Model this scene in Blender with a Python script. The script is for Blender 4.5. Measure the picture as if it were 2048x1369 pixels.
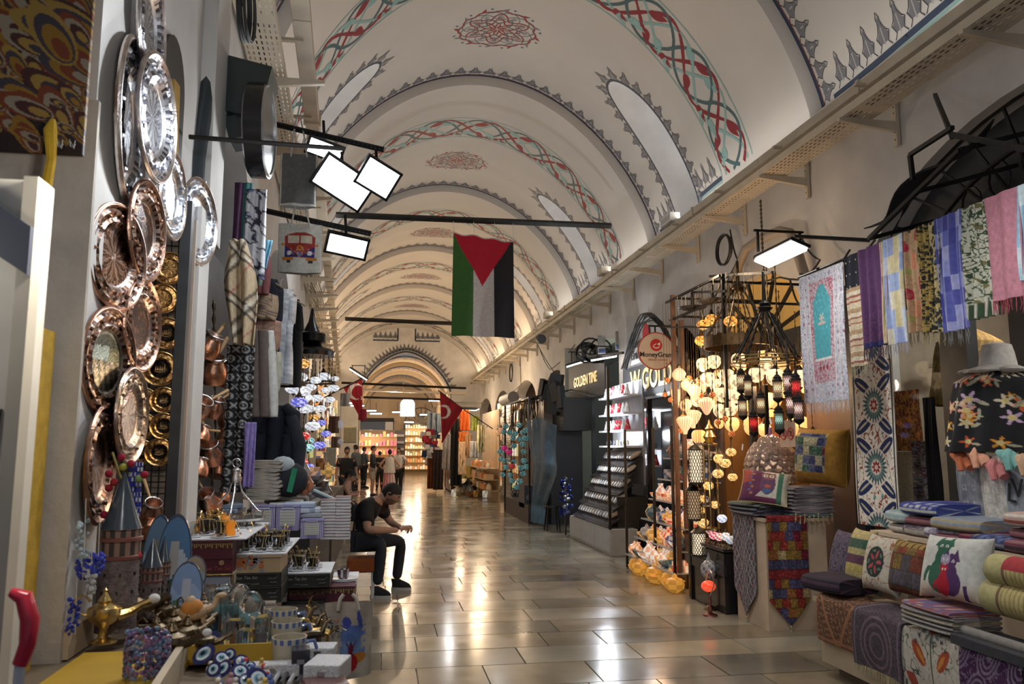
import bpy,bmesh,math,random
import numpy as np
from mathutils import Vector,Matrix,Quaternion
PI=math.pi
rnd=random.Random(7)
SC=bpy.context.scene
COL=SC.collection
for _o in list(bpy.data.objects):
 bpy.data.objects.remove(_o)
# camera
F_PX=1600.0
TH=math.atan(210.5/F_PX)
PS=math.atan(264*math.cos(TH)/F_PX)
EYE=1.65
cam_d=bpy.data.cameras.new('camera')
cam=bpy.data.objects.new('camera',cam_d)
COL.objects.link(cam)
cam.location=(0,0,EYE)
cam.rotation_euler=(PI/2+TH,0,-PS)
cam_d.sensor_width=36.0
cam_d.lens=36.0*F_PX/2048
cam_d.clip_start=0.05
cam_d.clip_end=300
cam_d.dof.use_dof=True
cam_d.dof.focus_distance=8.5
cam_d.dof.aperture_fstop=6.3
SC.camera=cam
def ray(px,py):
 a=(px-1024)/F_PX
 b=(684.5-py)/F_PX
 R=Vector((math.cos(PS),-math.sin(PS),0))
 fx,fy=math.sin(PS),math.cos(PS)
 Fw=Vector((fx*math.cos(TH),fy*math.cos(TH),math.sin(TH)))
 U=Vector((-fx*math.sin(TH),-fy*math.sin(TH),math.cos(TH)))
 return R*a+U*b+Fw
def ax(px,py,X):
 d=ray(px,py);t=X/d.x
 return Vector((X,t*d.y,EYE+t*d.z))
def ay(px,py,Y):
 d=ray(px,py);t=Y/d.y
 return Vector((t*d.x,Y,EYE+t*d.z))
# world, exposure, lights
world=bpy.data.worlds.new('world')
SC.world=world
world.use_nodes=True
wn=world.node_tree.nodes
wn['Background'].inputs[0].default_value=(0.72,0.80,1.0,1)
wn['Background'].inputs[1].default_value=0.22
SC.view_settings.view_transform='Standard'
SC.view_settings.look='None'
SC.view_settings.gamma=1
SC.view_settings.use_curve_mapping=False
SC.view_settings.exposure=0.0
SC.cycles.max_bounces=8
SC.cycles.diffuse_bounces=4
SC.cycles.glossy_bounces=4
SC.cycles.transmission_bounces=6
SC.cycles.transparent_max_bounces=10
SC.cycles.sample_clamp_indirect=4.0
SC.cycles.use_denoising=True
def area(name,loc,rot,sx,sy,power,col=(1,1,1)):
 l=bpy.data.lights.new(name,'AREA')
 l.shape='RECTANGLE';l.size=sx;l.size_y=sy
 l.energy=power;l.color=col
 o=bpy.data.objects.new(name,l)
 o.location=loc;o.rotation_euler=rot
 COL.objects.link(o)
 return o
def bulb(name,loc,power,col=(1,0.7,0.4),r=0.03):
 l=bpy.data.lights.new(name,'POINT')
 l.energy=power;l.color=col;l.shadow_soft_size=r
 o=bpy.data.objects.new(name,l)
 o.location=loc
 COL.objects.link(o)
 return o
def spot(name,loc,tilt,power,col,size=150):
 l=bpy.data.lights.new(name,'SPOT')
 l.energy=power;l.color=col;l.spot_size=math.radians(size);l.spot_blend=0.8;l.shadow_soft_size=0.08
 o=bpy.data.objects.new(name,l);o.location=loc;o.rotation_euler=(0,math.radians(tilt),0)
 COL.objects.link(o)
 return o
WARM=(1.0,0.74,0.48);NEUT=(1.0,0.965,0.91);COOL=(0.86,0.93,1.0)
for k,(yy,pw)in enumerate([(2.5,9),(7.5,14),(12.5,15),(18,18),(24,32),(30,42),(35.6,50)]):
 c=NEUT if k<4 else WARM
 area('vault_fill',(4.40,yy,5.08),(0,math.radians(160),0),0.12,5.0,pw,c)  # unseen area lights added above the trays to brighten the vault
 area('vault_fill',(-0.85-0.04*yy+0.42,yy,5.10),(0,math.radians(-160),0),0.12,5.0,pw,c)
FILLS=[((2.6,3.3,3.3),62,NEUT,-28),((2.6,5.6,3.2),48,NEUT,-28),((0.3,3.8,3.3),60,COOL,22),((1.2,6.5,3.9),60,NEUT,0),((-0.42,1.55,2.2),17,NEUT),((1.9,22.0,3.5),26,NEUT),((3.25,8.0,3.5),16,WARM),((3.2,12.8,3.3),46,COOL,-20),((2.3,15.8,3.3),12,COOL),((-0.25,2.9,3.0),16,COOL),((-0.35,5.0,3.2),18,COOL),((-0.1,11.5,4.0),26,COOL),((3.0,25.0,3.6),60,WARM),((-0.7,19.0,3.4),45,WARM),((0.8,28.0,4.0),90,WARM),((0.6,36.0,4.0),130,WARM),((1.6,44.0,3.6),200,WARM),((3.2,33.0,3.4),70,WARM),]  # unseen lights added to brighten the stalls, pier, flag and street
# materials
MATS={}
def M(name,col=(0.5,0.5,0.5),rough=0.55,metal=0.0,em=None,ems=0.0,var=0.12,scale=8.0,bump=0.0,bscale=60.0,trans=0.0,alpha=1.0,attr=False,sheen=0.0,coat=0.0):
 if name in MATS:
  return MATS[name]
 m=bpy.data.materials.new(name)
 m.use_nodes=True
 nt=m.node_tree;N=nt.nodes;L=nt.links
 b=N['Principled BSDF']
 b.inputs['Roughness'].default_value=rough
 b.inputs['Metallic'].default_value=metal
 b.inputs['Transmission Weight'].default_value=trans
 b.inputs['Alpha'].default_value=alpha
 b.inputs['Coat Weight'].default_value=coat
 b.inputs['Sheen Weight'].default_value=sheen
 tc=N.new('ShaderNodeTexCoord')
 no=N.new('ShaderNodeTexNoise')
 no.inputs['Scale'].default_value=scale
 no.inputs['Detail'].default_value=5
 L.new(tc.outputs['Object'],no.inputs['Vector'])
 mr=N.new('ShaderNodeMapRange')
 mr.inputs['From Min'].default_value=0.3;mr.inputs['From Max'].default_value=0.7
 mr.inputs['To Min'].default_value=1-var;mr.inputs['To Max'].default_value=1+var
 L.new(no.outputs['Fac'],mr.inputs['Value'])
 mix=N.new('ShaderNodeVectorMath');mix.operation='SCALE'
 if attr:
  at=N.new('ShaderNodeAttribute');at.attribute_name='Col'
  L.new(at.outputs['Color'],mix.inputs[0])
 else:
  mix.inputs[0].default_value=col
 L.new(mr.outputs['Result'],mix.inputs['Scale'])
 L.new(mix.outputs['Vector'],b.inputs['Base Color'])
 if bump>0:
  n2=N.new('ShaderNodeTexNoise');n2.inputs['Scale'].default_value=bscale
  n2.inputs['Detail'].default_value=4
  L.new(tc.outputs['Object'],n2.inputs['Vector'])
  bp=N.new('ShaderNodeBump');bp.inputs['Strength'].default_value=bump
  bp.inputs['Distance'].default_value=0.01
  L.new(n2.outputs['Fac'],bp.inputs['Height'])
  L.new(bp.outputs['Normal'],b.inputs['Normal'])
 if em is not None:
  b.inputs['Emission Color'].default_value=(*em,1)
  b.inputs['Emission Strength'].default_value=ems
 if em=='attr':
  pass
 MATS[name]=m
 return m
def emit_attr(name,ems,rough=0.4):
 """translucent lit shade, also puts light into goods: colour attribute is both base and glow"""
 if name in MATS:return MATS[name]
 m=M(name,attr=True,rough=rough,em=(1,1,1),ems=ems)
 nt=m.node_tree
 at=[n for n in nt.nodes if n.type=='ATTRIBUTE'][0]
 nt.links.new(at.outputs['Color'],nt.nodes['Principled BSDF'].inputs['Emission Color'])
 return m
PAINT=M('painted_goods',attr=True,rough=0.55,var=0.08)
GLOSS=M('glazed_goods',attr=True,rough=0.18,var=0.08)
CLOTH=M('woven_cloth',attr=True,rough=0.9,var=0.14,scale=30,bump=0.35,bscale=350)
METP=M('tinted_metal',attr=True,rough=0.28,metal=1.0,var=0.25,scale=25,bump=0.2,bscale=120)
PLASTER=M('plaster',(0.60,0.545,0.485),0.85,var=0.06,scale=1.3,bump=0.12,bscale=60)
VAULT=M('vault_plaster',(0.57,0.53,0.485),0.8,var=0.04,scale=1.1,bump=0.08,bscale=90)
WHITEW=M('white_plaster',(0.60,0.575,0.545),0.85,var=0.10,scale=2.2,bump=0.15,bscale=40)
TRAYM=M('cream_tray_enamel',(0.58,0.50,0.38),0.45,var=0.12,scale=3)
BLACKM=M('black_iron',(0.022,0.021,0.02),0.45,metal=0.6,var=0.3)
DARKM=M('dark_paint',(0.03,0.032,0.035),0.5,var=0.3)
STEEL=M('steel',(0.55,0.56,0.58),0.3,metal=1.0,var=0.1)
WOODL=M('pale_wood',(0.60,0.47,0.34),0.5,var=0.14,scale=5)
WOODD=M('brown_wood',(0.16,0.08,0.045),0.5,var=0.3,scale=6)
COPPER=M('copper',(0.72,0.30,0.16),0.26,metal=1.0,var=0.3,scale=20,bump=0.35,bscale=90)
BRASS=M('brass',(0.70,0.50,0.20),0.25,metal=1.0,var=0.3,scale=20,bump=0.2)
DBRASS=M('aged_brass',(0.16,0.12,0.075),0.38,metal=1.0,var=0.35,scale=25,bump=0.3)
SILVER=M('tinned_metal',(0.75,0.74,0.74),0.25,metal=1.0,var=0.15,scale=20,bump=0.35,bscale=110)
CABLE=M('cable_rubber',(0.018,0.017,0.017),0.6)
WHITEP=M('white_plastic',(0.78,0.78,0.76),0.4,var=0.05)
GLASS=M('clear_glass',(0.92,0.96,0.97),0.03,trans=1.0,var=0.0)
GLASS.node_tree.nodes['Principled BSDF'].inputs['IOR'].default_value=1.3
LEDW=M('led_panel',(1,1,1),em=(0.90,0.96,1.0),ems=16.0)
LEDS=M('led_tube',(1,1,1),em=(1.0,0.97,0.93),ems=9.0)
DAY=M('daylight_pane',(1,1,1),em=(0.86,0.90,1.0),ems=3.2)
# mesh helper
class MB:
 def __init__(s):
  s.v=[];s.f=[];s.mi=[];s.sm=[];s.fc=[]
 def add(s,vs,fs,mi=0,smooth=False,col=(0.5,0.5,0.5),T=None):
  b=len(s.v)
  if T is not None:vs=[T@Vector(p)for p in vs]
  s.v.extend([(p[0],p[1],p[2])for p in vs])
  cl=isinstance(col,list)
  for i,f in enumerate(fs):
   s.f.append([b+k for k in f]);s.mi.append(mi);s.sm.append(smooth)
   s.fc.append(col[i]if cl else col)
  return s
 def box(s,c,d,rz=0.0,mi=0,col=(0.5,0.5,0.5),T=None,rx=0.0,ry=0.0,top=None):
  hx,hy,hz=d[0]/2,d[1]/2,d[2]/2
  tx,ty=(hx,hy)if top is None else(hx*top,hy*top)
  P=[(-hx,-hy,-hz),(hx,-hy,-hz),(hx,hy,-hz),(-hx,hy,-hz),(-tx,-ty,hz),(tx,-ty,hz),(tx,ty,hz),(-tx,ty,hz)]
  R=Matrix.Translation(c)@Matrix.Rotation(rz,4,'Z')@Matrix.Rotation(ry,4,'Y')@Matrix.Rotation(rx,4,'X')
  if T is not None:R=T@R
  return s.add(P,[(0,3,2,1),(4,5,6,7),(0,1,5,4),(1,2,6,5),(2,3,7,6),(3,0,4,7)],mi,False,col,R)
 def bar(s,p,q,w=0.03,h=None,mi=0,col=(0.5,0.5,0.5)):
  p=Vector(p);q=Vector(q);d=q-p;L=d.length
  if L<1e-6:return s
  h=h or w
  up=Vector((0,0,1))if abs(d.normalized().z)<0.95 else Vector((0,1,0))
  x=d.normalized();y=up.cross(x).normalized();z=x.cross(y)
  R=Matrix((x,y,z)).transposed().to_4x4();R.translation=(p+q)/2
  return s.box((0,0,0),(L,w,h),mi=mi,col=col,T=R)
 def tube(s,pts,r,n=6,mi=0,col=(0.5,0.5,0.5),closed=False,caps=True):
  pts=[Vector(p)for p in pts];m=len(pts)
  rs=r if isinstance(r,(list,tuple))else[r]*m
  vs=[];prev=None
  for i,p in enumerate(pts):
   a=pts[(i-1)%m]if(closed or i>0)else p
   b=pts[(i+1)%m]if(closed or i<m-1)else p
   t=(b-a)
   t=t.normalized()if t.length>1e-9 else Vector((0,0,1))
   if prev is None:
    u=Vector((0,0,1))if abs(t.z)<0.9 else Vector((1,0,0))
    x=t.cross(u).normalized()
   else:
    x=(prev-t*prev.dot(t))
    x=x.normalized()if x.length>1e-6 else t.orthogonal().normalized()
   prev=x;y=t.cross(x)
   for k in range(n):
    an=2*PI*k/n
    vs.append(p+(x*math.cos(an)+y*math.sin(an))*rs[i])
  fs=[]
  for i in range(m if closed else m-1):
   j=(i+1)%m
   for k in range(n):
    l=(k+1)%n
    fs.append((i*n+k,i*n+l,j*n+l,j*n+k))
  if caps and not closed:
   fs.append(tuple(range(n-1,-1,-1)));fs.append(tuple((m-1)*n+k for k in range(n)))
  return s.add(vs,fs,mi,True,col)
 def cyl(s,p,q,r0,r1=None,n=12,mi=0,col=(0.5,0.5,0.5)):
  return s.tube([p,q],[r0,r0 if r1 is None else r1],n,mi,col)
 def lathe(s,prof,c=(0,0,0),n=16,mi=0,col=(0.5,0.5,0.5),T=None,rib=0.0,nr=8,cols=None,sy=1.0):
  vs=[];m=len(prof)
  for i,(r,z)in enumerate(prof):
   for k in range(n):
    a=2*PI*k/n
    rr=r*(1+rib*math.cos(nr*a))if rib else r
    vs.append((c[0]+rr*math.cos(a),c[1]+rr*math.sin(a)*sy,c[2]+z))
  fs=[];fc=[]
  for i in range(m-1):
   for k in range(n):
    l=(k+1)%n
    fs.append((i*n+k,i*n+l,(i+1)*n+l,(i+1)*n+k))
    if cols is not None:fc.append(cols(i,k))
    else:fc.append(col)
  if prof[0][0]>1e-4:fs.append(tuple(range(n-1,-1,-1)));fc.append(fc[0])
  if prof[-1][0]>1e-4:fs.append(tuple((m-1)*n+k for k in range(n)));fc.append(fc[-1])
  return s.add(vs,fs,mi,True,fc,T)
 def ball(s,c,r,n=12,m=8,mi=0,col=(0.5,0.5,0.5),T=None,cols=None):
  if not isinstance(r,(list,tuple)):r=(r,r,r)
  vs=[];fs=[];fc=[]
  for i in range(m+1):
   ph=PI*i/m-PI/2
   for k in range(n):
    a=2*PI*k/n
    vs.append((c[0]+r[0]*math.cos(ph)*math.cos(a),c[1]+r[1]*math.cos(ph)*math.sin(a),c[2]+r[2]*math.sin(ph)))
  for i in range(m):
   for k in range(n):
    l=(k+1)%n
    fs.append((i*n+k,i*n+l,(i+1)*n+l,(i+1)*n+k))
    fc.append(cols(i,k)if cols else col)
  return s.add(vs,fs,mi,True,fc,T)
 def grid(s,fn,nu,nv,mi=0,col=(0.5,0.5,0.5),cf=None,smooth=True,wrap=False):
  vs=[fn(i/nu,j/nv)for j in range(nv+1)for i in range(nu+1)]
  fs=[];fc=[]
  for j in range(nv):
   for i in range(nu):
    a=j*(nu+1)+i
    fs.append((a,a+1,a+nu+2,a+nu+1))
    fc.append(cf((i+.5)/nu,(j+.5)/nv)if cf else col)
  return s.add(vs,fs,mi,smooth,fc)
 def prism(s,pts,T,d,mi=0,col=(0.5,0.5,0.5)):
  """2-d outline pts in the xy plane of T, thickness d along its z"""
  n=len(pts)
  vs=[(p[0],p[1],0)for p in pts]+[(p[0],p[1],d)for p in pts]
  fs=[tuple(range(n-1,-1,-1)),tuple(range(n,2*n))]+[(i,(i+1)%n,n+(i+1)%n,n+i)for i in range(n)]
  return s.add(vs,fs,mi,False,col,T)
 def build(s,name,mat,parent=None,thick=0.0,subd=0,kind=None,label=None,bevel=0.0,weld=False):
  me=bpy.data.meshes.new(name)
  me.from_pydata(s.v,[],s.f)
  ml=mat if isinstance(mat,(list,tuple))else[mat]
  for m in ml:me.materials.append(m)
  n=len(me.polygons)
  if n:
   me.polygons.foreach_set('material_index',s.mi)
   me.polygons.foreach_set('use_smooth',s.sm)
   ca=me.color_attributes.new('Col','FLOAT_COLOR','CORNER')
   cnt=np.array([len(f)for f in s.f])
   fc=np.ones((n,4),np.float32);fc[:,:3]=np.array([c[:3]for c in s.fc],np.float32)
   ca.data.foreach_set('color',np.repeat(fc,cnt,axis=0).ravel())
   if any(s.sm):me.set_sharp_from_angle(angle=math.radians(42))
  me.update()
  if weld:
   bm=bmesh.new();bm.from_mesh(me);bmesh.ops.remove_doubles(bm,verts=bm.verts,dist=1e-5)
   bmesh.ops.recalc_face_normals(bm,faces=bm.faces);bm.to_mesh(me);bm.free()
  o=bpy.data.objects.new(name,me)
  COL.objects.link(o)
  if parent is not None:o.parent=parent
  if thick:
   md=o.modifiers.new('thickness','SOLIDIFY');md.thickness=thick;md.offset=0
  if bevel:
   md=o.modifiers.new('bevel','BEVEL');md.width=bevel;md.segments=2;md.limit_method='ANGLE'
  if subd:
   md=o.modifiers.new('subsurf','SUBSURF');md.levels=subd;md.render_levels=subd
  if kind:o['kind']=kind
  if label:o['label']=label
  return o
def tag(o,label,cat,group=None,kind=None):
 o['label']=label;o['category']=cat
 if group:o['group']=group
 if kind:o['kind']=kind
 return o
def thing(name,label,cat,loc=(0,0,0),rz=0.0,group=None,rx=0.0,ry=0.0,sc=1.0):
 o=bpy.data.objects.new(name,None)
 o.empty_display_size=0.1
 o.location=loc;o.rotation_euler=(rx,ry,rz);o.scale=(sc,sc,sc)
 COL.objects.link(o)
 return tag(o,label,cat,group)
def struct(mb,name,mat,parent=None,**k):
 o=mb.build(name,mat,parent,**k)
 if parent is None:o['kind']='structure'
 return o
_kids={}
def dup(root,label=None,loc=None,rz=None,sc=None,group=None,rot=None):
 def cp(o,par):
  c=o.copy();COL.objects.link(c)
  if par is not None:c.parent=par
  for ch in _kids.get(o.name)or[x for x in o.children]:
   cp(ch,c)
  return c
 if root.name not in _kids:
  def walk(o):
   _kids[o.name]=list(o.children)
   for c in o.children:walk(c)
  walk(root)
 r=cp(root,None)
 if loc is not None:r.location=loc
 if rz is not None:r.rotation_euler=(0,0,rz)
 if rot is not None:r.rotation_euler=rot
 if sc is not None:r.scale=(sc,sc,sc)if not isinstance(sc,(tuple,list))else sc
 if label:r['label']=label
 if group:r['group']=group
 return r
_txt={}
def text_geo(body,size=0.1,ext=0.004,align='CENTER',shear=0.0,bold=0.0):
 k=(body,size,ext,align,shear,bold)
 if k in _txt:return _txt[k]
 cu=bpy.data.curves.new('lettering','FONT')
 cu.body=body;cu.size=size;cu.extrude=ext;cu.align_x=align;cu.align_y='CENTER'
 cu.shear=shear;cu.offset=bold;cu.resolution_u=3
 o=bpy.data.objects.new('lettering',cu);COL.objects.link(o)
 dg=bpy.context.evaluated_depsgraph_get();dg.update()
 me=bpy.data.meshes.new_from_object(o.evaluated_get(dg))
 g=([tuple(v.co)for v in me.vertices],[tuple(p.vertices)for p in me.polygons])
 bpy.data.objects.remove(o);bpy.data.meshes.remove(me);bpy.data.curves.remove(cu)
 _txt[k]=g
 return g
def frame(origin,xdir,ydir):
 x=Vector(xdir).normalized();y=Vector(ydir);y=(y-x*y.dot(x)).normalized();z=x.cross(y)
 T=Matrix((x,y,z)).transposed().to_4x4();T.translation=Vector(origin)
 return T
def jit(c,a=0.1):
 k=1+rnd.uniform(-a,a)
 return tuple(min(1,max(0,x*k))for x in c)
# vault
XR=4.6
def xl(y):return-0.85-0.040*y
ZS=5.15
def zr(y):return 8.22-0.022*y
def xtab():
 ph=np.linspace(0,PI,241)
 return-np.cos(ph),np.clip(np.sin(ph),0,1)**1.42
_u,_z=xtab()
_ds=np.hypot(np.diff(_u)*2.9,np.diff(_z)*2.8);_s=np.concatenate([[0],np.cumsum(_ds)]);ARC=float(_s[-1]);_s=_s/ARC
def vault(t,y,off=0.0):
 """t: 0 at the foot on the wall with negative x, 1 at the other; off: outward"""
 t=min(max(t,0.0),1.0)
 def p(tt):
  u=float(np.interp(tt,_s,_u));z=float(np.interp(tt,_s,_z))
  hw=(XR-xl(y))/2;cx=(XR+xl(y))/2
  return cx+u*hw,ZS+z*(zr(y)-ZS)
 x,z=p(t)
 a=p(max(0,t-0.01));b=p(min(1,t+0.01))
 tx,tz=b[0]-a[0],b[1]-a[1];L=math.hypot(tx,tz)
 nx,nz=-tz/L,tx/L
 return(x+nx*off,y,z+nz*off)
RINGS=[-3.1,2.35,7.75,13.2,18.8,24.3,29.7,35.1]
YEND=38.6
GAR=(1.35,2.25)
LIFT=0.17
NAVY=(0.03,0.05,0.09);TEAL=(0.25,0.42,0.40);DTEAL=(0.05,0.11,0.12);RED=(0.24,0.010,0.02);GREYB=(0.17,0.17,0.19)
class Deco(MB):
 """paint laid 4 mm proud of the vault, in (arc length, y) coordinates"""
 def __init__(s,S):super().__init__();s.S=S
 def ribbon(s,pts,w,col,closed=False):
  m=len(pts);ws=w if isinstance(w,(list,tuple))else[w]*m
  vs=[]
  for i,p in enumerate(pts):
   a=pts[(i-1)%m]if(closed or i>0)else p
   b=pts[(i+1)%m]if(closed or i<m-1)else p
   tx,ty=b[0]-a[0],b[1]-a[1];L=math.hypot(tx,ty)or 1
   nx,ny=-ty/L*ws[i]/2,tx/L*ws[i]/2
   vs.append(s.S(p[0]+nx,p[1]+ny));vs.append(s.S(p[0]-nx,p[1]-ny))
  fs=[(2*i,2*i+1,2*((i+1)%m)+1,2*((i+1)%m))for i in range(m if closed else m-1)]
  s.add(vs,fs,0,False,col)
 def blob(s,pts,col):
  c=(sum(p[0]for p in pts)/len(pts),sum(p[1]for p in pts)/len(pts))
  vs=[s.S(*c)]+[s.S(*p)for p in pts];n=len(pts)
  s.add(vs,[(0,1+i,1+(i+1)%n)for i in range(n)],0,False,col)
 def leaf(s,p,ang,L,w,col):
  pts=[]
  for k in range(9):
   t=k/8;pts.append((L*t,w*math.sin(PI*t**0.7)+0.25*L*t*t))
  for k in range(7,0,-1):
   t=k/8;pts.append((L*t,-w*0.5*math.sin(PI*t**0.7)+0.25*L*t*t))
  ca,sa=math.cos(ang),math.sin(ang)
  s.blob([(p[0]+x*ca-y*sa,p[1]+x*sa+y*ca)for x,y in pts],col)
 def fleur(s,p,ang,h=0.27,w=0.21):
  sh=[(-.5,0),(-.28,.14),(-.5,.38),(-.3,.46),(-.16,.62),(-.1,.75),(-.13,.84),(0,1),(.13,.84),(.1,.75),(.16,.62),(.3,.46),(.5,.38),(.28,.14),(.5,0)]
  ca,sa=math.cos(ang),math.sin(ang)
  def tr(x,y):
   x*=w;y*=h
   return(p[0]+x*ca-y*sa,p[1]+x*sa+y*ca)
  s.ribbon([tr(*q)for q in sh],0.013,(0.06,0.06,0.07))
  s.blob([tr(x*.86,.04+y*.84)for x,y in sh[1:-1]],GREYB)
  s.ribbon([tr(0,.1),tr(0,.62)],0.016,(0.42,0.39,0.36))
  s.ribbon([tr(-.3,.36),tr(0,.16),tr(.3,.36)],0.012,(0.42,0.39,0.36))
WIN_C,WIN_HW=3.75,0.52
WIN_T=0.285
def win_half(t):
 if t>=WIN_T:return 0.0
 k=t/WIN_T
 return WIN_HW*math.sqrt(max(0,1-max(0,(k-0.55)/0.45)**2))*(1.0)
def build_bay(k):
 y0=RINGS[k];y1=RINGS[k+1]if k+1<len(RINGS)else YEND
 full=k+1<len(RINGS)
 L=y1-y0
 def off(y):
  q=(y-y0-GAR[1])/(L-GAR[1]);q=min(max(q,0),1)
  return LIFT*q*q*(3-2*q)if full else 0.0
 mb=MB()
 NT=56
 ts=[i/NT for i in range(NT+1)]
 ts=sorted(set(ts+[WIN_T,1-WIN_T,WIN_T*.97,1-WIN_T*.97,WIN_T*.9,1-WIN_T*.9,WIN_T*.8,1-WIN_T*.8]))
 has_win=full and k>=2
 wc=y0+WIN_C
 def spans(t,n1=10,n2=7):
  tt=min(t,1-t);h=win_half(tt)if has_win else 0.0
  A=[y0+(wc-h-y0)*i/n1 for i in range(n1+1)]
  B=[wc+h+(y1-wc-h)*i/n2 for i in range(n2+1)]
  return A,B
 for a,b in zip(ts[:-1],ts[1:]):
  A0,B0=spans(a);A1,B1=spans(b)
  for P0,P1 in((A0,A1),(B0,B1)):
   n=len(P0)
   vs=[vault(a,y,off(y))for y in P0]+[vault(b,y,off(y))for y in P1]
   mb.add(vs,[(i,i+1,n+i+1,n+i)for i in range(n-1)],0,True)
 if full:
  for a,b in zip(ts[:-1],ts[1:]):
   mb.add([vault(a,y1,LIFT+.01),vault(b,y1,LIFT+.01),vault(b,y1,0),vault(a,y1,0)],[(0,1,2,3)],0,True)
 ceil=mb.build('ceiling',VAULT,weld=True)
 ceil['kind']='structure'
 S=lambda s,y:vault(s/ARC,y,off(y)-0.004)
 if has_win:
  for side in(0,1):
   tl=[WIN_T*i/14 for i in range(15)]
   tl=[0,*[WIN_T*q for q in(.1,.2,.3,.4,.5,.6,.7,.78,.85,.9,.94,.97,.99,1)]]
   T=(lambda t:t)if side==0 else(lambda t:1-t)
   loop=[(T(t),wc-win_half(t))for t in tl]+[(T(t),wc+win_half(t))for t in reversed(tl[:-1])]
   inner=[Vector(vault(t,y,off(y)))for t,y in loop]
   dirv=Vector((-1 if side==0 else 1,0,0.62))*1.35
   cen=sum(inner,Vector())/len(inner)
   outer=[cen+(p-cen)*0.72+dirv for p in inner]
   n=len(loop)
   m2=MB()
   m2.add(inner+outer,[(i,(i+1)%n,n+(i+1)%n,n+i)for i in range(n)],0,True)
   wr=m2.build('window_reveal',WHITEW,ceil)
   m3=MB();m3.add([sum(outer,Vector())/n]+outer,[(0,1+i,1+(i+1)%n)for i in range(n)])
   m3.build('window_pane',DAY,ceil)
 if y0<0:return ceil
 D=Deco(S)
 g0,g1=y0+GAR[0],y0+GAR[1];gc=(g0+g1)/2;A=(g1-g0)/2-0.04
 nP=5;P=ARC/nP;N=150
 lim0,lim1=0.02*ARC,0.98*ARC
 def curve(fn,n=N):return[(lim0+(lim1-lim0)*i/n,fn((lim0+(lim1-lim0)*i/n)))for i in range(n+1)]
 for yb in(g0,g1):D.ribbon(curve(lambda s:yb),0.024,TEAL)
 K=2*PI/P;w=lambda s,a,ph,e=1.0:a*A*math.copysign(abs(math.sin(K*s+ph))**e,math.sin(K*s+ph))
 D.ribbon(curve(lambda s:gc+w(s,.93,PI/4,.75)),0.050,DTEAL);D.ribbon(curve(lambda s:gc-w(s,.93,PI/4,.75)),0.050,DTEAL)
 D.ribbon(curve(lambda s:gc+w(s,.80,PI*.75)),0.044,TEAL);D.ribbon(curve(lambda s:gc-w(s,.80,PI*.75)),0.044,TEAL)
 D.ribbon(curve(lambda s:gc+w(s,.90,0)),[.035+.03*abs(math.cos(2*PI*q/15))for q in range(N+1)],RED);D.ribbon(curve(lambda s:gc-w(s,.90,0)),[.035+.03*abs(math.sin(2*PI*q/15))for q in range(N+1)],RED)
 q=0.0
 while q<lim1:
  for ph,sg,c,LL,ww,pf in((.06,1,RED,.30,.07,0),(.56,1,RED,.30,.07,0),(.08,-1,RED,.28,.065,0),(.58,-1,RED,.28,.065,0),(.30,1,RED,.26,.06,0),(.80,-1,RED,.26,.06,0),(.20,1,TEAL,.30,.075,.75),(.45,-1,TEAL,.30,.075,.75),(.70,1,TEAL,.30,.075,.75),(.95,-1,TEAL,.30,.075,.75),(.33,-1,TEAL,.26,.06,.75),(.83,1,TEAL,.26,.06,.75),(.12,1,DTEAL,.10,.035,.25),(.62,-1,DTEAL,.10,.035,.25)):
   s0=q+ph*P
   if s0<lim0 or s0>lim1-.28:continue
   a_=.8 if c==TEAL else.9
   yy=gc+sg*a_*A*math.sin(K*s0+pf*PI);sl=sg*a_*A*K*math.cos(K*s0+pf*PI)
   D.leaf((s0,yy),math.atan(sl)*.8,LL*1.05,1.4*ww*(1 if yy<gc else-1),c)
  q+=P
 D.build('painted_garland',PAINT,ceil,kind='stuff')
 D=Deco(S)
 if full:
  D.ribbon(curve(lambda s:y1-.02,60),0.05,NAVY)
  D.ribbon(curve(lambda s:y1-.055,60),0.012,(.20,.02,.03))
  n=36
  for i in range(n):
   D.fleur((lim0+(lim1-lim0)*(i+.5)/n,y1-.06),PI)
  for side in(0,1):
   f=(lambda s:s)if side==0 else(lambda s:ARC-s)
   b0=0.18
   a0,a1=y0+GAR[1]+.12,wc-(WIN_HW+.12 if has_win else 0)
   for(c0,c1)in((a0,a1),(wc+(WIN_HW+.12 if has_win else 0),y1-.35)):
    D.ribbon([(f(b0),c0-.1+(c1-c0+.2)*q_/14)for q_ in range(15)],0.06,NAVY)
    D.ribbon([(f(b0-.05),c0-.1+(c1-c0+.2)*q_/14)for q_ in range(15)],0.03,TEAL)
    m=max(1,int((c1-c0)/.22))
    for j in range(m):
     D.fleur((f(b0+.04),c0+(c1-c0)*(j+.5)/m),-PI/2 if side==0 else PI/2,.34)
   if not has_win:continue
   pts=[]
   for q_ in range(0,23):
    t=WIN_T*(0.03+.97*math.sin(PI/2*q_/22))
    pts.append((f(t*ARC),wc-win_half(t)-.03))
   for q_ in range(21,-1,-1):
    t=WIN_T*(0.03+.97*math.sin(PI/2*q_/22))
    pts.append((f(t*ARC),wc+win_half(t)+.03))
   D.ribbon(pts,0.045,NAVY)
   cum=[0]
   for a_,b_ in zip(pts[:-1],pts[1:]):cum.append(cum[-1]+math.hypot(b_[0]-a_[0],b_[1]-a_[1]))
   m=int(cum[-1]/.225)
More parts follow.
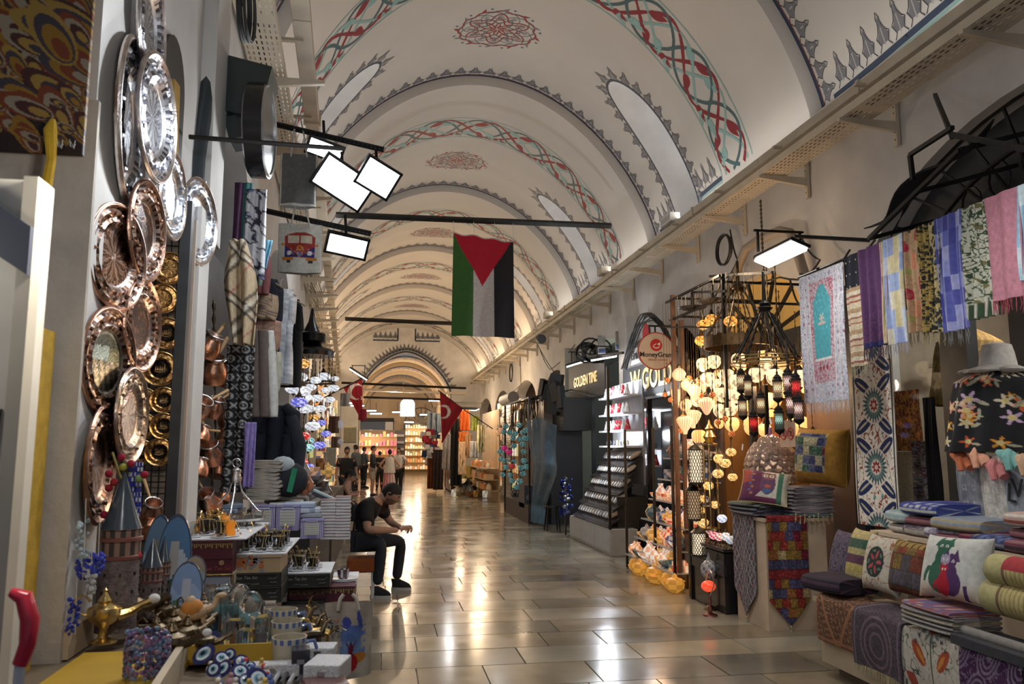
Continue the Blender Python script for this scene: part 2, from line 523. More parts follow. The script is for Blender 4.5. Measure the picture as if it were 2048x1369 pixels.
   for j in range(m):
    d=cum[-1]*(j+.5)/m
    x_=float(np.interp(d,cum,[p[0]for p in pts]));y_=float(np.interp(d,cum,[p[1]for p in pts]))
    x2=float(np.interp(d+.05,cum,[p[0]for p in pts]));y2=float(np.interp(d+.05,cum,[p[1]for p in pts]))
    x1=float(np.interp(d-.05,cum,[p[0]for p in pts]));y1_=float(np.interp(d-.05,cum,[p[1]for p in pts]))
    an=math.atan2(y2-y1_,x2-x1)+(PI if side==0 else 0)
    D.fleur((x_,y_),an,.26)
  D.build('painted_lace_border',PAINT,ceil,kind='stuff')
  D=Deco(S)
  cs,cy,R=ARC/2,y0+WIN_C-.02,0.62
  def pol(r,th):return(cs+r*math.sin(th),cy+r*math.cos(th))
  def ring(fn,w,col,n=144):D.ribbon([pol(R*fn(2*PI*i/n),2*PI*i/n)for i in range(n)],w,col,True)
  ring(lambda a:.86+.07*abs(math.cos(6*a)),.03,RED)
  ring(lambda a:.80+.08*abs(math.sin(6*a)),.016,DTEAL)
  ring(lambda a:.62+.16*math.cos(6*a),.024,RED)
  ring(lambda a:.62-.16*math.cos(6*a),.016,GREYB)
  ring(lambda a:.42+.12*math.cos(6*a),.024,RED)
  ring(lambda a:.42-.12*math.cos(6*a),.022,DTEAL)
  ring(lambda a:.22+.09*math.cos(8*a),.02,RED)
  for i in range(12):
   th=2*PI*i/12
   D.leaf(pol(R*.9,th),-th+PI/2+.5,.13,.035,RED if i%2 else GREYB)
   c=pol(R*1.03,th+PI/12)
   D.blob([(c[0]+.026,c[1]),(c[0],c[1]+.026),(c[0]-.026,c[1]),(c[0],c[1]-.026)],DTEAL)
   D.leaf(pol(R*.5,th+.1),-th+PI/2,.15,.035,GREYB)
   D.leaf(pol(R*.66,th-.1),-th,.12,.03,(.34,.33,.33))
   if i%2==0:
    c=pol(R*.6,th);D.ribbon([(c[0]+.05,c[1]),(c[0],c[1]+.05),(c[0]-.05,c[1]),(c[0],c[1]-.05)],.014,RED,True)
  for i in range(8):
   D.leaf(pol(.02,i*PI/4),-i*PI/4+PI/2,.12,.02,RED)
  D.build('painted_medallion',PAINT,ceil,kind='stuff')
 return ceil
for k in range(len(RINGS)):build_bay(k)
# end wall with the pointed opening, and the next vault
def ptarch(u,zs,zp):
 return zs+(zp-zs)*max(0,1-abs(u)**1.7)**0.72
mb=MB()
oc,ohw,ozs,ozp=1.16,2.15,4.2,6.15
n=48;xa,xb=xl(YEND)-.1,XR+.1
X=sorted(set([xa+(xb-xa)*i/n for i in range(n+1)]+[oc-ohw,oc+ohw]+[oc+ohw*q for q in(-.999,-.99,-.97,-.94,.94,.97,.99,.999,0)]))
def lo(x):return ptarch((x-oc)/ohw,ozs,ozp)if abs(x-oc)<ohw else-.0
for a,b in zip(X[:-1],X[1:]):
 m=(a+b)/2
 za,zb=(lo(a),lo(b))if abs(m-oc)<ohw else(0,0)
 if abs(m-oc)<ohw and za==0:za=ozs
 if abs(m-oc)<ohw and zb==0:zb=ozs
 mb.add([(a,YEND,za),(b,YEND,zb),(b,YEND,8.4),(a,YEND,8.4),(a,YEND+.5,za),(b,YEND+.5,zb)],[(0,1,2,3),(0,4,5,1)])
for x in(oc-ohw,oc+ohw):mb.box((x,YEND+.25,ozs/2),(.05,.5,ozs))
wall_end=struct(mb,'wall_end',WHITEW)
D=Deco(lambda s,y:(s,YEND-.006,y))
pts=[(oc+ohw*q/30,ptarch(q/30,ozs,ozp)+.06)for q in range(-30,31)]
D.ribbon(pts,.09,NAVY)
for i in range(1,60,2):
 a,b=pts[i-1],pts[min(60,i+1)]
 D.fleur(pts[i],math.atan2(b[1]-a[1],b[0]-a[0]),.42,.27)
for sx in(-1,1):
 x0,x1=(oc-1.6,oc-.42)if sx<0 else(oc+.42,oc+1.6)
 zb=6.75
 D.ribbon([(x0,zb),(x1,zb)],.07,NAVY)
 xx=x1 if sx<0 else x0
 D.ribbon([(xx,zb),(xx,7.35)],.07,NAVY)
 for i in range(5):D.fleur((x0+(x1-x0)*(i+.5)/5,zb+.05),0,.4,.27)
D.build('painted_lace_border',PAINT,wall_end,kind='stuff')
FV=M('far_plaster',(0.66,0.56,0.42),0.8,var=0.05)
for j,yb in enumerate([YEND+.5,43.2,47.4,51.6]):
 mb=MB()
 ye=yb+4.2
 fz=6.0-.1*j
 def fp(t,y,o=0):
  a=PI*t
  return(oc-(ohw+o)*math.cos(a),y,4.2+(fz-4.2+o)*max(0.0,math.sin(a))**1.3)
 for a in range(24):
  t0,t1=a/24,(a+1)/24
  mb.add([fp(t0,yb),fp(t1,yb),fp(t1,yb+1),fp(t0,yb+1),fp(t0,yb+1,.2),fp(t1,yb+1,.2),fp(t1,ye,.2),fp(t0,ye,.2),fp(t0,ye),fp(t1,ye)],[(0,1,2,3),(3,2,5,4),(4,5,6,7),(7,6,9,8)],0,True)
 c=struct(mb,'ceiling',FV)
 D=Deco(lambda s,y:fp(s,y,-.004))
 D.ribbon([(q/40,yb+.15)for q in range(41)],.04,TEAL)
 D.ribbon([(q/60,yb+.5+.28*math.sin(q*.7))for q in range(61)],.05,RED)
 D.ribbon([(q/60,yb+.5-.28*math.sin(q*.7))for q in range(61)],.05,DTEAL)
 D.build('painted_garland',PAINT,c,kind='stuff')
# floor
FLOORM=M('stone_floor',attr=True,rough=0.2,var=0.30,scale=1.1,bump=0.10,bscale=7)
nt=FLOORM.node_tree
no=nt.nodes.new('ShaderNodeTexNoise');no.inputs['Scale'].default_value=2.3;no.inputs['Detail'].default_value=6
geo=nt.nodes.new('ShaderNodeNewGeometry');nt.links.new(geo.outputs['Position'],no.inputs['Vector'])
for nn in nt.nodes:
 if nn.type=='TEX_NOISE':nt.links.new(geo.outputs['Position'],nn.inputs['Vector'])
mr=nt.nodes.new('ShaderNodeMapRange');mr.inputs['From Min'].default_value=.35;mr.inputs['From Max'].default_value=.7
mr.inputs['To Min'].default_value=.12;mr.inputs['To Max'].default_value=.27
nt.links.new(no.outputs['Fac'],mr.inputs['Value']);nt.links.new(mr.outputs['Result'],nt.nodes['Principled BSDF'].inputs['Roughness'])
mb=MB();mb.add([(-4,-4,-.012),(8,-4,-.012),(8,60,-.012),(-4,60,-.012)],[(0,1,2,3)],col=(.05,.045,.04))
floor=struct(mb,'floor',FLOORM)
def tile(mb,x0,x1,y0,y1,sk,c):
 g=.003;z=rnd.uniform(-.0008,.0008)
 P=[(x0+g,y0+g+sk*0),(x1-g,y0+g),(x1-g+sk,y1-g),(x0+g+sk,y1-g)]
 cx,cy=(x0+x1)/2,(y0+y1)/2
 top=[(cx+(a-cx)*.993,cy+(b-cy)*.989,z)for a,b in P]
 mb.add(top+[(a,b,-.012)for a,b in P],[(0,1,2,3),(4,5,1,0),(5,6,2,1),(6,7,3,2),(7,4,0,3)],0,False,c)
tiles=[]
y=4.2;row=0
while y<55:
 h=rnd.choice([.42,.5,.5,.56])
 x=xl(y)-.2+rnd.uniform(-.4,0)
 while x<4.6:
  w=rnd.choice([.5,.65,.8,.95,1.1])
  k=rnd.uniform(.66,1.18)
  base=rnd.choice([(.31,.275,.205),(.29,.26,.20),(.35,.315,.245),(.25,.225,.175),(.30,.275,.22),(.33,.275,.19)])
  tiles.append((x,x+w,y,y+h,0,tuple(c*k for c in base)))
  x+=w
 y+=h;row+=1
near=[t for t in tiles if t[1]>-.3 and t[0]<4.3][:296]
ns=set(id(t)for t in near)
for t in near:
 mb=MB();tile(mb,*t);mb.build('tile',FLOORM,floor)
mb=MB()
for t in tiles:
 if id(t)not in ns:tile(mb,*t)
mb.build('distant_tiles',FLOORM,floor,kind='stuff')
# side walls
ARCHES=[(2.6,7.0,2.9,4.30),(8.05,10.35,2.95,3.78),(10.95,13.6,2.7,3.62),(14.3,18.4,3.3,3.9),(19.3,22.6,2.7,3.7),(23.6,27.6,3.0,3.8),(28.6,32.4,3.0,3.8),(33.4,37.6,3.0,3.8)]
def arch_z(y,a):
 c=(a[0]+a[1])/2;h=(a[1]-a[0])/2;u=(y-c)/h
 return a[2]+(a[3]-a[2])*math.sqrt(max(0,1-u*u))
def side_wall(name,X0,arches,ya,yb,sgn,depth=.35):
 mb=MB()
 ys=[ya]
 for a in arches:
  n=22
  ys+=[(a[0]+a[1])/2-(a[1]-a[0])/2*math.cos(PI*i/n)for i in range(n+1)]
 ys.append(yb)
 for p,q in zip(ys[:-1],ys[1:]):
  if q-p<1e-6:continue
  m=(p+q)/2;A=[a for a in arches if a[0]<m<a[1]]
  x0,x1=X0(p),X0(q)
  z0,z1=(arch_z(p,A[0]),arch_z(q,A[0]))if A else(0,0)
  mb.add([(x0,p,z0),(x1,q,z1),(x1,q,ZS+.1),(x0,p,ZS+.1)],[(0,1,2,3)])
  if A:mb.add([(x0,p,z0),(x1,q,z1),(x1+sgn*depth,q,z1),(x0+sgn*depth,p,z0)],[(0,1,2,3)],0,True)
 for a in arches:
  for yy in(a[0],a[1]):
   x=X0(yy);mb.add([(x,yy,0),(x+sgn*depth,yy,0),(x+sgn*depth,yy,a[2]),(x,yy,a[2])],[(0,1,2,3)])
 return struct(mb,name,WHITEW)
wr=side_wall('wall_right',lambda y:XR,ARCHES,-4,YEND,1)
LARCH=[(4.45,7.1,3.0,4.0),(8.1,12.2,2.9,4.0),(13.4,17.6,2.9,3.9),(18.8,23,2.9,3.9),(24.2,28.4,2.9,3.9),(29.6,34,2.9,3.9)]
wl=side_wall('wall_left',xl,LARCH,4.05,YEND,-1)
def room(y0,y1,x0,x1,z,col,name='shop_interior',em=None):
 mb=MB()
 s=1 if x1>x0 else-1
 mb.add([(x1,y0,0),(x1,y1,0),(x1,y1,z),(x1,y0,z)],[(0,1,2,3)])
 mb.add([(x0,y0,0),(x1,y0,0),(x1,y0,z),(x0,y0,z)],[(0,1,2,3)])
 mb.add([(x0,y1,0),(x1,y1,0),(x1,y1,z),(x0,y1,z)],[(0,1,2,3)])
 mb.add([(x0,y0,z),(x1,y0,z),(x1,y1,z),(x0,y1,z)],[(0,1,2,3)])
 return struct(mb,'wall_'+name,col)
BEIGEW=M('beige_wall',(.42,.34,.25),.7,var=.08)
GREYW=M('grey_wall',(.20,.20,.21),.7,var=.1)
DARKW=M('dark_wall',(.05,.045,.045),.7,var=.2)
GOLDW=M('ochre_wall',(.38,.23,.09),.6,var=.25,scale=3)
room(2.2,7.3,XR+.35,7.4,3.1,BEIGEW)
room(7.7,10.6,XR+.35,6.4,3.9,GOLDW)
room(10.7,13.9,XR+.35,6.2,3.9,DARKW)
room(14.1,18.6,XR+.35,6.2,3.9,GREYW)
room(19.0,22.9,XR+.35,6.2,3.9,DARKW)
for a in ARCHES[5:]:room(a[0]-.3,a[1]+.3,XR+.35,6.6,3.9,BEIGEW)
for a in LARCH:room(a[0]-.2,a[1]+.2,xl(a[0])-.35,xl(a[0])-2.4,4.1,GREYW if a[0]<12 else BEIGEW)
# woven pattern painter (numpy, one colour per vertex)
def gridobj(name,P,C,mat=None,parent=None,thick=0.0,close=False):
 """P: (nv, nu, 3) points, C: (nv, nu, 3) colours"""
 nv,nu=P.shape[:2]
 idx=np.arange(nv*nu).reshape(nv,nu)
 F=np.stack([idx[:-1,:-1],idx[:-1,1:],idx[1:,1:],idx[1:,:-1]],-1).reshape(-1,4)
 me=bpy.data.meshes.new(name)
 me.from_pydata(P.reshape(-1,3).tolist(),[],F.tolist())
 me.materials.append(mat or CLOTH)
 ca=me.color_attributes.new('Col','FLOAT_COLOR','POINT')
 c4=np.ones((nv*nu,4),np.float32);c4[:,:3]=np.clip(np.clip(C.reshape(-1,3),0,1)**1.2*1.08,0,1)
 ca.data.foreach_set('color',c4.ravel())
 me.polygons.foreach_set('use_smooth',[True]*len(me.polygons))
 me.update()
 o=bpy.data.objects.new(name,me);COL.objects.link(o)
 if parent is not None:o.parent=parent
 if thick:
  md=o.modifiers.new('thickness','SOLIDIFY');md.thickness=thick;md.offset=0
 return o
class Cv:
 def __init__(s,U,V,base):
  s.U,s.V=U,V
  s.I=np.ones(U.shape+(3,))*np.array(base)
 def put(s,m,c):
  s.I[m]=c;return s
 def mix(s,w,c):
  s.I=s.I*(1-w[...,None])+np.array(c)*w[...,None];return s
 def flower(s,cx,cy,r,n,c,cc=None,u=None,v=None,k=.35,ph=0.):
  u=s.U if u is None else u;v=s.V if v is None else v
  d=np.hypot(u-cx,v-cy);a=np.arctan2(v-cy,u-cx)
  s.put(d<r*(1-k+k*np.cos(n*a+ph)),c)
  if cc is not None:s.put(d<r*.38,cc)
  return s
 def ell(s,cx,cy,rx,ry,an,c,u=None,v=None):
  u=s.U if u is None else u;v=s.V if v is None else v
  x=(u-cx)*math.cos(an)+(v-cy)*math.sin(an);y=-(u-cx)*math.sin(an)+(v-cy)*math.cos(an)
  return s.put((x/rx)**2+(y/ry)**2<1,c)
def wob(U,V,f,seed=0,oct=3):
 r=np.random.RandomState(seed);o=np.zeros_like(U);am=1
 for k in range(oct):
  for _ in range(4):
   a=r.uniform(0,2*PI);p=r.uniform(0,2*PI);ff=f*r.uniform(.7,1.3)
   o+=am*np.sin((U*math.cos(a)+V*math.sin(a))*ff*2*PI+p)
  am*=.6;f*=1.8
 return o/3
def p_vines(base,vine,blob,f=9,seed=1,w=.16,extra=None):
 def P(U,V):
  c=Cv(U,V,base);n=wob(U,V,f,seed);m=wob(U,V,f*.8,seed+9)
  c.put(m>.75,blob)
  if extra is not None:c.put((n>.9)&(m<.1),extra)
  c.put(np.abs(n)<w,vine)
  return c.I
 return P
def p_check(cols,su,sv,seed=2):
 def P(U,V):
  r=np.random.RandomState(seed);t=r.randint(0,len(cols),(64,64))
  a=t[(np.floor(V/sv).astype(int))%64,(np.floor(U/su).astype(int))%64]
  I=np.array(cols)[a]
  l=(np.abs((U/su)%1-.5)>.44)
  I=np.where(l[...,None],I*.7+.25,I)
  return I
 return P
def p_plain(c,s=.06,seed=0,f=30):
 def P(U,V):
  n=wob(U,V,f,seed)
  return np.array(c)*(1+s*n[...,None])
 return P
def p_bands(seq,period):
 def P(U,V):
  q=(V/period)%1;c=Cv(U,V,seq[0][1])
  for a,col in seq:c.put(q>=a,col)
  n=wob(U,V,22,5)
  return c.I*(1+.25*(np.abs(n)<.25)[...,None])
 return P
def p_suzani(U,V):
 c=Cv(U,V,(.80,.76,.68))
 W=.56;H=.50
 n=wob(U,V,7,4)
 c.put((np.abs(n)<.14),(.32,.08,.06))
 m=wob(U,V,9,14);c.put(m>1.05,(.40,.13,.07));c.put(m<-1.2,(.16,.34,.32))
 v=((V+.12)%H)-H/2;u=U
 for sx in(-1,1):
  for sy in(-1,1):
   for(q,col)in((1.25,(.80,.76,.68)),(1.06,(.02,.04,.14))):
    c.ell(sx*.14,sy*.165,.115*q,.044*q,sx*sy*.55,col,u,v)
   c.ell(sx*.15,sy*.165,.075,.010,sx*sy*.55,(.55,.52,.42),u,v)
 d=np.hypot(u,v);a=np.arctan2(v,u)
 c.put(d<.155,(.74,.68,.60))
 c.put(d<.125+.022*np.cos(22*a),(.07,.15,.17));c.put(d<.085+.022*np.cos(22*a+PI),(.24,.34,.32))
 c.put(d<.062,(.70,.64,.56));c.flower(0,0,.055,8,(.34,.03,.05),(.7,.6,.5),u,v,.2)
 e=np.abs(np.abs(U)-.26)<.008;c.put(e,(.05,.07,.08));c.put(np.abs(U)>.268,(.74,.68,.6))
 return c.I
def p_tulip(U,V):
 U=U*.92;V=V*.92;c=Cv(U,V,(.60,.56,.49));W=.44
 u=((U+W/2)%W)-W/2;v=V%.52
 n=wob(U,V,6,8);c.put(np.abs(n)<.06,(.10,.13,.09))
 c.put(np.abs(u)<.006,(.08,.12,.07))
 for sx in(-1,1):
  c.ell(sx*.12,.17,.09,.026,sx*1.1,(.04,.05,.06),u,v);c.ell(sx*.12,.17,.06,.008,sx*1.1,(.4,.12,.08),u,v)
  c.ell(sx*.10,.40,.075,.034,sx*2.2,(.42,.10,.04),u,v);c.ell(sx*.085,.41,.05,.012,sx*2.2,(.62,.30,.07),u,v)
  c.ell(sx*.17,.03,.07,.03,sx*2.0,(.38,.09,.06),u,v)
  c.ell(sx*.05,.09,.05,.016,sx*.7,(.10,.15,.08),u,v)
  for k in range(3):c.flower(sx*(.06+.03*k),.27+.035*k,.017,5,(.07,.07,.10),None,u,v)
 c.flower(0,.25,.085,9,(.22,.24,.23),(.35,.08,.05),u,v,.3)
 c.flower(0,.10,.06,7,(.5,.2,.08),(.10,.13,.1),u,v,.35)
 return c.I
def p_ogee(U,V):
 c=Cv(U,V,(.12,.11,.15));px,py=.125,.21
 r=np.floor(V/(py/2));u=((U+px/2*(r%2))%px)/px-.5;v=(V/py)%1-.5
 w=.5*np.abs(np.cos(V/py*PI));ph=(U/px)%1
 edge=np.abs(np.abs(ph-.5)-(.25+.22*np.sin(V/py*2*PI)))<.045
 c.put(edge,(.48,.46,.45));e2=np.abs(np.abs(ph-.5)-(.25-.22*np.sin(V/py*2*PI)))<.03
 c.put(e2,(.40,.38,.38))
 n=wob(U,V,14,3);c.put(np.abs(n)<.14,(.36,.34,.36));m=wob(U,V,12,7);c.put(m>1.1,(.36,.12,.10))
 return c.I
def p_patch(U,V):
 cols=[(.34,.04,.04),(.42,.06,.04),(.38,.24,.06),(.10,.10,.20),(.55,.45,.25),(.28,.02,.06),(.13,.12,.24),(.40,.18,.05)]
 r=np.random.RandomState(5);H=.085
 row=np.floor(V/H).astype(int);t=r.randint(0,8,(99,99))
 ph=row%6
 col=np.floor(U/.075+(row%2)*.3).astype(int)
 pick=np.where(np.isin(ph,[2,3])&(ph==2),3,t[row%99,col%99])
 pick=np.where(ph==2,np.where(col%2==0,3,6),pick);pick=np.where(ph==3,0,pick);pick=np.where((ph==0),np.where(col%2==0,2,1),pick)
 I=np.array(cols)[pick]*.72
 n=wob(U,V,16,11);I=np.where((np.abs(n)<.2)[...,None],I*1.7+.03,I)
 g=(np.abs((V/H)%1-.5)>.46)|(np.abs((U/.075+(row%2)*.3)%1-.5)>.47)
 return np.where(g[...,None],I*.35,I)
def p_paisley(base,ink,ink2=None,per=.22):
 def P(U,V):
  c=Cv(U,V,base)
  r=np.floor(V/per);u=((U+per/2*(r%2))%per)-per/2;v=(V%per)-per/2
  d=np.hypot(u,v*.8+u*.5)
  for q in(.085,.062,.04):c.put(np.abs(d-q)<.006,ink)
  c.flower(0,0,.028,7,ink2 or ink,None,u,v)
  n=wob(U,V,11,21);c.put((np.abs(n)<.10)&(d>.09),ink)
  m=wob(U,V,26,22);c.put((m>1.25)&(d>.09),ink2 or ink)
  return c.I
 return P
def p_rug(U,V):
 c=Cv(U,V,(.46,.48,.56));n=wob(U,V,18,2)
 c.put(np.abs(n)<.25,(.66,.66,.70));m=wob(U,V,15,33);c.put(m>.85,(.34,.18,.28))
 ins=(np.abs(U)<.185)&(V>.08)&(V<.93);c.put(ins,(.52,.46,.50));c.put(ins&(np.abs(n)<.3),(.42,.14,.20))
 f=(np.abs(U)<.165)&(V>.12)&(V<.72)&(np.abs(U)<.04+(V-.12)*.75)&(np.abs(U)<.14)
 c.put(f,(.10,.38,.44));c.put(f&(n>.9),(.2,.5,.54));c.put(ins&(V>.5)&(V<.73)&(np.abs(U)<.13),(.10,.38,.44))
 c.flower(0,.40,.05,6,(.56,.50,.44),None,k=.4);c.ell(0,.44,.07,.014,0,(.55,.45,.4))
 for k in(-1,0,1):c.put((np.abs(U-k*.07)+np.abs(V-.81))<.026,(.30,.07,.10))
 c.put((np.abs(V-.74)<.01)&(np.abs(U)<.15),(.66,.66,.66))
 for q in(.19,.25):c.put(np.abs(np.abs(U)-q)<.007,(.66,.60,.60))
 return c.I
def p_letters(base,ink,per=.07):
 def P(U,V):
  c=Cv(U,V,base);r=np.floor(V/per)
  u=((U+per/2*(r%2))%per)-per/2;v=(V%per)-per/2
  k=((np.floor((U+per/2*(r%2))/per)+r)%2)>0
  A=(np.abs(np.abs(u)-np.abs(v))<.0045)&(np.hypot(u,v)<.026)
  B=(np.abs(np.hypot(u,v)-.019)<.0045)|(np.hypot(u,v)<.006)
  c.put(k&A,ink);c.put(~k&B,ink)
  return c.I
 return P
def p_floralblack(U,V):
 c=Cv(U,V,(.02,.02,.025));r=np.random.RandomState(3)
 pal=[(.70,.34,.05),(.75,.40,.32),(.70,.62,.50),(.66,.16,.06),(.60,.45,.62)]
 for k in range(75):
  x,y=r.uniform(-.85,.85),r.uniform(0,.62);rr=r.uniform(.035,.07)
  c.flower(x,y,rr,5,pal[k%5],(.7,.6,.3),k=.4,ph=r.uniform(0,6))
  c.ell(x+rr*1.2,y+rr*.4,rr*.7,rr*.2,r.uniform(0,3),(.42,.40,.30))
 return c.I
# hanging, folded and stuffed textiles
def hanging(name,label,cat,x,y0,y1,z0,z1,paint,group=None,sway=.012,folds=3,fringe=None,nx=-1,slant=0.0,dens=.0075,mat=None,top=True,uoff=None,seed=0,point=0.0):
 """cloth hanging in a plane x = const, facing -x; y0 > y1; hangs from z0 to z1"""
 w=abs(y0-y1);h=z0-z1
 nu=max(8,int(w/dens));nv=max(12,int(h/dens))
 u=np.linspace(0,1,nu+1);v=np.linspace(0,1,nv+1)
 U,V=np.meshgrid(u,v)
 ph=seed*1.7
 D=sway*(.35+V)*np.sin(U*folds*2*PI+ph+.8*np.sin(V*3))+sway*.5*np.sin(U*folds*4.3+ph*2+V*2)
 taper=1+.05*np.sin(ph)*V
 Y=(y0+y1)/2+(y0-y1)*(.5-U)*taper+.01*np.sin(V*5+ph)
 hh=h*(1+(point*(1-np.abs(2*U-1))if point else 0))
 Z=z0-V*hh+slant*(U-.5)
 X=x+D*1.0
 P=np.stack([X,Y,Z],-1)
 uc=(U-.5)*w if uoff is None else U*w+uoff
 C=paint(uc,V*(hh if point else h))
 o=gridobj(name,P,C,mat or CLOTH,None,.004)
 tag(o,label,cat,group)
 if fringe is not None:
  mb=MB();n=int(w/.016)
  for i in range(n):
   uu=(i+.5)/n
   j=int(uu*nu)
   p=Vector(P[-1,j])
   mb.tube([p+Vector((0,0,.003)),p+Vector((rnd.uniform(-.006,.006),rnd.uniform(-.01,.01),-.045)),p+Vector((0,rnd.uniform(-.014,.014),-.085*rnd.uniform(.8,1.2)))],[.003,.0035,.001],4,col=jit(fringe,.25))
  mb.build('fringe',CLOTH,o,kind='stuff')
 return o
def cushion(name,label,W,H,T,paint,T4,group=None,back=(.3,.25,.2),pipe=None,seed=0,cat='cushion',dens=.006):
 n=max(16,int(W/dens));m=max(16,int(H/dens))
 u=np.linspace(-1,1,n+1);v=np.linspace(-1,1,m+1);U,V=np.meshgrid(u,v)
 pinch=1-.07*(1-U**2*.0)*(1-np.abs(V)**3)*(np.abs(U)**2)
 pin2=1-.07*(1-np.abs(U)**3)*(np.abs(V)**2)
 X=U*W/2*pinch;Y=V*H/2*pin2
 Z=T/2*((1-U**4)*(1-V**4))**.55*(1+.05*np.sin(U*5+seed)*np.cos(V*4))
 C=paint(U*W/2,(1-V)*H/2)
 F=np.stack([X,Y,Z],-1);B=np.stack([X[:,::-1],Y[:,::-1],-Z[:,::-1]],-1)
 o=gridobj(name,np.concatenate([F],0),C,CLOTH)
 me2=gridobj('back_panel',B,np.ones_like(C)*np.array(back),CLOTH,o)
 o.matrix_world=T4
 tag(o,label,cat,group)
 if pipe:
  mb=MB();pts=[(X[0,i],Y[0,i],0)for i in range(0,n,2)]+[(X[j,-1],Y[j,-1],0)for j in range(0,m,2)]+[(X[-1,i],Y[-1,i],0)for i in range(n,0,-2)]+[(X[j,0],Y[j,0],0)for j in range(m,0,-2)]
  mb.tube(pts,.006,5,col=pipe,closed=True);mb.build('piping',CLOTH,o)
 return o
def face_x(p,size=None,lean=0.0,yaw=0.0,roll=0.0):
 """frame whose normal looks to -x (towards the passage): local x runs to -y, local y up"""
 T=Matrix.Translation(p)@Matrix.Rotation(yaw,4,'Z')@Matrix(((0,0,-1,0),(-1,0,0,0),(0,1,0,0),(0,0,0,1)))
 return T@Matrix.Rotation(roll,4,'Z')@Matrix.Rotation(lean,4,'X')
def folded(name,label,c,sx,sy,sz,cols,rz=0.0,group=None,cat='folded cloth',layers=4,paint=None,seed=0,parent=None):
 """folded cloth: a soft slab whose front edge shows the folds"""
 o=None
 n=26;m=18
 r=random.Random(seed)
 mb=MB()
 a=r.uniform(0,6)
 def fn(u,v):
  th=2*PI*u
  cx=math.copysign(abs(math.cos(th))**.35,math.cos(th));sz_=math.copysign(abs(math.sin(th))**.6,math.sin(th))
  k=1-.10*(abs(2*v-1)**4)
  dz=.12*math.sin(5*v+a)*math.cos(2.5*cx+a)
  return(cx*sx/2*k,(v-.5)*sy,(sz_*k+dz*.5)*sz/2)
 def cf(u,v):
  th=2*PI*u
  if abs(math.cos(th))>.8 and layers:return cols[int((math.sin(th)+1)*layers)%len(cols)]
  return cols[0]
 mb.grid(fn,n,m,cf=cf)
 for e in(0,m):
  vs=[fn(i/n,e/m)for i in range(n)]
  mb.add([tuple(sum(q[k]for q in vs)/n for k in range(3))]+vs,[(0,1+i,1+(i+1)%n)for i in range(n)],col=[cols[(i//2)%len(cols)]for i in range(n)])
 o=mb.build(name,CLOTH)
 if paint is not None:
  me=o.data;co=np.array([v.co[:]for v in me.vertices]);li=np.array([l.vertex_index for l in me.loops])
  C=paint(co[:,0],co[:,1]+sy);sel=co[:,2]>sz*.1
  at=me.color_attributes['Col'];arr=np.empty(len(li)*4,np.float32);at.data.foreach_get('color',arr);arr=arr.reshape(-1,4)
  mk=sel[li];arr[mk,:3]=C[li][mk];at.data.foreach_set('color',arr.ravel())
 o.location=c;o.rotation_euler=(0,0,rz)
 return tag(o,label,cat,group)
# textile shop: rods and scarves
def rod_thing(name,label,cat,pts,r=.012,mat=BLACKM,group=None,n=6):
 mb=MB();mb.tube(pts,r,n);return tag(mb.build(name,mat),label,cat,group)
pA=ax(1597,556,3.62);pB=ax(2048,372,3.62);pB=pB+(pB-pA)*.25
rod_thing('hanging_rod','thin black rod carrying the row of scarves above the textile shop','rod',[pA,pB],.011)
for yy,lab in((6.1,'above the prayer rug'),(4.9,'above the blue checked scarf'),(3.9,'above the pink shawl')):
 z=pA.z+(pB.z-pA.z)*((pA.y-yy)/(pA.y-pB.y));mb=MB();mb.bar((3.6,yy,z),(4.62,yy,z+.35),.02);tag(mb.build('rod_bracket',BLACKM),'black iron bracket holding the scarf rod '+lab,'bracket')
SCARF=[(1688,1724,735,'cream','scarf with black dotted upper half over cream and rust woven bands',(.35,.3,.2)),(1719,1762,697,'purple','plain deep purple scarf hanging beside the black and cream one',(.06,.04,.10)),(1757,1771,690,'yellow','narrow pale yellow and pink striped scarf next to the purple one',None),(1769,1807,690,'bluecheck','pale blue and yellow checked scarf with fringed hem',(.45,.42,.5)),(1803,1842,668,'peach','peach scarf with crimson paisley drops and dark fringe',(.16,.13,.08)),(1838,1857,668,'leaf1','narrow yellow and black leaf print scarf beside the peach scarf',(.4,.33,.15)),(1854,1876,668,'leaf2','yellow and black floral scarf beside the blue checked scarf',(.5,.42,.22)),(1873,1926,665,'blue','royal blue and lilac large checked scarf with grey fringe',(.2,.2,.2)),(1918,1980,640,'green','white scarf with dense dark green vine print and arched border',None),(1973,2036,602,'pink','plain dusty pink shawl with crimson hem',(.35,.05,.08)),(2031,2086,560,'sky','light blue checked scarf beyond the dusty pink shawl',None)]
def dotted_cream(U,V):
 a=p_bands([(0,(.48,.40,.30)),(.18,(.30,.10,.08)),(.24,(.50,.44,.33)),(.5,(.36,.26,.17)),(.72,(.52,.47,.38)),(.9,(.28,.12,.10))],.17)(U,V)
 b=Cv(U,V,(.012,.014,.03));u=U%.07-.035;v=V%.1-.05;b.put(np.hypot(u,v)<.006,(.5,.5,.45))
 return np.where((V<.26)[...,None],b.I,a)
def peach(U,V):
 c=Cv(U,V,(.50,.34,.22));v=V%.34
 c.ell(-.06,.10,.045,.028,1.2,(.42,.03,.08),v=v);c.ell(.07,.04,.05,.03,1.8,(.40,.05,.08),v=v)
 c.ell(.02,.22,.06,.035,1.5,(.62,.28,.18),v=v);c.ell(-.05,.28,.05,.02,.6,(.40,.38,.16),v=v);c.ell(.08,.2,.05,.02,2.2,(.25,.28,.14),v=v)
 n=wob(U,V,16,4);c.put(np.abs(n)<.1,(.33,.25,.12))
 return c.I
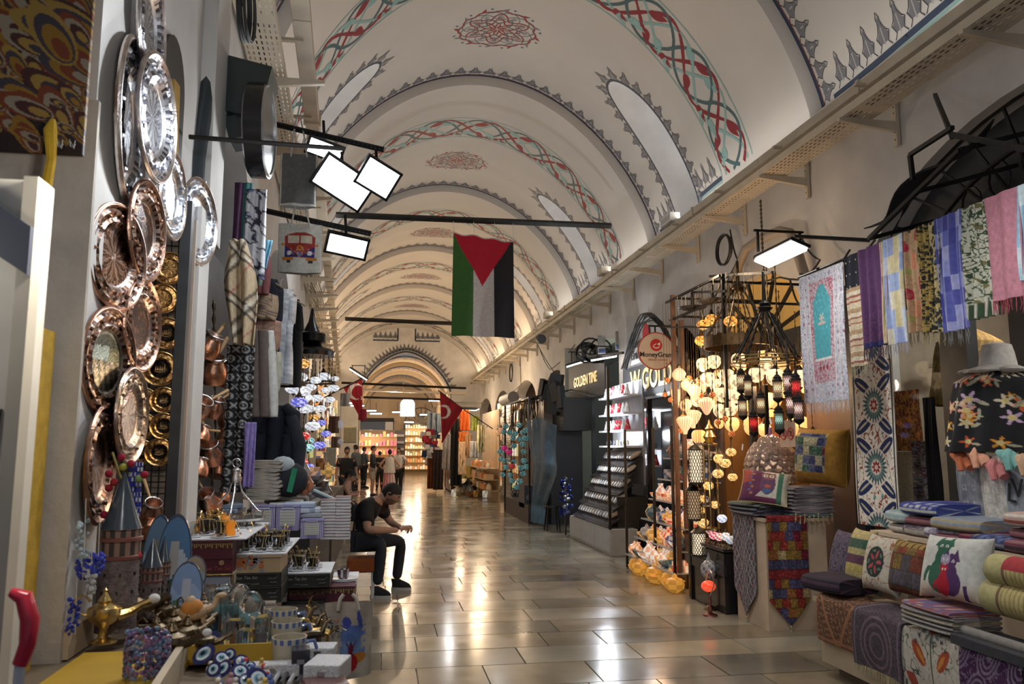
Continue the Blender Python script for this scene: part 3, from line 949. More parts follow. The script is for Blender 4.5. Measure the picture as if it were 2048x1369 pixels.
def greenvine(U,V):
 a=p_vines((.55,.55,.47),(.05,.09,.05),(.22,.20,.10),13,6,.24,(.08,.12,.08))(U,V)
 e=V>.62;b=Cv(U,V,(.07,.12,.07));u=U%.07-.035;b.put((np.abs(u)<.013),(.55,.55,.5));b.put((np.abs(u)<.004),(.3,.08,.08))
 return np.where(e[...,None],b.I,a)
def purple(U,V):
 c=Cv(U,V,(.12,.05,.14));n=wob(U,V,20,9)
 c.put((np.abs(n)<.15)&(V>.5),(.20,.09,.18));c.put(V>.72,(.04,.04,.16))
 return c.I
PT={'cream':dotted_cream,'purple':purple,'yellow':lambda U,V:np.where((np.sin(U*130)>0)[...,None],np.array((.60,.55,.34)),np.array((.62,.42,.40)))*np.ones(U.shape+(3,)),'bluecheck':p_check([(.36,.44,.66),(.55,.60,.70),(.62,.56,.36),(.34,.40,.62),(.66,.62,.50)],.07,.13,4),'peach':peach,'leaf1':p_vines((.05,.05,.04),(.50,.38,.14),(.42,.30,.10),14,31,.34),'leaf2':p_vines((.05,.05,.05),(.55,.46,.24),(.10,.16,.20),11,17,.40),'blue':p_check([(.09,.10,.36),(.17,.19,.50),(.33,.36,.66),(.12,.13,.42),(.40,.42,.66)],.055,.10,8),'green':greenvine,'pink':p_plain((.52,.26,.32)),'sky':p_check([(.30,.48,.62),(.55,.66,.72),(.42,.58,.68)],.08,.12,6)}
for i,(a,b,yb,key,lab,fr)in enumerate(SCARF):
 t=lambda px:(px-1597)/(2048-1597)
 ytop=lambda px:556+(372-556)*t(px)
 A=ax(a,ytop(a),3.60);B=ax(b,ytop(b),3.60);Bt=ax((a+b)/2,yb,3.60)
 zt=(A.z+B.z)/2+.012
 hanging('scarf',lab,'scarf',3.60-.012*(i%2),A.y,B.y,zt,Bt.z,PT[key],'scarves on the rod',sway=.010+.004*(i%3),folds=2+i%3,fringe=fr,seed=i,dens=.0045)
A=ax(1603,556,3.6);B=ax(1688,520,3.6);Cc=ax(1640,806,3.6)
hanging('prayer_rug','turquoise and lilac prayer rug hanging beside the scarves','rug',3.58,A.y,B.y,A.z-.01,Cc.z,p_rug,sway=.012,folds=1.3,fringe=(.55,.55,.6),seed=3,dens=.005)
A=ax(1701,735,3.95);B=ax(1783,700,3.95)
hanging('suzani_runner','long white embroidered hanging with round teal and red flowers','wall hanging',3.95,A.y,B.y,2.62,1.02,p_suzani,sway=.01,folds=1.0,seed=2,dens=.0045)
# shop window of the textile shop
f=thing('textile_shopfront','black metal shopfront of the textile shop','shopfront',(0,0,0))
for(ya,yb,d)in((5.42,5.72,.10),(4.85,5.0,.08),(6.86,7.0,.1),(2.7,2.9,.1)):
 mb=MB();mb.box((4.45,(ya+yb)/2,1.6),(d,yb-ya,3.2));mb.build('upright',DARKM,f)
for z,h in((3.05,.16),(.2,.4)):mb=MB();mb.box((4.45,4.8,z),(.12,4.4,h));mb.build('rail',DARKM,f)
mb=MB();mb.box((4.45,6.28,1.7),(.012,1.16,2.6));mb.build('glass_pane',GLASS,f)
a=ARCHES[0];cy=(a[0]+a[1])/2;hw=(a[1]-a[0])/2
mb=MB()
for(rr)in(1.0,.72,.28):
 mb.tube([(4.72,cy+hw*rr*math.cos(t),2.95+(a[3]-2.95)*rr*math.sin(t))for t in[PI*q/24 for q in range(25)]],.022,6)
for q in range(1,16):
 t=PI*q/16;mb.bar((4.72,cy+hw*.28*math.cos(t),2.95+1.35*.28*math.sin(t)),(4.72,cy+hw*math.cos(t),2.95+1.35*math.sin(t)),.02)
for q in range(12):
 t=PI*(q+.5)/12;c_=(4.72,cy+hw*.62*math.cos(t),2.95+1.35*.62*math.sin(t))
 mb.tube([(4.72,c_[1]+.11*math.cos(s),c_[2]+.14*math.sin(s))for s in[2*PI*k/12 for k in range(12)]],.010,5,closed=True)
mb.bar((4.72,a[0],2.95),(4.72,a[1],2.95),.07,.10)
fl=tag(mb.build('fanlight_grille',BLACKM),'black iron half round fanlight grille above the scarves','grille')
mb=MB();mb.add([(4.85,cy+hw*math.cos(PI*q/20),2.95+1.35*math.sin(PI*q/20))for q in range(21)],[tuple(range(21))],col=(.012,.012,.014));mb.build('dark_backing',DARKM,fl)
mb=MB()
Pq=[ax(1738,478,3.75),ax(1830,385,3.75),ax(1920,300,3.75)]
for p in Pq:mb.bar(p,(4.6,p.y,p.z+.25),.03)
mb.bar(Pq[0],Pq[2],.03)
mb.bar(ax(1870,190,4.4),ax(1905,275,3.9),.03);mb.bar(ax(1820,310,4.0),ax(1905,255,3.9),.03);mb.bar(ax(1820,310,4.0),ax(1826,360,4.0),.03);mb.bar(ax(1905,270,3.9),ax(2060,300,3.9),.04)
af=tag(mb.build('folded_awning',BLACKM),'black folded awning frame hung under the iron fanlight','awning')
mb=MB()
q0,q1=ax(1750,470,4.1),ax(1905,300,4.1)
mb.grid(lambda u,v:(4.0+.45*v+.04*math.sin(u*9),q0.y+(q1.y-q0.y)*u,q0.z+.05+(q1.z-q0.z)*u*.7+.30*v-.05*math.sin(u*7+v*3)),14,6,col=(.02,.02,.022))
mb.build('folded_canvas',CLOTH,af,thick=.01)
# inside the window
def pix_hang(name,label,cat,X,p0,p1,ybot,paint,**k):
 A=ax(p0[0],p0[1],X);B=ax(p1[0],p1[1],X);Cb=ax((p0[0]+p1[0])/2,ybot,X)
 return hanging(name,label,cat,X,A.y,B.y,(A.z+B.z)/2,Cb.z,paint,**k)
pix_hang('paisley_shawl','orange and maroon paisley shawl hanging inside the shop window','shawl',4.75,(1786,785),(1838,778),903,p_vines((.20,.03,.02),(.50,.24,.05),(.55,.28,.06),12,3,.38),sway=.006)
pix_hang('cream_cloth','cream patterned cloth hanging under the orange paisley shawl','cloth',4.8,(1782,905),(1830,903),1012,p_vines((.60,.52,.38),(.50,.42,.30),(.55,.47,.34),16,5,.2),sway=.005)
pix_hang('knotted_scarf','dark knotted scarf with small red and blue flowers in the shop window','scarf',4.6,(1822,885),(1850,880),1010,p_vines((.09,.02,.03),(.32,.28,.30),(.10,.16,.30),24,15,.3),sway=.03,folds=2)
pix_hang('dark_curtain','long black fabric hanging behind the black window post','curtain',4.4,(1845,800),(1868,790),1035,p_plain((.015,.015,.018)),sway=.02)
ld=None
for i,(px,py)in enumerate([(1798,735),(1830,720),(1880,692),(1885,735),(1815,745),(1890,676)]):
 p=ax(px,py,5.3+.25*(i%3))
 t=thing('ceiling_disc_lamp','round white ceiling lamp glowing inside the textile shop','lamp',p,group='disc lamps in the textile shop')
 m1=MB();m1.lathe([(0,0),(.10,.0),(.10,.02),(0,.02)],n=16);m1.build('diffuser',LEDS,t)
 m1=MB();m1.lathe([(.10,-.002),(.115,-.002),(.115,.03),(.10,.03)],n=16);m1.build('rim',WHITEP,t)
bulb('window_light',(5.2,5.6,2.9),35,NEUT,.1);bulb('window_light',(5.0,3.9,2.8),30,NEUT,.1)
mb=MB()
for z in(1.0,1.3,1.6,1.9):mb.box((6.2,4.6,z),(.5,3.2,.03),col=(.5,.42,.32))
mb.box((6.5,4.6,1.2),(.03,3.2,2.4),col=(.42,.34,.25))
sh=tag(mb.build('shelving_unit',PAINT),'beige shelves along the rear wall of the textile shop','shelves')
for z in(1.0,1.3,1.6):
 for k in range(9):
  c=rnd.choice([(.3,.12,.1),(.1,.12,.25),(.45,.38,.3),(.12,.2,.18),(.25,.2,.3),(.4,.25,.1)])
  folded('folded_shawl','folded coloured shawls stored on the beige shelves of the textile shop',(6.15,3.2+k*.33,z+.08),.36,.28,.13,[c,jit(c,.3),tuple(x*.5 for x in c)],group='shawls on the shelves',seed=k,cat='shawl')
def mannequin(name,label,p,h,drape,w=.22,hat=False,seed=0):
 t=thing(name,label,'mannequin',p)
 mb=MB();prof=[(0.02,0),(.10,.02),(.11,.12),(.125,.3),(.115,.42),(.15,.60),(.165,.72),(.12,.82),(.05,.88),(.045,.97),(0,.98)]
 mb.lathe([(r*w/.165,z*h)for r,z in prof],n=24,sy=.62,col=(.5,.47,.43));mb.build('body_form',PAINT,t)
 n,m=210,120
 u=np.linspace(0,1,n+1);v=np.linspace(0,1,m+1);U,V=np.meshgrid(u,v)
 zz=h*(.90-.88*V)
 rr=np.interp(zz/h,[0,.3,.6,.75,.83,.9],[.24,.215,.20,.185,.125,.055])*w/.165
 an=U*2*PI
 fold=1+.05*np.sin(an*9+3*V+seed)*(0.3+V)
 P=np.stack([rr*fold*np.cos(an),rr*fold*.72*np.sin(an),zz],-1)
 C=drape((U-.5)*1.7,V*h)
 gridobj('drape',P,C,CLOTH,t)
 return t
G_=lambda U,V:np.where((wob(U,V+U*.8,12,6)>.2)[...,None],np.array((.30,.20,.05)),np.array((.20,.12,.03)))*np.ones(U.shape+(3,))
p=ax(1948,815,4.85)
mannequin('draped_mannequin','mannequin bust wrapped in shimmering dark gold shawl inside the shop',p,.72,G_,.24)
p=ax(2010,908,4.25)
t=mannequin('shawl_mannequin','mannequin wearing a black shawl with orange and white flowers under a pale hat',p,.66,p_floralblack,.27,seed=2)
mb=MB();mb.lathe([(.23,.56),(.235,.57),(.13,.61),(.115,.70),(.10,.755),(.05,.77),(0,.77)],n=28,sy=.8,col=(.62,.60,.55));mb.build('hat',CLOTH,t)
mb=MB()
for k in range(6):
 a=k*1.05+.3
 mb.ball((.18*math.cos(a),.16*math.sin(a),.57),(.09,.07,.025),10,6,col=(.6,.57,.52))
mb.build('hat_scarf',CLOTH,t)
def monogram(U,V):
 c=Cv(U,V,(.30,.31,.33));u=U%.09-.045;v=V%.11-.055
 c.put((np.abs(np.abs(u)-.012)<.003)&(np.abs(v)<.022),(.5,.5,.52));c.put((np.abs(np.abs(v)-.014)<.003)&(np.abs(u)<.014),(.5,.5,.52))
 return c.I*(1+.12*wob(U,V,5,3)[...,None])
pix_hang('grey_towel','grey woven towel with small pale monograms hanging by the counter','towel',4.05,(1912,930),(1962,925),1055,monogram,sway=.008,dens=.005)
pix_hang('white_lace_towel','white lace patterned towel hanging beside the grey towel','towel',4.0,(1958,915),(2008,910),1060,p_vines((.62,.60,.56),(.50,.46,.42),(.56,.52,.48),15,6,.2),sway=.006)
lv=pix_hang('blue_grey_towel','blue grey towel with large dark crossed letters','towel',4.0,(2006,920),(2058,915),1075,p_plain((.33,.36,.40),.08),sway=.002)
q=ax(2031,985,3.985)
mb=MB()
g=text_geo('L',.17,.002);mb.add(g[0],g[1],col=(.015,.015,.02),T=face_x(q+Vector((0,.035,-.012)))@Matrix.Rotation(-.12,4,'Z'))
g=text_geo('V',.17,.002);mb.add(g[0],g[1],col=(.015,.015,.02),T=face_x(q+Vector((-.002,-.02,.02))))
mb.build('lettering',PAINT,lv)
for i,(px,py,c)in enumerate([(1925,918,(.60,.18,.08)),(1955,912,(.66,.34,.22)),(1990,935,(.60,.22,.22)),(2020,915,(.20,.45,.42)),(2050,925,(.62,.40,.25))]):
 p=ax(px,py,3.95)
 mb=MB()
 mb.tube([p+Vector((0,.10,.03)),p+Vector((0,.04,.012)),p,p+Vector((-.01,-.06,-.02)),p+Vector((-.02,-.10,-.06))],[.02,.04,.045,.04,.03],10,col=c)
 mb.tube([p+Vector((-.02,-.02,.045)),p+Vector((-.05,-.03,0)),p+Vector((-.055,-.05,-.08))],[.02,.03,.02],8,col=jit(c,.3))
 tag(mb.build('rolled_scarf',CLOTH),['bright orange','peach','coral red','turquoise patterned','pale apricot'][i]+' rolled scarf laid over the hanging towels','scarf')
# counter, bench and their cloths
mb=MB();mb.box((4.02,4.35,.50),(.54,2.65,1.0),col=(.55,.44,.32));mb.box((4.0,4.35,1.01),(.60,2.72,.03),col=(.62,.50,.37))
tag(mb.build('shop_counter',PAINT),'pale wooden counter piled with folded scarves in front of the shop window','counter')
mb=MB();mb.box((3.47,4.45,.30),(.44,2.5,.42),col=(.50,.40,.28));mb.box((3.46,4.45,.53),(.46,2.62,.04),col=(.56,.45,.32));mb.box((3.56,4.45,.05),(.42,2.4,.10),col=(.18,.14,.1))
tag(mb.build('display_bench',PAINT),'low pale wooden bench hung with rugs in front of the counter','bench')
FC=[((1790,1048),.42,.30,[(.30,.42,.44),(.42,.50,.5),(.5,.6,.6)],'pale turquoise folded scarf on the pile beside the embroidered hanging',None),((1835,1025),.46,.42,[(.06,.08,.28),(.08,.10,.35),(.55,.6,.6)],'royal blue scarf with white letter shapes on top of the counter pile',p_letters((.035,.05,.26),(.5,.53,.6))),((1905,1045),.50,.40,[(.28,.33,.40),(.36,.3,.2),(.5,.4,.25)],'denim blue and tan folded scarf in the middle of the counter',None),((1880,1068),.44,.36,[(.42,.38,.46),(.55,.5,.55),(.2,.15,.25)],'white and lilac speckled folded scarf at the counter edge',p_vines((.55,.53,.56),(.25,.22,.34),(.4,.36,.45),16,3,.25)),((1830,1085),.40,.34,[(.16,.10,.14),(.3,.25,.3),(.08,.06,.08)],'dark plum patterned folded scarf under the lilac one',p_vines((.12,.08,.12),(.4,.36,.42),(.2,.1,.14),16,13,.22)),((1985,1062),.46,.40,[(.04,.06,.16),(.08,.1,.25),(.3,.3,.35)],'navy flowered folded scarf near the counter end',p_vines((.04,.05,.15),(.14,.18,.36),(.3,.2,.15),14,7,.22)),((1960,1085),.42,.42,[(.14,.02,.05),(.3,.1,.12),(.06,.02,.03)],'maroon striped folded scarf below the navy one',None),((2030,1085),.46,.42,[(.16,.04,.07),(.28,.14,.16),(.05,.03,.05)],'dark red folded scarf at the far end of the pile',None),((2045,1050),.40,.36,[(.5,.35,.3),(.6,.55,.5),(.3,.08,.06)],'red and white striped folded scarf on the topmost layer',None)]
for k,(pp,sx,sy,cols,lab,pt)in enumerate(FC):
 p=ax(pp[0],pp[1],3.72)
 base=1.025
 lev=3 if k in(1,8)else 2 if k in(0,2)else 1
 z=base+.05+.075*(lev-1)
 for q in range(lev-1):
  c2=rnd.choice([(.25,.1,.12),(.3,.34,.38),(.12,.12,.2),(.42,.38,.34)])
  folded('folded_scarf','folded scarves lying under the top ones on the wooden counter',(3.95,p.y,base+.035+.075*q),sx,sy*.92,.07,[c2,jit(c2,.4),tuple(x*.4 for x in c2)],rnd.uniform(-.1,.1),'scarves under the counter piles',seed=k*7+q)
 folded('folded_scarf',lab,(3.93,p.y,z-.005),sx,sy,.09,cols,rnd.uniform(-.2,.2),None,seed=k,paint=pt,layers=3)
def drape_front(name,label,y0,y1,ztop,zbot,x,paint,cat='rug',back=.30,thick=.008,group=None,seed=0,fringe=None,dens=.0055):
 w=y0-y1;L=back+(ztop-zbot);nu=int(w/dens);nv=int(L/dens)
 u=np.linspace(0,1,nu+1);v=np.linspace(0,1,nv+1);U,V=np.meshgrid(u,v);S=V*L
 X=np.where(S<back,x+(back-S),x-.012*np.sin(np.clip((S-back)*9,0,3))-.012*np.sin(U*7+seed)*np.clip((S-back)*3,0,1))
 Z=np.where(S<back,ztop+.012*np.sin(U*9+S*7+seed),ztop-(S-back))
 k=np.clip(1-np.abs(S-back)/.03,0,1);X=X+.01*k;Z=Z-.006*k
 Y=y0-U*w
 o=gridobj(name,np.stack([X,Y,Z],-1),paint((U-.5)*w,S),CLOTH,None,thick)
 tag(o,label,cat,group)
 if fringe:
  mb=MB();n=int(w/.014)
  for i in range(n):
   yy=y0-(i+.5)/n*w
   mb.tube([(x-.012,yy,zbot+.005),(x-.018,yy+rnd.uniform(-.01,.01),zbot-.045)],[.004,.002],4,col=jit(fringe,.3))
  mb.build('fringe',CLOTH,o,kind='stuff')
 return o
def copper(U,V):
 c=Cv(U,V,(.16,.08,.05));n=wob(U,V,24,2);c.put(n>.35,(.30,.17,.10));m=wob(U,V,40,5);c.put(m>1.1,(.55,.42,.30))
 e=np.abs(U)>.26;c.put(e|(V>.60),(.24,.11,.06));c.put((np.abs(np.abs(U)-.25)<.01)|(np.abs(V-.585)<.01),(.36,.18,.10))
 c.put((np.abs(np.abs(U)*.9-(.62-V)*.55)<.014)&(V>.3),(.38,.19,.10))
 return c.I
def greypurple(U,V):
 c=Cv(U,V,(.085,.065,.085));n=wob(U,V,26,12);c.put(np.abs(n)<.25,(.15,.12,.15))
 d=np.hypot(U,(V-.50)*.9);
 for q in(.16,.12,.07):c.put(np.abs(d-q)<.008,(.22,.16,.19))
 c.put(np.abs(U)>.27,(.06,.055,.065));c.put(V>.72,(.06,.055,.065));c.put(np.abs(np.abs(U)-.23)<.008,(.2,.16,.2))
 return c.I
yb=lambda px,py:ax(px,py,3.22).y
DR=[('embroidered_rug','copper brown sequined cloth with triangular trim over the bench end',1640,1722,1190,1295,copper),('plush_rug','dark grey and plum oval patterned rug over the bench',1716,1812,1200,1345,greypurple),('tulip_cloth','white cloth printed with red tulips and dark leaves over the bench',1808,1935,1235,1400,p_tulip),('paisley_cloth','plum purple cloth with silver paisley swirls over the bench',1928,2052,1240,1420,p_paisley((.10,.03,.11),(.30,.24,.33),(.42,.36,.44)))]
for i,(nm,lab,a,b,yt,ybm,pt)in enumerate(DR):
 A=ax(a,yt,3.24);B=ax(b,yt+15,3.24);Cb=ax((a+b)/2,ybm,3.22)
 drape_front(nm,lab,A.y,B.y,.565+.01*(i%2),max(.12,Cb.z),3.215-.012*(i%2),pt,seed=i,fringe=(.5,.42,.25)if i==1 else None,cat='rug'if i<2 else 'cloth')
folded('velvet_pile','black and plum velvet cloths folded on the bench end above the copper cloth',(3.42,ax(1680,1180,3.42).y,.64),.42,.40,.12,[(.03,.02,.04),(.08,.04,.07),(.01,.01,.02)],.2,seed=3)
for k in range(5):
 c=[(.36,.34,.30),(.2,.18,.2),(.44,.38,.26),(.30,.26,.3),(.36,.1,.1)][k]
 folded('cushion_cover','thin folded cushion covers stacked above the tulip cloth',(3.36,ax(1880,1215,3.3).y,.60+.026*k),.36,.44,.03,[c,(.5,.47,.42),tuple(x*.4 for x in c)],rnd.uniform(-.06,.06),'cushion covers stacked above the tulip cloth',seed=k,paint=p_vines((.3,.08,.08),(.1,.12,.3),(.5,.45,.35),18,3,.3)if k==4 else None)
mb=MB();A=ax(1938,1215,3.3);B=ax(2060,1240,3.3)
mb.tube([(3.26,A.y,.63),(3.26,B.y-.2,.63)],.028,12,col=(.26,.24,.22))
mb.box((3.32,(A.y+B.y)/2-.1,.59),(.3,A.y-B.y+.2,.05),col=(.05,.05,.06))
tag(mb.build('rolled_mat',CLOTH),'rolled taupe mat on folded black cloth above the purple cloth','mat')
def bench_cushion(label,px0,px1,py0,py1,x,paint,T=.14,lean=-.25,yaw=0,back=(.3,.25,.2),pipe=None,roll=0,name='cushion',extra=None,zoff=0):
 A=ax(px0,(py0+py1)/2,x);B=ax(px1,(py0+py1)/2,x)
 t=ax((px0+px1)/2,py0,x);b=ax((px0+px1)/2,py1,x)
 W=abs(A.y-B.y)/max(.6,math.cos(yaw));H=t.z-b.z
 c=(A+B)/2;c.z=(t.z+b.z)/2+zoff
 return cushion(name,label,W,H,T,paint,face_x(c,lean=lean,yaw=yaw,roll=roll),None,back,pipe)
bench_cushion('grey plum velvet cushion standing beside the wooden pedestal',1668,1716,1062,1168,3.62,p_paisley((.10,.08,.12),(.2,.17,.22),None,.16),back=(.1,.08,.12))
bench_cushion('cushion striped in green, plum and yellow beside the grey plum one',1703,1745,1058,1170,3.58,p_bands([(0,(.5,.42,.22)),(.25,(.08,.14,.10)),(.45,(.42,.38,.2)),(.6,(.14,.06,.1)),(.8,(.45,.38,.15))],.34),back=(.45,.38,.2))
def creamfl(U,V):
 c=Cv(U,V,(.58,.54,.46));n=wob(U,V,6,5);c.put(np.abs(n)<.07,(.35,.16,.08));c.put(wob(U,V,10,6)>1.3,(.45,.22,.08))
 d=np.hypot(U/.10,(V-.2)/.11);c.put(d<1,(.03,.05,.05))
 for k in range(5):c.ell(.05*math.cos(k*1.26),.2+.055*math.sin(k*1.26),.03,.013,k*1.26,(.45,.10,.12));c.ell(.075*math.cos(k*1.26+.6),.2+.08*math.sin(k*1.26+.6),.02,.009,k,(.15,.26,.16))
 return c.I
bench_cushion('cream cushion with a dark oval of pink tulips',1736,1806,1072,1188,3.52,creamfl,T=.16,back=(.5,.46,.4))
def brownpatch(U,V):
 I=p_patch(U*.8,V*.8)*.5+np.array((.06,.045,.02));c=Cv(U,V,(0,0,0));c.I=I
 c.put(V<.05,(.36,.24,.08));c.put((V<.05)&(np.abs(U%.06-.03)<.008),(.04,.03,.02))
 return c.I
bench_cushion('brown and olive patchwork cushion with golden top edge',1788,1872,1083,1195,3.50,brownpatch,T=.16,back=(.12,.09,.05))
def cats(U,V):
 H=.40;c=Cv(U,V,(.60,.61,.58));c.mix(np.clip((V-.27)*5,0,1),(.62,.42,.24))
 def cat(cx,by,r,h,col,tail=1):
  c.ell(cx,by-h*.36,r,h*.40,0,col);c.ell(cx,by-h*.72,r*.62,h*.22,0,col)
  hy=by-h
  c.ell(cx,hy,r*.55,r*.45,0,col)
  for s in(-1,1):c.put((np.abs(U-cx-s*r*.40)<(V-(hy-r*.75))*.5)&(V>hy-r*.75)&(V<hy),col)
  th=np.arctan2(V-(by-h*.2),U-cx);d=np.hypot(U-cx,V-(by-h*.2))
  c.put((np.abs(d-r*1.35)<r*.16)&(th*tail>-.2)&(np.sign(U-cx)==tail)&(V>by-h*.55),col)
  for s in(-1,1):c.ell(cx+s*r*.22,hy,r*.12,r*.10,0,(.75,.75,.7));c.ell(cx+s*r*.22,hy,r*.05,r*.06,0,(.03,.03,.03))
 cat(-.03,.36,.105,.28,(.04,.15,.10),-1)
 cat(.05,.37,.10,.20,(.11,.04,.16),1)
 c.ell(.0,.165,.042,.034,0,(.40,.36,.50));c.put((np.abs(np.abs(U)-.03)<(V-.125)*.4)&(V>.125)&(V<.16),(.40,.36,.50))
 for s in(-1,1):c.ell(s*.016,.162,.009,.008,0,(.8,.8,.75));c.ell(s*.016,.162,.004,.005,0,(.02,.02,.02))
 cat(.0,.375,.055,.155,(.45,.01,.04),-1)
 return c.I
bench_cushion('white cushion with green, purple, lilac and red cats',1850,1980,1072,1205,3.42,cats,T=.15,lean=-.30,back=(.5,.5,.48),roll=.06)
for i,(px,py,r,lab)in enumerate([(1965,1132,.085,'pale yellow bolster with red top patch lying on another bolster'),(1958,1185,.095,'pale yellow striped bolster lying beneath the other bolster')]):
 A=ax(px,py,3.36)
 def fn(u,v,A=A,r=r):
  k=min(1,(min(v,1-v)/.09))**.5 if min(v,1-v)<.09 else 1
  return(3.40+r*k*math.cos(2*PI*u),A.y-v*.62,A.z+r*k*math.sin(2*PI*u)-.01)
 def cf(u,v,i=i):
  if i==0 and.3<v<.62 and.12<u<.45:return(.40,.04,.05)
  if.30<v<.34 or.62<v<.66:return(.20,.12,.07)
  if.34<=v<=.62:return(.50,.42,.18)if int(v*60)%3 else(.36,.28,.12)
  return(.46,.42,.20)if v>.1 else(.32,.31,.2)
 mb=MB();mb.grid(fn,28,60,cf=cf)
 tag(mb.build('bolster',CLOTH),lab,'bolster')
# wooden pedestal with runners and cushions
mb=MB()
mb.prism([(3.50,7.66),(3.50,7.02),(4.10,7.02),(4.10,7.66)],Matrix.Identity(4),.97,col=(.60,.48,.36))
mb.box((3.8,7.34,.985),(.64,.68,.03),col=(.62,.5,.38))
ped=tag(mb.build('display_pedestal',WOODL),'pale wooden box pedestal carrying cushions and table runners','pedestal')
def runner(name,label,T4,W,L,back,paint,tas,dens=.005,sag=0.0):
 """strip lying back over the top edge and hanging to a point; local x across, y up, z out"""
 nu=int(W/dens);nv=int((L+back)/dens)
 u=np.linspace(-.5,.5,nu+1);v=np.linspace(0,1,nv+1);U,V=np.meshgrid(u,v)
 pt=W*.55
 S=V*(L+back)
 S2=np.where(S>back,back+(S-back)*(1-(pt/L)*np.abs(U*2)),S)
 Z=np.where(S2<back,-(back-S2),.012+.008*np.sin(U*9));Y=np.where(S2<back,.012,-(S2-back))
 o=gridobj(name,np.stack([U*W,Y,Z],-1),paint(U*W,S2),CLOTH,None,.005)
 o.matrix_world=T4
 tag(o,label,'runner')
 mb=MB();mb.ball((0,-L-.012,.012),.012,8,6,col=tas)
 for k in range(10):
  a=k*.63;mb.tube([(0,-L-.02,.012),(.014*math.cos(a),-L-.09,.012+.012*math.sin(a))],.002,4,col=tas)
 mb.build('tassel',CLOTH,o)
 return o
runner('table_runner','grey ogee patterned runner hanging to a point on the pedestal',face_x((3.485,7.42,1.0)),.44,.94,.3,p_ogee,(.5,.46,.3))
T4=Matrix.Translation((3.70,7.005,1.01))@Matrix(((1,0,0,0),(0,0,-1,0),(0,1,0,0),(0,0,0,1)))
runner('table_runner','red and blue patchwork runner hanging to a tasselled point',T4,.40,.96,.3,p_patch,(.55,.5,.3))
for k in range(3):
 c=[(.10,.09,.12),(.04,.05,.08),(.09,.14,.10)][k]
 folded('folded_throw','dark folded throws under the owl cushion',(3.66,7.38,1.03+.038*k),.50,.50,.045,[c,(.3,.28,.3),(.02,.02,.03)],.1*k,'throws under the owl cushion',seed=k+40)
for k in range(8):
 c=[(.12,.22,.22),(.30,.26,.28),(.36,.32,.32),(.2,.18,.2),(.34,.30,.30),(.16,.14,.16),(.32,.30,.32),(.22,.19,.22)][k]
 folded('folded_cover','grey folded cushion covers stacked beneath the golden cushion',(3.98+.01*math.sin(k*2),7.20,1.025+.034*k),.46,.40,.036,[c,(.42,.38,.38),(.05,.05,.06)],rnd.uniform(-.08,.08),'covers under the golden cushion',seed=k+60)
mb=MB()
for k in range(9):
 yy=7.0;xx=3.78+k*.045;z0=1.02+rnd.uniform(-.02,.02)
 mb.ball((xx,yy-.03,z0),.010,6,4,col=(.50,.42,.22))
 for j in range(5):mb.tube([(xx,yy-.03,z0-.006),(xx+rnd.uniform(-.014,.014),yy-.032,z0-rnd.uniform(.05,.08))],.0025,4,col=jit((.50,.42,.22),.25))
tag(mb.build('tassel_fringe',CLOTH),'beige tassels hanging from the covers on the pedestal edge','tassels',kind='stuff')
def owl(U,V):
 H=.40;c=Cv(U,V,(.58,.55,.48));c.put(V>.36,(.20,.05,.12));c.put((U<-.06+.08*np.sin(V*9)),(.17,.05,.12));c.put((U<-.12)&(V<.2),(.40,.10,.08))
 c.put((U>.12),(.08,.20,.14));c.put((U>.17),(.55,.5,.42));c.ell(.03,.20,.07,.13,0,(.16,.08,.16));c.ell(.03,.10,.065,.05,0,(.30,.13,.16))
 for s in(-1,1):
  c.ell(.03+s*.028,.10,.021,.021,0,(.72,.68,.5));c.ell(.03+s*.028,.10,.009,.010,0,(.02,.02,.02))
  c.put((np.abs(U-.03-s*.05)<(V-.03)*.35)&(V>.03)&(V<.08),(.30,.13,.16))
 c.ell(.03,.23,.03,.02,0,(.45,.15,.10));c.ell(.03,.29,.045,.03,0,(.10,.16,.30))
 for k in range(8):c.flower(-.13+.02*(k%2),.05+.04*k,.018,5,(.5,.3,.15)if k%2 else(.15,.2,.4))
 return c.I
T4=Matrix.Translation((3.60,7.20,1.27))@Matrix.Rotation(-.45,4,'Z')@Matrix.Rotation(math.radians(46),4,'X')@Matrix.Rotation(-.15,4,'Z')
cushion('owl_cushion','cream cushion with a purple owl leaning on the folded throws',.44,.40,.12,owl,T4,None,(.15,.1,.15),(.5,.4,.2))
def goldpatch(U,V):
 c=Cv(U,V,(.42,.24,.05));n=wob(U,V,9,2);c.I=c.I*(1+.10*n[...,None])
 r=np.random.RandomState(11);t=r.randint(0,6,(20,20));pal=np.array([(.05,.06,.16),(.20,.03,.06),(.40,.38,.26),(.06,.14,.10),(.44,.36,.10),(.10,.12,.22)])
 s=.088;ins=(np.abs(U+.05)<.20)&(V>.05)&(V<.42)
 I=pal[t[(V/s).astype(int)%20,((U+1)/.075).astype(int)%20]]
 m=wob(U,V,20,9);I=np.where((np.abs(m)<.22)[...,None],I*1.6+.06,I)
 g=(np.abs((V/s)%1-.5)>.45);I=np.where(g[...,None],np.array((.30,.30,.28)),I)
 c.I=np.where(ins[...,None],I,c.I)
 return c.I
T4=Matrix.Translation((4.12,7.05,1.56))@Matrix.Rotation(math.radians(-68),4,'Z')@Matrix.Rotation(math.radians(90-4),4,'X')@Matrix.Rotation(math.radians(-3),4,'Z')
cushion('patchwork_cushion','large mustard cushion with a dark patchwork panel standing on the pedestal',.56,.54,.32,goldpatch,T4,None,(.42,.26,.06),(.4,.25,.06),dens=.008)
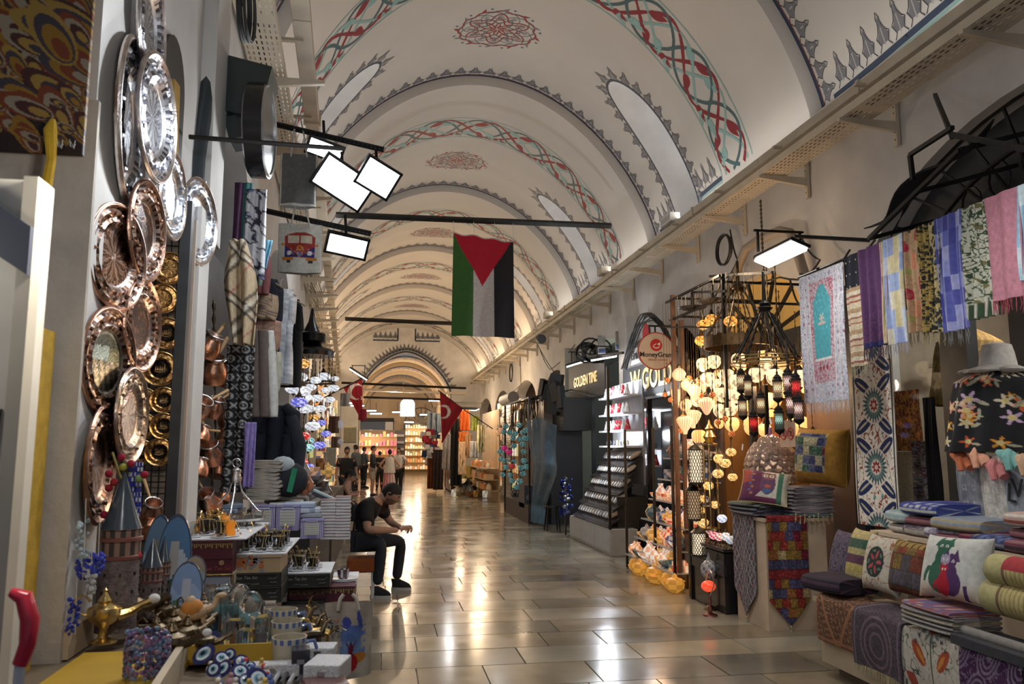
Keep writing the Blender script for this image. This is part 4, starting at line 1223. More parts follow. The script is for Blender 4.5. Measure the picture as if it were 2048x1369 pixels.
# lamp shop
GLOW=emit_attr('lit_glass',0.95)
GLOWH=emit_attr('bright_lit_glass',1.25)
GLOWS=emit_attr('dim_glow_wares',0.55)  # dim lamps, plus goods whose light is put in as glow
AMBER=M('amber_pane',(.45,.25,.06),.4,em=(.80,.42,.10),ems=.35,var=.3,scale=3)
def chain(mb,p,q,r=.006,col=(.03,.025,.02)):
 p=Vector(p);q=Vector(q);L=(q-p).length;n=max(2,int(L/.035))
 pts=[p.lerp(q,i/n)for i in range(n+1)]
 mb.tube(pts,[r*(1.6 if i%2 else.6)for i in range(n+1)],5,col=col)
PX=lambda px,py,X:ax(px,py,X)
def globe_proto(p,label,group,r=.078,shade=(.92,.66,.38),lace=True,name='globe_lantern',up=.35):
 t=thing(name,label,'lantern',p,group=group)
 mb=MB()
 def cols(i,k):
  if lace and i in(2,3):return shade if(k+i)%4 in(0,1)else tuple(x*.45 for x in shade)
  if lace and i==4:return tuple(x*.35 for x in shade)if k%4==0 else shade
  return shade
 mb.lathe([(.015,-r*1.05),(r*.45,-r*.92),(r*.72,-r*.68),(r*.9,-r*.4),(r*.99,-r*.1),(r,r*.15),(r*.97,r*.45),(r*.8,r*.78),(r*.45,r*.95)],n=24,cols=cols)
 mb.build('glass_shade',GLOWH if lace else GLOW,t)
 mb=MB();mb.lathe([(r*.5,r*.9),(r*.55,r*1.0),(r*.3,r*1.15),(r*.12,r*1.4),(.006,r*1.5)],n=14,col=(.05,.035,.025));mb.build('metal_cap',METP,t);mb=MB();mb.lathe([(.004,-r*1.35),(.012,-r*1.2),(.02,-r*1.05)],n=8,col=(.1,.07,.04));mb.build('finial',METP,t)
 mb=MB();chain(mb,(0,0,r*1.5),(0,0,r*1.5+up));mb.build('chain',DBRASS,t)
 return t
GL=[(1407,730),(1428,724),(1478,722),(1416,759),(1453,753),(1513,750),(1445,790),(1472,792),(1441,822),(1461,817),(1434,772),(1474,764),(1550,755),(1601,757),(1534,733),(1395,800)]
proto=None
for i,(px,py)in enumerate(GL):
 p=PX(px,py,3.62+.14*(i%4==1)-.1*(i%3==0))
 if proto is None:proto=globe_proto(p,'cream glass globe lantern with lace pattern glowing in the big hanging cluster','cream globe lanterns')
 else:dup(proto,loc=p,rz=rnd.uniform(0,6))
c=PX(1480,685,3.62)
t=thing('chandelier_ring','pierced brass chandelier ring carrying the cream globe lanterns','chandelier',c)
mb=MB()
for k in range(40):
 a0,a1=2*PI*k/40,2*PI*(k+1)/40
 R=.36
 mb.add([(R*math.cos(a0),R*math.sin(a0),-.06),(R*math.cos(a1),R*math.sin(a1),-.06),(R*math.cos(a1),R*math.sin(a1),.05+.015*(k%2)),(R*math.cos(a0),R*math.sin(a0),.05+.015*(k%2))],[(0,1,2,3)],col=(.16,.09,.04))
mb.build('ring_band',METP,t,thick=.006)
for k in range(8):
 a=2*PI*k/8;mb=MB();chain(mb,(.36*math.cos(a),.36*math.sin(a),.05),(.05*math.cos(a),.05*math.sin(a),.55),.007);mb.build('chain',DBRASS,t)
mb=MB();mb.lathe([(0,.5),(.06,.52),(.09,.56),(.05,.6),(.02,.64),(.015,.85),(0,.86)],n=14,col=(.1,.07,.04));mb.build('hub',METP,t)
def lattice_lantern(p,label,group,glow,r=.04,h=.15):
 t=thing('lattice_lantern',label,'lantern',p,group=group)
 mb=MB();mb.lathe([(r*.80,-h/2+h*q/9)for q in range(10)],n=12,cols=lambda i,k:tuple(min(1,x*(.10+1.6*math.exp(-((i-5)/1.7)**2)))for x in glow));mb.build('glass_core',GLOW,t)  # bulb's glow painted into the core, brightest near mid height
 mb=MB();mb.ball((0,0,.01),(.018,.018,.026),10,8,col=tuple(min(1,.3+.9*g)for g in glow));mb.build('bulb',GLOWH,t)
 mb=MB();n=14
 for k in range(n):
  for s in(1,-1):
   mb.tube([(r*math.cos(2*PI*(k+s*q*.55)/n),r*math.sin(2*PI*(k+s*q*.55)/n),-h/2+h*q/7)for q in range(8)],.0022,3,col=(.03,.025,.02),caps=False)
 mb.build('lattice',DBRASS,t,kind='stuff')
 mb=MB();mb.lathe([(r*1.12,h/2-.004),(r*1.15,h/2+.008),(r*.85,h/2+.02),(r*.9,h/2+.035),(r*.45,h/2+.055),(r*.2,h/2+.065),(r*.25,h/2+.078),(.003,h/2+.095)],n=14);mb.build('domed_cap',BLACKM,t)
 mb=MB();mb.lathe([(.003,-h/2-.07),(r*.15,-h/2-.055),(r*.1,-h/2-.045),(r*.6,-h/2-.03),(r*1.0,-h/2-.018),(r*1.12,-h/2-.006),(r*1.1,-h/2+.004)],n=14);mb.build('finial',BLACKM,t)
 mb=MB();chain(mb,(0,0,h/2+.09),(0,0,h/2+.30));mb.build('chain',BLACKM,t)
 return t
W_=(.95,.62,.38);protos={}
for(px,py,c)in[(1496,777,'warm'),(1485,817,'warm'),(1522,812,'warm'),(1555,780,'warm'),(1581,811,'rose'),(1592,778,'red'),(1507,850,'red'),(1558,843,'green'),(1576,768,'rose'),(1482,765,'warm'),(1597,822,'rose')]:
 g={'warm':(.95,.60,.34),'rose':(.85,.50,.45),'red':(.75,.03,.03),'green':(.32,.50,.42)}[c]
 p=PX(px,py,3.45)
 lab={'warm':'black pierced cylinder lantern glowing warm yellow below the chain chandelier','rose':'black pierced cylinder lantern glowing dim rose at the outer side of the chandelier','red':'black pierced cylinder lantern with a red light','green':'black pierced cylinder lantern with pale green glass'}[c]
 if c=='red':lab+=' high beside the prayer rug'if px==1592 else ' hanging lowest in the cluster'
 if c not in protos:protos[c]=lattice_lantern(p,lab,'pierced cylinder lanterns',g)
 else:dup(protos[c],label=lab,loc=p,rz=rnd.uniform(0,6))
c=PX(1533,722,3.45);top=PX(1531,618,3.45)
t=thing('chain_chandelier','black chandelier of long chains fanning out to a wire ring','chandelier',c)
mb=MB();H=top.z-c.z
for k in range(14):
 a=2*PI*k/14;mb2=MB();chain(mb2,(.30*math.cos(a),.30*math.sin(a),0),(.03*math.cos(a),.03*math.sin(a),H),.007);mb2.build('chain',BLACKM,t)
for R,z in((.30,0),(.30,.03),(.24,.01),(.31,-.03)):mb.tube([(R*math.cos(2*PI*k/28),R*math.sin(2*PI*k/28),z)for k in range(28)],.006,5,closed=True)
mb.build('wire_ring',BRASS,t)
mb=MB();mb.lathe([(.0,H-.03),(.05,H-.02),(.075,H+.01),(.04,H+.03),(.055,H+.05),(.02,H+.08),(.012,H+.35),(0,H+.36)],n=16);mb.build('hub',BLACKM,t)
def mosaic(p,label,group,pal,r=.07,name='mosaic_lantern',up=.25,lit=GLOW,sq=.8):
 t=thing(name,label,'lantern',p,group=group)
 rr=random.Random(int(p.x*1000+p.z*77));mb=MB();n,m=18,10
 def cols(i,k):
  if i%3==1:return pal[(k//2)%len(pal)]
  return tuple(q*(.55 if(k+i)%3==0 else 1)for q in pal[(k+i)%len(pal)])
 mb.ball((0,0,0),(r,r,r*sq),n,m,cols=cols);mb.build('mosaic_shade',lit,t)
 mb=MB();mb.lathe([(r*.45,r*sq*.92),(r*.5,r*sq),(r*.3,r*sq+.02),(r*.12,r*sq+.05),(.004,r*sq+.07)],n=12);mb.build('metal_cap',DBRASS,t);mb=MB();mb.lathe([(.003,-r*sq-.03),(r*.12,-r*sq-.012),(r*.3,-r*sq*.95)],n=10);mb.build('finial',DBRASS,t)
 if up:
  mb=MB();chain(mb,(0,0,r*sq+.06),(0,0,r*sq+.06+up));mb.build('chain',DBRASS,t)
 return t
AMB=[(1,.45,.08),(.85,.28,.03),(1,.60,.18),(.30,.10,.02)]
for i,(px,py)in enumerate([(1423,639),(1406,650),(1461,643),(1402,682)]):
 p=PX(px,py,3.5)
 if i==0:am=mosaic(p,'amber mosaic ball lantern glowing above the cream globes','amber ball lanterns',AMB)
 else:dup(am,loc=p,rz=i)
for px,py,l in((1385,620,'lower'),(1425,606,'upper')):mb=MB();mb.lathe([(0,0),(.14,.01),(.17,.03),(.02,.05),(.015,.2)],c=PX(px,py,3.5),n=18);tag(mb.build('lantern_disc',BLACKM),l+' flat black disc from which the amber lanterns hang','lamp fitting')
RG=[((1358,750),'ball'),((1351,805),'cone'),((1389,785),'bulb'),((1386,838),'tulip'),((1413,812),'bulb'),((1373,812),'ball'),((1376,770),'ball'),((1404,770),'bulb'),((1370,850),'tulip')]
PR={'ball':[(.01,-.075),(.05,-.06),(.078,-.02),(.078,.02),(.05,.06),(.02,.08)],'cone':[(.006,-.19),(.02,-.12),(.045,0),(.065,.10),(.07,.14),(.04,.16),(.02,.17)],'bulb':[(.01,-.10),(.03,-.08),(.05,-.04),(.075,.0),(.085,.04),(.06,.075),(.03,.09)],'tulip':[(.02,-.11),(.03,-.07),(.06,-.03),(.085,.02),(.095,.06),(.07,.09),(.03,.10)]}
gp={}
for i,((px,py),kd)in enumerate(RG):
 p=PX(px,py,3.45+.1*(i%2))
 if kd not in gp:
  t=thing('glass_pendant',{'ball':'round','cone':'long pointed','bulb':'bulb shaped','tulip':'tulip shaped'}[kd]+' ribbed clear glass pendant glowing at the shop corner','lamp',p,group='ribbed glass pendants')
  mb=MB();pr=PR[kd]
  mb.lathe(pr,n=40,rib=.035,nr=20,cols=lambda a,k:(.95,.64,.40)if k%2 else(.62,.33,.16));mb.build('glass_shade',GLOW,t)
  mb=MB();zt=pr[-1][1];mb.lathe([(.03,zt),(.032,zt+.02),(.012,zt+.04),(.004,zt+.07)],n=10);chain(mb,(0,0,zt+.07),(0,0,zt+.3));mb.build('metal_cap',DBRASS,t)
  gp[kd]=t
 else:dup(gp[kd],loc=p,rz=i)
for i,(px,py)in enumerate([(1335,761),(1330,790),(1341,800),(1398,765),(1403,792),(1366,835),(1425,790),(1379,757),(1362,862),(1436,845),(1450,838),(1463,868)]):
 p=PX(px,py,3.42)
 if i==0:bb=mosaic(p,'small red and amber bauble hanging among the glass pendants','small baubles',[(.75,.12,.03),(.9,.4,.1),(.35,.05,.02)],r=.032,name='small_bauble',up=.12,lit=GLOWS,sq=1)
 else:dup(bb,loc=p,rz=i)
def post(name,label,p,q,w,mat,cat='post'):
 mb=MB();mb.bar(p,q,w);return tag(mb.build(name,mat,bevel=.003),label,cat)
b=PX(1350,1130,3.5)
post('wooden_post','brown wooden post at the corner of the lamp shop',(3.5,b.y-.15,.0),(3.5,b.y-.15,3.5),.05,WOODD)
post('wooden_post','shorter brown wooden post behind the tall one of the lamp shop',(3.62,b.y-.1,.0),(3.62,b.y-.1,3.2),.05,WOODD)
post('iron_post','black iron post beside the swan neck lamp',(3.42,8.62,0),(3.42,8.62,1.35),.045,BLACKM)
post('iron_post','black iron door post in the middle of the lamp shop',(3.95,8.1,0),(3.95,8.1,2.3),.07,BLACKM)
post('iron_post','slim black door post next to the crystal lamp',(3.98,7.85,0),(3.98,7.85,2.3),.04,BLACKM)
mb=MB()
for z,xx in((3.42,3.45),(3.2,3.5)):
 mb.bar((xx,9.3,z),(xx,7.7,z),.025);mb.bar((xx,9.0,z),(4.6,9.0,z),.025);mb.bar((xx,8.0,z),(4.6,8.0,z),.025)
mb.bar(PX(1420,553,3.6),PX(1545,545,3.6),.025);mb.bar(PX(1385,585,3.5),PX(1452,583,3.5),.025);mb.bar(PX(1330,655,3.45),PX(1430,655,3.45),.02)
mb.bar((3.5,7.75,2.05),(3.5,7.75,3.45),.03)
tag(mb.build('chandelier_rig',BLACKM),'black iron frame from which the chandeliers hang','frame')
a=ARCHES[1];cy=(a[0]+a[1])/2;hw=(a[1]-a[0])/2
mb=MB();rs=a[3]-a[2]
mb.add([(4.72,cy+hw*math.cos(PI*q/20),2.95+rs*math.sin(PI*q/20))for q in range(21)],[tuple(range(21))])
t=tag(mb.build('amber_fanlight',AMBER),'amber half round fanlight with black bars above the lamp shop','fanlight')
mb=MB()
for q in(2,5,8,12,15,18):
 th=PI*q/20;mb.bar((4.66,cy,2.97),(4.66,cy+hw*math.cos(th),2.95+rs*math.sin(th)),.035)
mb.tube([(4.66,cy+hw*.42*math.cos(PI*q/16),2.95+rs*.42*math.sin(PI*q/16))for q in range(17)],.02,5)
mb.bar((4.62,a[0]-.1,2.82),(4.62,a[1]+.1,2.82),.28);mb.build('fanlight_bars',BLACKM,t)
hanging('orange_curtain','rust orange cloth hanging inside the lamp shop','curtain',4.5,9.3,8.5,2.0,.1,p_vines((.36,.13,.04),(.28,.10,.03),(.42,.2,.06),3,4,.3),sway=.03)
bulb('lamp_shop_light',(4.3,9.2,2.4),34,(1,.62,.3),.1);bulb('lamp_shop_light',(4.1,8.0,2.35),45,(1,.68,.38),.1)
bulb('lamp_shop_light',(3.15,8.3,2.35),26,(1,.72,.45),.08);bulb('lamp_shop_light',(3.15,9.0,1.2),14,(1,.6,.35),.08)
mb=MB();mb.box((4.62,7.52,1.45),(.10,1.15,2.9),col=(.10,.05,.025));mb.box((4.62,10.68,1.4),(.10,.75,2.8),col=(.16,.09,.05));mb.box((4.9,10.32,1.5),(.6,.04,3.0),col=(.30,.17,.07));mb.box((4.9,8.02,1.5),(.6,.04,3.0),col=(.30,.17,.07))  # boards added to darken the bright pier and arch reveals
tag(mb.build('dark_cover_boards',PAINT),'brown boards added to darken the walls around the lamp shop opening','panelling',kind='stuff')
lab='golden lantern glowing deeper inside the lamp shop'
for i in range(44):
 p=Vector((rnd.uniform(3.95,5.2),rnd.uniform(7.7,10.2),rnd.uniform(1.75,2.75)))
 if i==0:bl=globe_proto(p,lab,'lanterns inside the lamp shop',r=.09,shade=(1,.55,.2),lace=False,name='inner_lantern',up=.9)
 else:dup(bl,loc=p,sc=rnd.uniform(.7,1.3))
for i,(px,py)in enumerate([(1439,918),(1450,927),(1436,948),(1417,972),(1402,998),(1401,1022),(1406,1046),(1398,1068),(1462,905),(1430,1010),(1465,955)]):
 p=PX(px,py,3.5+(.1 if i>7 else 0))
 if i==0:gb=mosaic(p,'pierced golden ball lantern in the column of small lanterns','golden ball lanterns',[(1,.62,.20),(.8,.42,.10),(1,.75,.38),(.4,.2,.05)],r=.062,lit=GLOW)
 else:dup(gb,loc=p,rz=i,sc=rnd.uniform(.8,1.0))
t=thing('urn_lamp','gold urn topped lamp standing at the shop corner','lamp',PX(1419,880,3.5))
mb=MB();mb.lathe([(.10,-.06),(.10,-.045),(.03,-.03),(.05,.0),(.07,.03),(.045,.07),(.03,.10),(.05,.12),(.015,.17),(.01,.2),(0,.22)],n=18);mb.build('urn',BRASS,t)
for k in range(3):
 mb=MB();a=k*2.1;mb.cyl((.08*math.cos(a),.08*math.sin(a),-.06),(.08*math.cos(a),.08*math.sin(a),-.95),.009,n=6);mb.build('leg',BRASS,t)
mb=MB();mb.lathe([(.11,-.95),(.11,-.93),(0,-.93)],n=16);mb.build('base_plate',BRASS,t)
for i,(px,py,h,c)in enumerate([(1392,933,.34,(1,.85,.62)),(1388,1010,.30,(.6,.42,.25)),(1398,1088,.22,(1,.85,.62))]):
 p=PX(px,py,3.42);t=thing('drum_lamp',['tall drum lamp with diamond lattice glowing white','dim brown lattice drum lamp in the middle of the corner','low lattice drum lamp near the floor lamps'][i],'lamp',p)
 mb=MB();mb.lathe([(.07,-h/2),(.07,h/2)],n=16,col=c);mb.build('glass_core',GLOW if i!=1 else GLOWS,t)
 mb=MB();n=16
 for k in range(n):
  for s in(1,-1):mb.tube([(.075*math.cos(2*PI*(k+s*q*.5)/n),.075*math.sin(2*PI*(k+s*q*.5)/n),-h/2+h*q/9)for q in range(10)],.004,4,caps=False)
 mb.build('lattice',DBRASS,t,kind='stuff')
 mb=MB();mb.lathe([(.085,h/2),(.09,h/2+.01),(.05,h/2+.05),(.01,h/2+.07)],n=16);mb.build('metal_cap',BLACKM,t);mb=MB();mb.lathe([(.09,-h/2-.02),(.085,-h/2)],n=16);mb.build('metal_base',BLACKM,t)
PETAL=M('tinted_petal_glass',(.80,.66,.60),.12,trans=.75,var=.2,scale=9)
p=PX(1543,925,3.98);t=thing('crystal_lamp','large glass pine cone lamp with overlapping petals','lamp',p,sc=1.08)
for rw in range(9):
 z=-.20+.05*rw;R=.235*math.sqrt(max(.06,1-((z+.03)/.26)**2));n=max(6,int(R*2*PI/.075))
 mb=MB()
 for k in range(n):
  a=2*PI*(k+.5*(rw%2))/n;T=Matrix.Translation((R*math.cos(a),R*math.sin(a),z))@Matrix.Rotation(a,4,'Z')@Matrix.Rotation(-.5,4,'Y')
  mb.ball((0,0,0),(.014,.046,.05),8,6,col=(.30,.215,.185)if(k+rw)%3 else(.12,.075,.06),T=T)
 mb.build('petal_ring',PETAL,t,kind='stuff')
mb=MB();mb.ball((0,0,-.04),(.07,.07,.09),12,8,col=(1,.82,.6));mb.build('bulb',GLOWH,t)
mb=MB();mb.lathe([(.05,.22),(.06,.24),(.02,.27),(.015,.33),(0,.34)],n=14,col=(.5,.3,.5));mb.build('top_fitting',METP,t)
mb=MB();mb.lathe([(.12,-.28),(.10,-.25),(.03,-.23),(.12,-.2)],n=16);mb.build('base',DBRASS,t)
mb=MB();mb.box((p.x+.05,p.y+.05,(p.z-.31)/2),(.36,.36,p.z-.31),col=(.06,.04,.03));tag(mb.build('lamp_plinth',DARKM),'dark plinth under the glass pine cone lamp','plinth')
sh=PX(1430,1110,3.5)
mb=MB();mb.box((3.62,8.25,.62),(.42,1.0,.03),col=(.03,.03,.03));mb.box((3.62,8.25,.3),(.40,.96,.58),col=(.02,.02,.022));mb.box((3.42,8.25,.42),(.03,1.0,.10),col=(.04,.04,.045))
tag(mb.build('low_cabinet',GLOSS),'black low cabinet under the small mosaic lamps','cabinet')
mos=[[(.55,.62,.75),(.85,.80,.70),(.25,.35,.6)],[(.7,.2,.15),(.85,.75,.6),(.3,.1,.2)],[(.35,.5,.55),(.8,.8,.75),(.5,.25,.2)],[(.5,.3,.7),(.75,.6,.8),(.2,.2,.6)],[(.8,.15,.25),(.85,.7,.6),(.4,.05,.1)]]
mlab=['blue and white','red and cream','teal and white','violet','crimson']
for i,(px,py)in enumerate([(1444,1038),(1421,1062),(1452,1074),(1397,1098),(1428,1094),(1462,1098),(1440,1104),(1470,1080)]):
 p=PX(px,py,3.52);k=i%5
 p.z=max(p.z,.72)
 t=thing('table_lamp',mlab[k]+' mosaic table lamp '+('high at the back of the black cabinet'if i<3 else 'on the front edge of the black cabinet'),'lamp',p,group='small mosaic table lamps')
 mb=MB();mb.ball((0,0,0),(.052,.052,.044),14,8,cols=lambda a,b,k=k:mos[k][(a+b)%3]);mb.build('mosaic_shade',GLOWS if i%2 else GLOW,t)
 mb=MB();mb.lathe([(.035,-(p.z-.637)),(.03,-(p.z-.65)),(.008,-(p.z-.66)),(.010,-.05),(.02,-.04)],n=10);mb.lathe([(.022,.036),(.01,.05),(.003,.085)],n=8);mb.build('stand',DBRASS,t)
p=PX(1420,1225,3.25);p.z=0
t=thing('swan_neck_lamp','floor standing swan neck lamp with glowing red mosaic ball','lamp',p)
mb=MB();mb.lathe([(.075,0),(.07,.015),(.02,.03),(.03,.06),(.012,.10),(.02,.14),(.010,.2)],n=16,col=(.42,.2,.18));mb.build('base',METP,t)
mb=MB();mb.tube([(0,0,.18)]+[(.0,-.02+.11*(1-math.cos(q*.35))-.11,.25+.19*math.sin(q*.35))for q in range(1,9)],.006,6);mb.build('curved_arm',STEEL,t)
mb=MB();mb.ball((0,.02,.28),(.072,.072,.056),18,10,cols=lambda i,k:(.85,.06,.02)if(i+k//2)%3 else(.55,.12,.06));mb.build('mosaic_shade',GLOW,t)
p2=p+Vector((.12,.28,.40));t=thing('white_mosaic_lamp','unlit white and grey mosaic lamp behind the red swan neck lamp','lamp',p2)
mb=MB();mb.ball((0,0,0),(.085,.085,.10),18,10,cols=lambda i,k:(.5,.5,.48)if(i+k)%3 else(.16,.2,.28));mb.lathe([(.03,.09),(.015,.13),(.004,.17)],n=8,col=(.3,.3,.3));mb.build('mosaic_shade',GLOSS,t)
mb=MB();mb.lathe([(.07,-.40),(.06,-.38),(.012,-.35),(.012,-.1)],n=12);mb.build('stand',DBRASS,t)
p=PX(1575,868,3.95)
mb=MB();mb.box(p,(.006,.30,.26),col=(.50,.40,.34));sg=tag(mb.build('prohibition_sign',PAINT),'paper sign with two red no entry circles beside the crystal lamp','sign')
mb=MB()
for dy in(-.07,.07):
 mb.tube([(p.x-.006,p.y+dy+.055*math.cos(2*PI*q/24),p.z+.055*math.sin(2*PI*q/24))for q in range(24)],.006,4,col=(.6,.03,.03),closed=True)
 mb.bar((p.x-.006,p.y+dy-.038,p.z-.038),(p.x-.006,p.y+dy+.038,p.z+.038),.008,col=(.6,.03,.03));mb.box((p.x-.005,p.y+dy,p.z),(.002,.04,.05),col=(.04,.04,.04))
mb.build('red_circles',PAINT,sg)
for i,(px,py)in enumerate([(1485,895),(1541,843)]):
 p=PX(px,py,3.4);mb=MB();mb.box(p,(.003,.025,.06),rx=.4-.8*i,col=(.85,.85,.85));tag(mb.build('price_tag',PAINT),'small white price tag hanging '+['in front of the black door post','between the pierced lanterns'][i],'tag')
SHX=[(.18,3.45,9.15,11.0),(.42,3.55,9.2,10.9),(.68,3.62,9.2,10.8),(.95,3.7,9.25,10.7),(1.22,3.8,9.3,10.6),(1.50,3.85,9.3,10.5)]
rk=thing('glass_rack','stepped glass shelves crowded with coloured ceramics and glassware','rack',(0,0,0))
for z,x,ya,yb in SHX:
 mb=MB();mb.box((x+.12,(ya+yb)/2,z),(.34,yb-ya,.012),col=(.4,.42,.42));mb.box((x-.05,(ya+yb)/2,z),(.012,yb-ya,.02),col=(.6,.6,.6));mb.build('shelf',GLOSS,rk)
for x,y in((3.42,9.15),(3.42,11.0),(4.0,9.3),(4.0,10.6),(3.52,10.1)):
 mb=MB();mb.bar((x,y,0),(x,y,1.9),.03);mb.build('upright',BLACKM,rk)
def bowl(p,label,group,c1,c2,s=1.0,lit=False,kind=0):
 pr=[[(.02,0),(.05,.01),(.075,.035),(.085,.06),(.080,.058),(.06,.03),(0,.015)],[(.02,0),(.045,.03),(.055,.07),(.03,.11),(.02,.13),(.028,.15),(.02,.14),(0,.13)],[(.03,0),(.035,.05),(.033,.085),(.030,.085),(.03,.01),(0,.008)],[(.02,0),(.06,.03),(.065,.06),(.05,.09),(.02,.10),(.01,.12),(0,.13)]][kind]
 mb=MB();mb.lathe([(r*s,z*s)for r,z in pr],n=14,cols=lambda i,k:c1 if(k//2+i)%2 else c2)
 o=mb.build(['ceramic_bowl','ceramic_vase','ceramic_cup','lidded_jar'][kind],GLOWS if lit else GLOSS)  # lit ware has its light put in as emission
 o.location=p;return tag(o,label,['bowl','vase','cup','jar'][kind],group)
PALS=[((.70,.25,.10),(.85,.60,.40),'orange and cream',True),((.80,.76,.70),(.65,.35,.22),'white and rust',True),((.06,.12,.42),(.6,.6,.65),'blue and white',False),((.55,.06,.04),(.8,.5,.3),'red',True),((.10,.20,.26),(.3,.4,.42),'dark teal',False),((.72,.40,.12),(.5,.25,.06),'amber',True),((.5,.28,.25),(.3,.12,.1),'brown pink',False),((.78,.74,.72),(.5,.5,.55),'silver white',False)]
KN=['bowl','vase','cup','jar'];HN=['lowest','second','third','fourth','fifth','topmost']
pb={}
for si,(z,x,ya,yb)in enumerate(SHX):
 n=22 if si<4 else 14
 for k in range(n):
  r=rnd.random();pi=rnd.choice([0,1,1,2,3,4,5,5,7,0])if si<4 else rnd.choice([2,4,6,7,1]);kd=rnd.randrange(4)
  if si==3 and k%2:pi=rnd.choice([0,1,3])
  p=Vector((x+(.05 if k%2 else.17),ya+.06+(yb-ya-.12)*(k+.5)/n,z+.007));s=rnd.uniform(1.1,1.65)
  c1,c2,nm,lit=PALS[pi];lab=f'{nm} patterned {KN[kd]} on the {HN[si]} glass shelf of the shop corner'
  if(pi,kd)in pb:
   o=pb[(pi,kd)].copy();COL.objects.link(o);o.location=p;o.scale=(s,s,s);o['label']=lab;o['group']=f'ceramics on the {HN[si]} glass shelf'
  else:pb[(pi,kd)]=bowl(p,lab,f'ceramics on the {HN[si]} glass shelf',c1,c2,1,lit,kd);pb[(pi,kd)].scale=(s,s,s)
for k in range(9):
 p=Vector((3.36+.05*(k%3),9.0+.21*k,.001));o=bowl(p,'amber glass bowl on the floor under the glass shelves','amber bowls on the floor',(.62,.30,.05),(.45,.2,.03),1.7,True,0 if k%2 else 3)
# jewellery shops
def board_text(name,label,X,y_mid,z_mid,w,h,body,size,bcol,tcol,tmat=PAINT,cat='sign',yaw=0.0,ext=.01,bold=.0,spread=1.0):
 t=thing(name,label,cat,(X,y_mid,z_mid),rz=yaw)
 mb=MB();mb.box((0,0,0),(.05,w,h),col=bcol);mb.build('board',PAINT,t)
 g=text_geo(body,size,ext,'CENTER',0,bold);mb=MB()
 T=Matrix(((0,0,-1,-.028),(-spread,0,0,0),(0,1,0,0),(0,0,0,1)));mb.add(g[0],g[1],col=tcol,T=T);mb.build('lettering',tmat,t)
 return t
GOLDT=M('gilt_letters',(.85,.66,.30),.3,metal=.6,em=(.9,.7,.3),ems=.05)
board_text('shop_sign','dark sign with pale capital letters over the watch shop',4.30,16.5,3.06,3.0,.80,'GOLDEN TIME',.30,(.035,.038,.045),(.75,.72,.62),GOLDT,spread=1.0,bold=.006)
board_text('shop_sign','black fascia with large gold letters of the jewellery shop',4.22,12.1,2.73,2.9,.52,'W.GOLD',.46,(.02,.022,.028),(.9,.7,.3),GOLDT,spread=1.05,bold=.012)
p=ax(1311,703,3.86)
t=thing('round_sign','round cream hanging sign with red disc and white arrow','sign',p)
mb=MB();n=40;R=.265
mb.prism([(R*math.cos(2*PI*k/n),R*math.sin(2*PI*k/n))for k in range(n)],frame((0,.03,0),(1,0,0),(0,0,1)),.06,col=(.66,.58,.52));mb.build('disc',PAINT,t)
mb=MB();mb.tube([(R*math.cos(2*PI*k/n),-.03,R*math.sin(2*PI*k/n))for k in range(n)],.009,6,closed=True,col=(.45,.06,.05));mb.build('rim',PAINT,t)
mb=MB();Tf=frame((0,-.034,.085),(1,0,0),(0,0,1));mb.prism([(.088*math.cos(2*PI*k/28),.088*math.sin(2*PI*k/28))for k in range(28)],Tf,.004,col=(.62,.02,.03));mb.build('red_emblem',PAINT,t)
mb=MB();Tf=frame((0,-.040,.085),(1,0,0),(0,0,1))
arc=[(.048*math.cos(a),-.002+.042*math.sin(a))for a in[PI*(1.0+q/9*.85)for q in range(10)]]
for a_,b_ in zip(arc[:-1],arc[1:]):
 mb.bar(Tf@Vector((*a_,0)),Tf@Vector((*b_,0)),.004,.017,col=(.85,.82,.8))
mb.prism([(.01,.012),(.058,.044),(.055,-.012)],Tf,.004,col=(.85,.82,.8));mb.prism([(-.04,.0),(.0,.028),(.0,.012),(-.03,-.01)],Tf,.004,col=(.85,.82,.8));mb.build('white_arrow',PAINT,t)
Tt=frame((0,-.036,-.055),(1,0,0),(0,0,1));g=text_geo('MoneyGram',.098,.002,bold=.002);mb=MB();mb.add(g[0],g[1],col=(.03,.03,.04),T=Tt);g=text_geo('money transfer',.045,.002);mb.add(g[0],g[1],col=(.4,.1,.1),T=frame((.02,-.036,-.125),(1,0,0),(0,0,1)));mb.build('lettering',PAINT,t)
mb=MB();mb.bar((0,0,R),(0,0,R+.10),.02);mb.bar((-.1,0,R+.10),(.75,0,R+.10),.025);mb.build('bracket',BLACKM,t)
t=thing('arched_sign','white arched panel sign with red and black lettering above the gold letters','sign',(4.30,12.25,3.0))
mb=MB();pts=[(-1.2,0)]+[(-1.2*math.cos(PI*q/24),.0+.62*math.sin(PI*q/24))for q in range(25)]+[(1.2,0)]
mb.prism(pts,face_x((0,0,0)),.03,col=(.60,.58,.56));mb.build('panel',PAINT,t)
mb=MB();Tl=face_x((-.012,.72,.30))
for s_,yy,c in(('Money',.09,(.02,.02,.03)),('Gram',-.10,(.02,.02,.03))):
 g=text_geo(s_,.22,.003,bold=.004);mb.add(g[0],g[1],col=c,T=Tl@Matrix.Translation((0,yy,.042)))
mb.prism([(.05*math.cos(2*PI*k/16)-.38,-.10+.05*math.sin(2*PI*k/16))for k in range(16)],Tl@Matrix.Translation((0,0,.04)),.004,col=(.6,.03,.04))
mb.prism([(.16*math.cos(2*PI*k/20)+.55,.17+.20*math.sin(2*PI*k/20))for k in range(20)],Tl@Matrix.Translation((0,0,.04)),.004,col=(.6,.03,.04));mb.build('lettering',PAINT,t)
mb=MB()
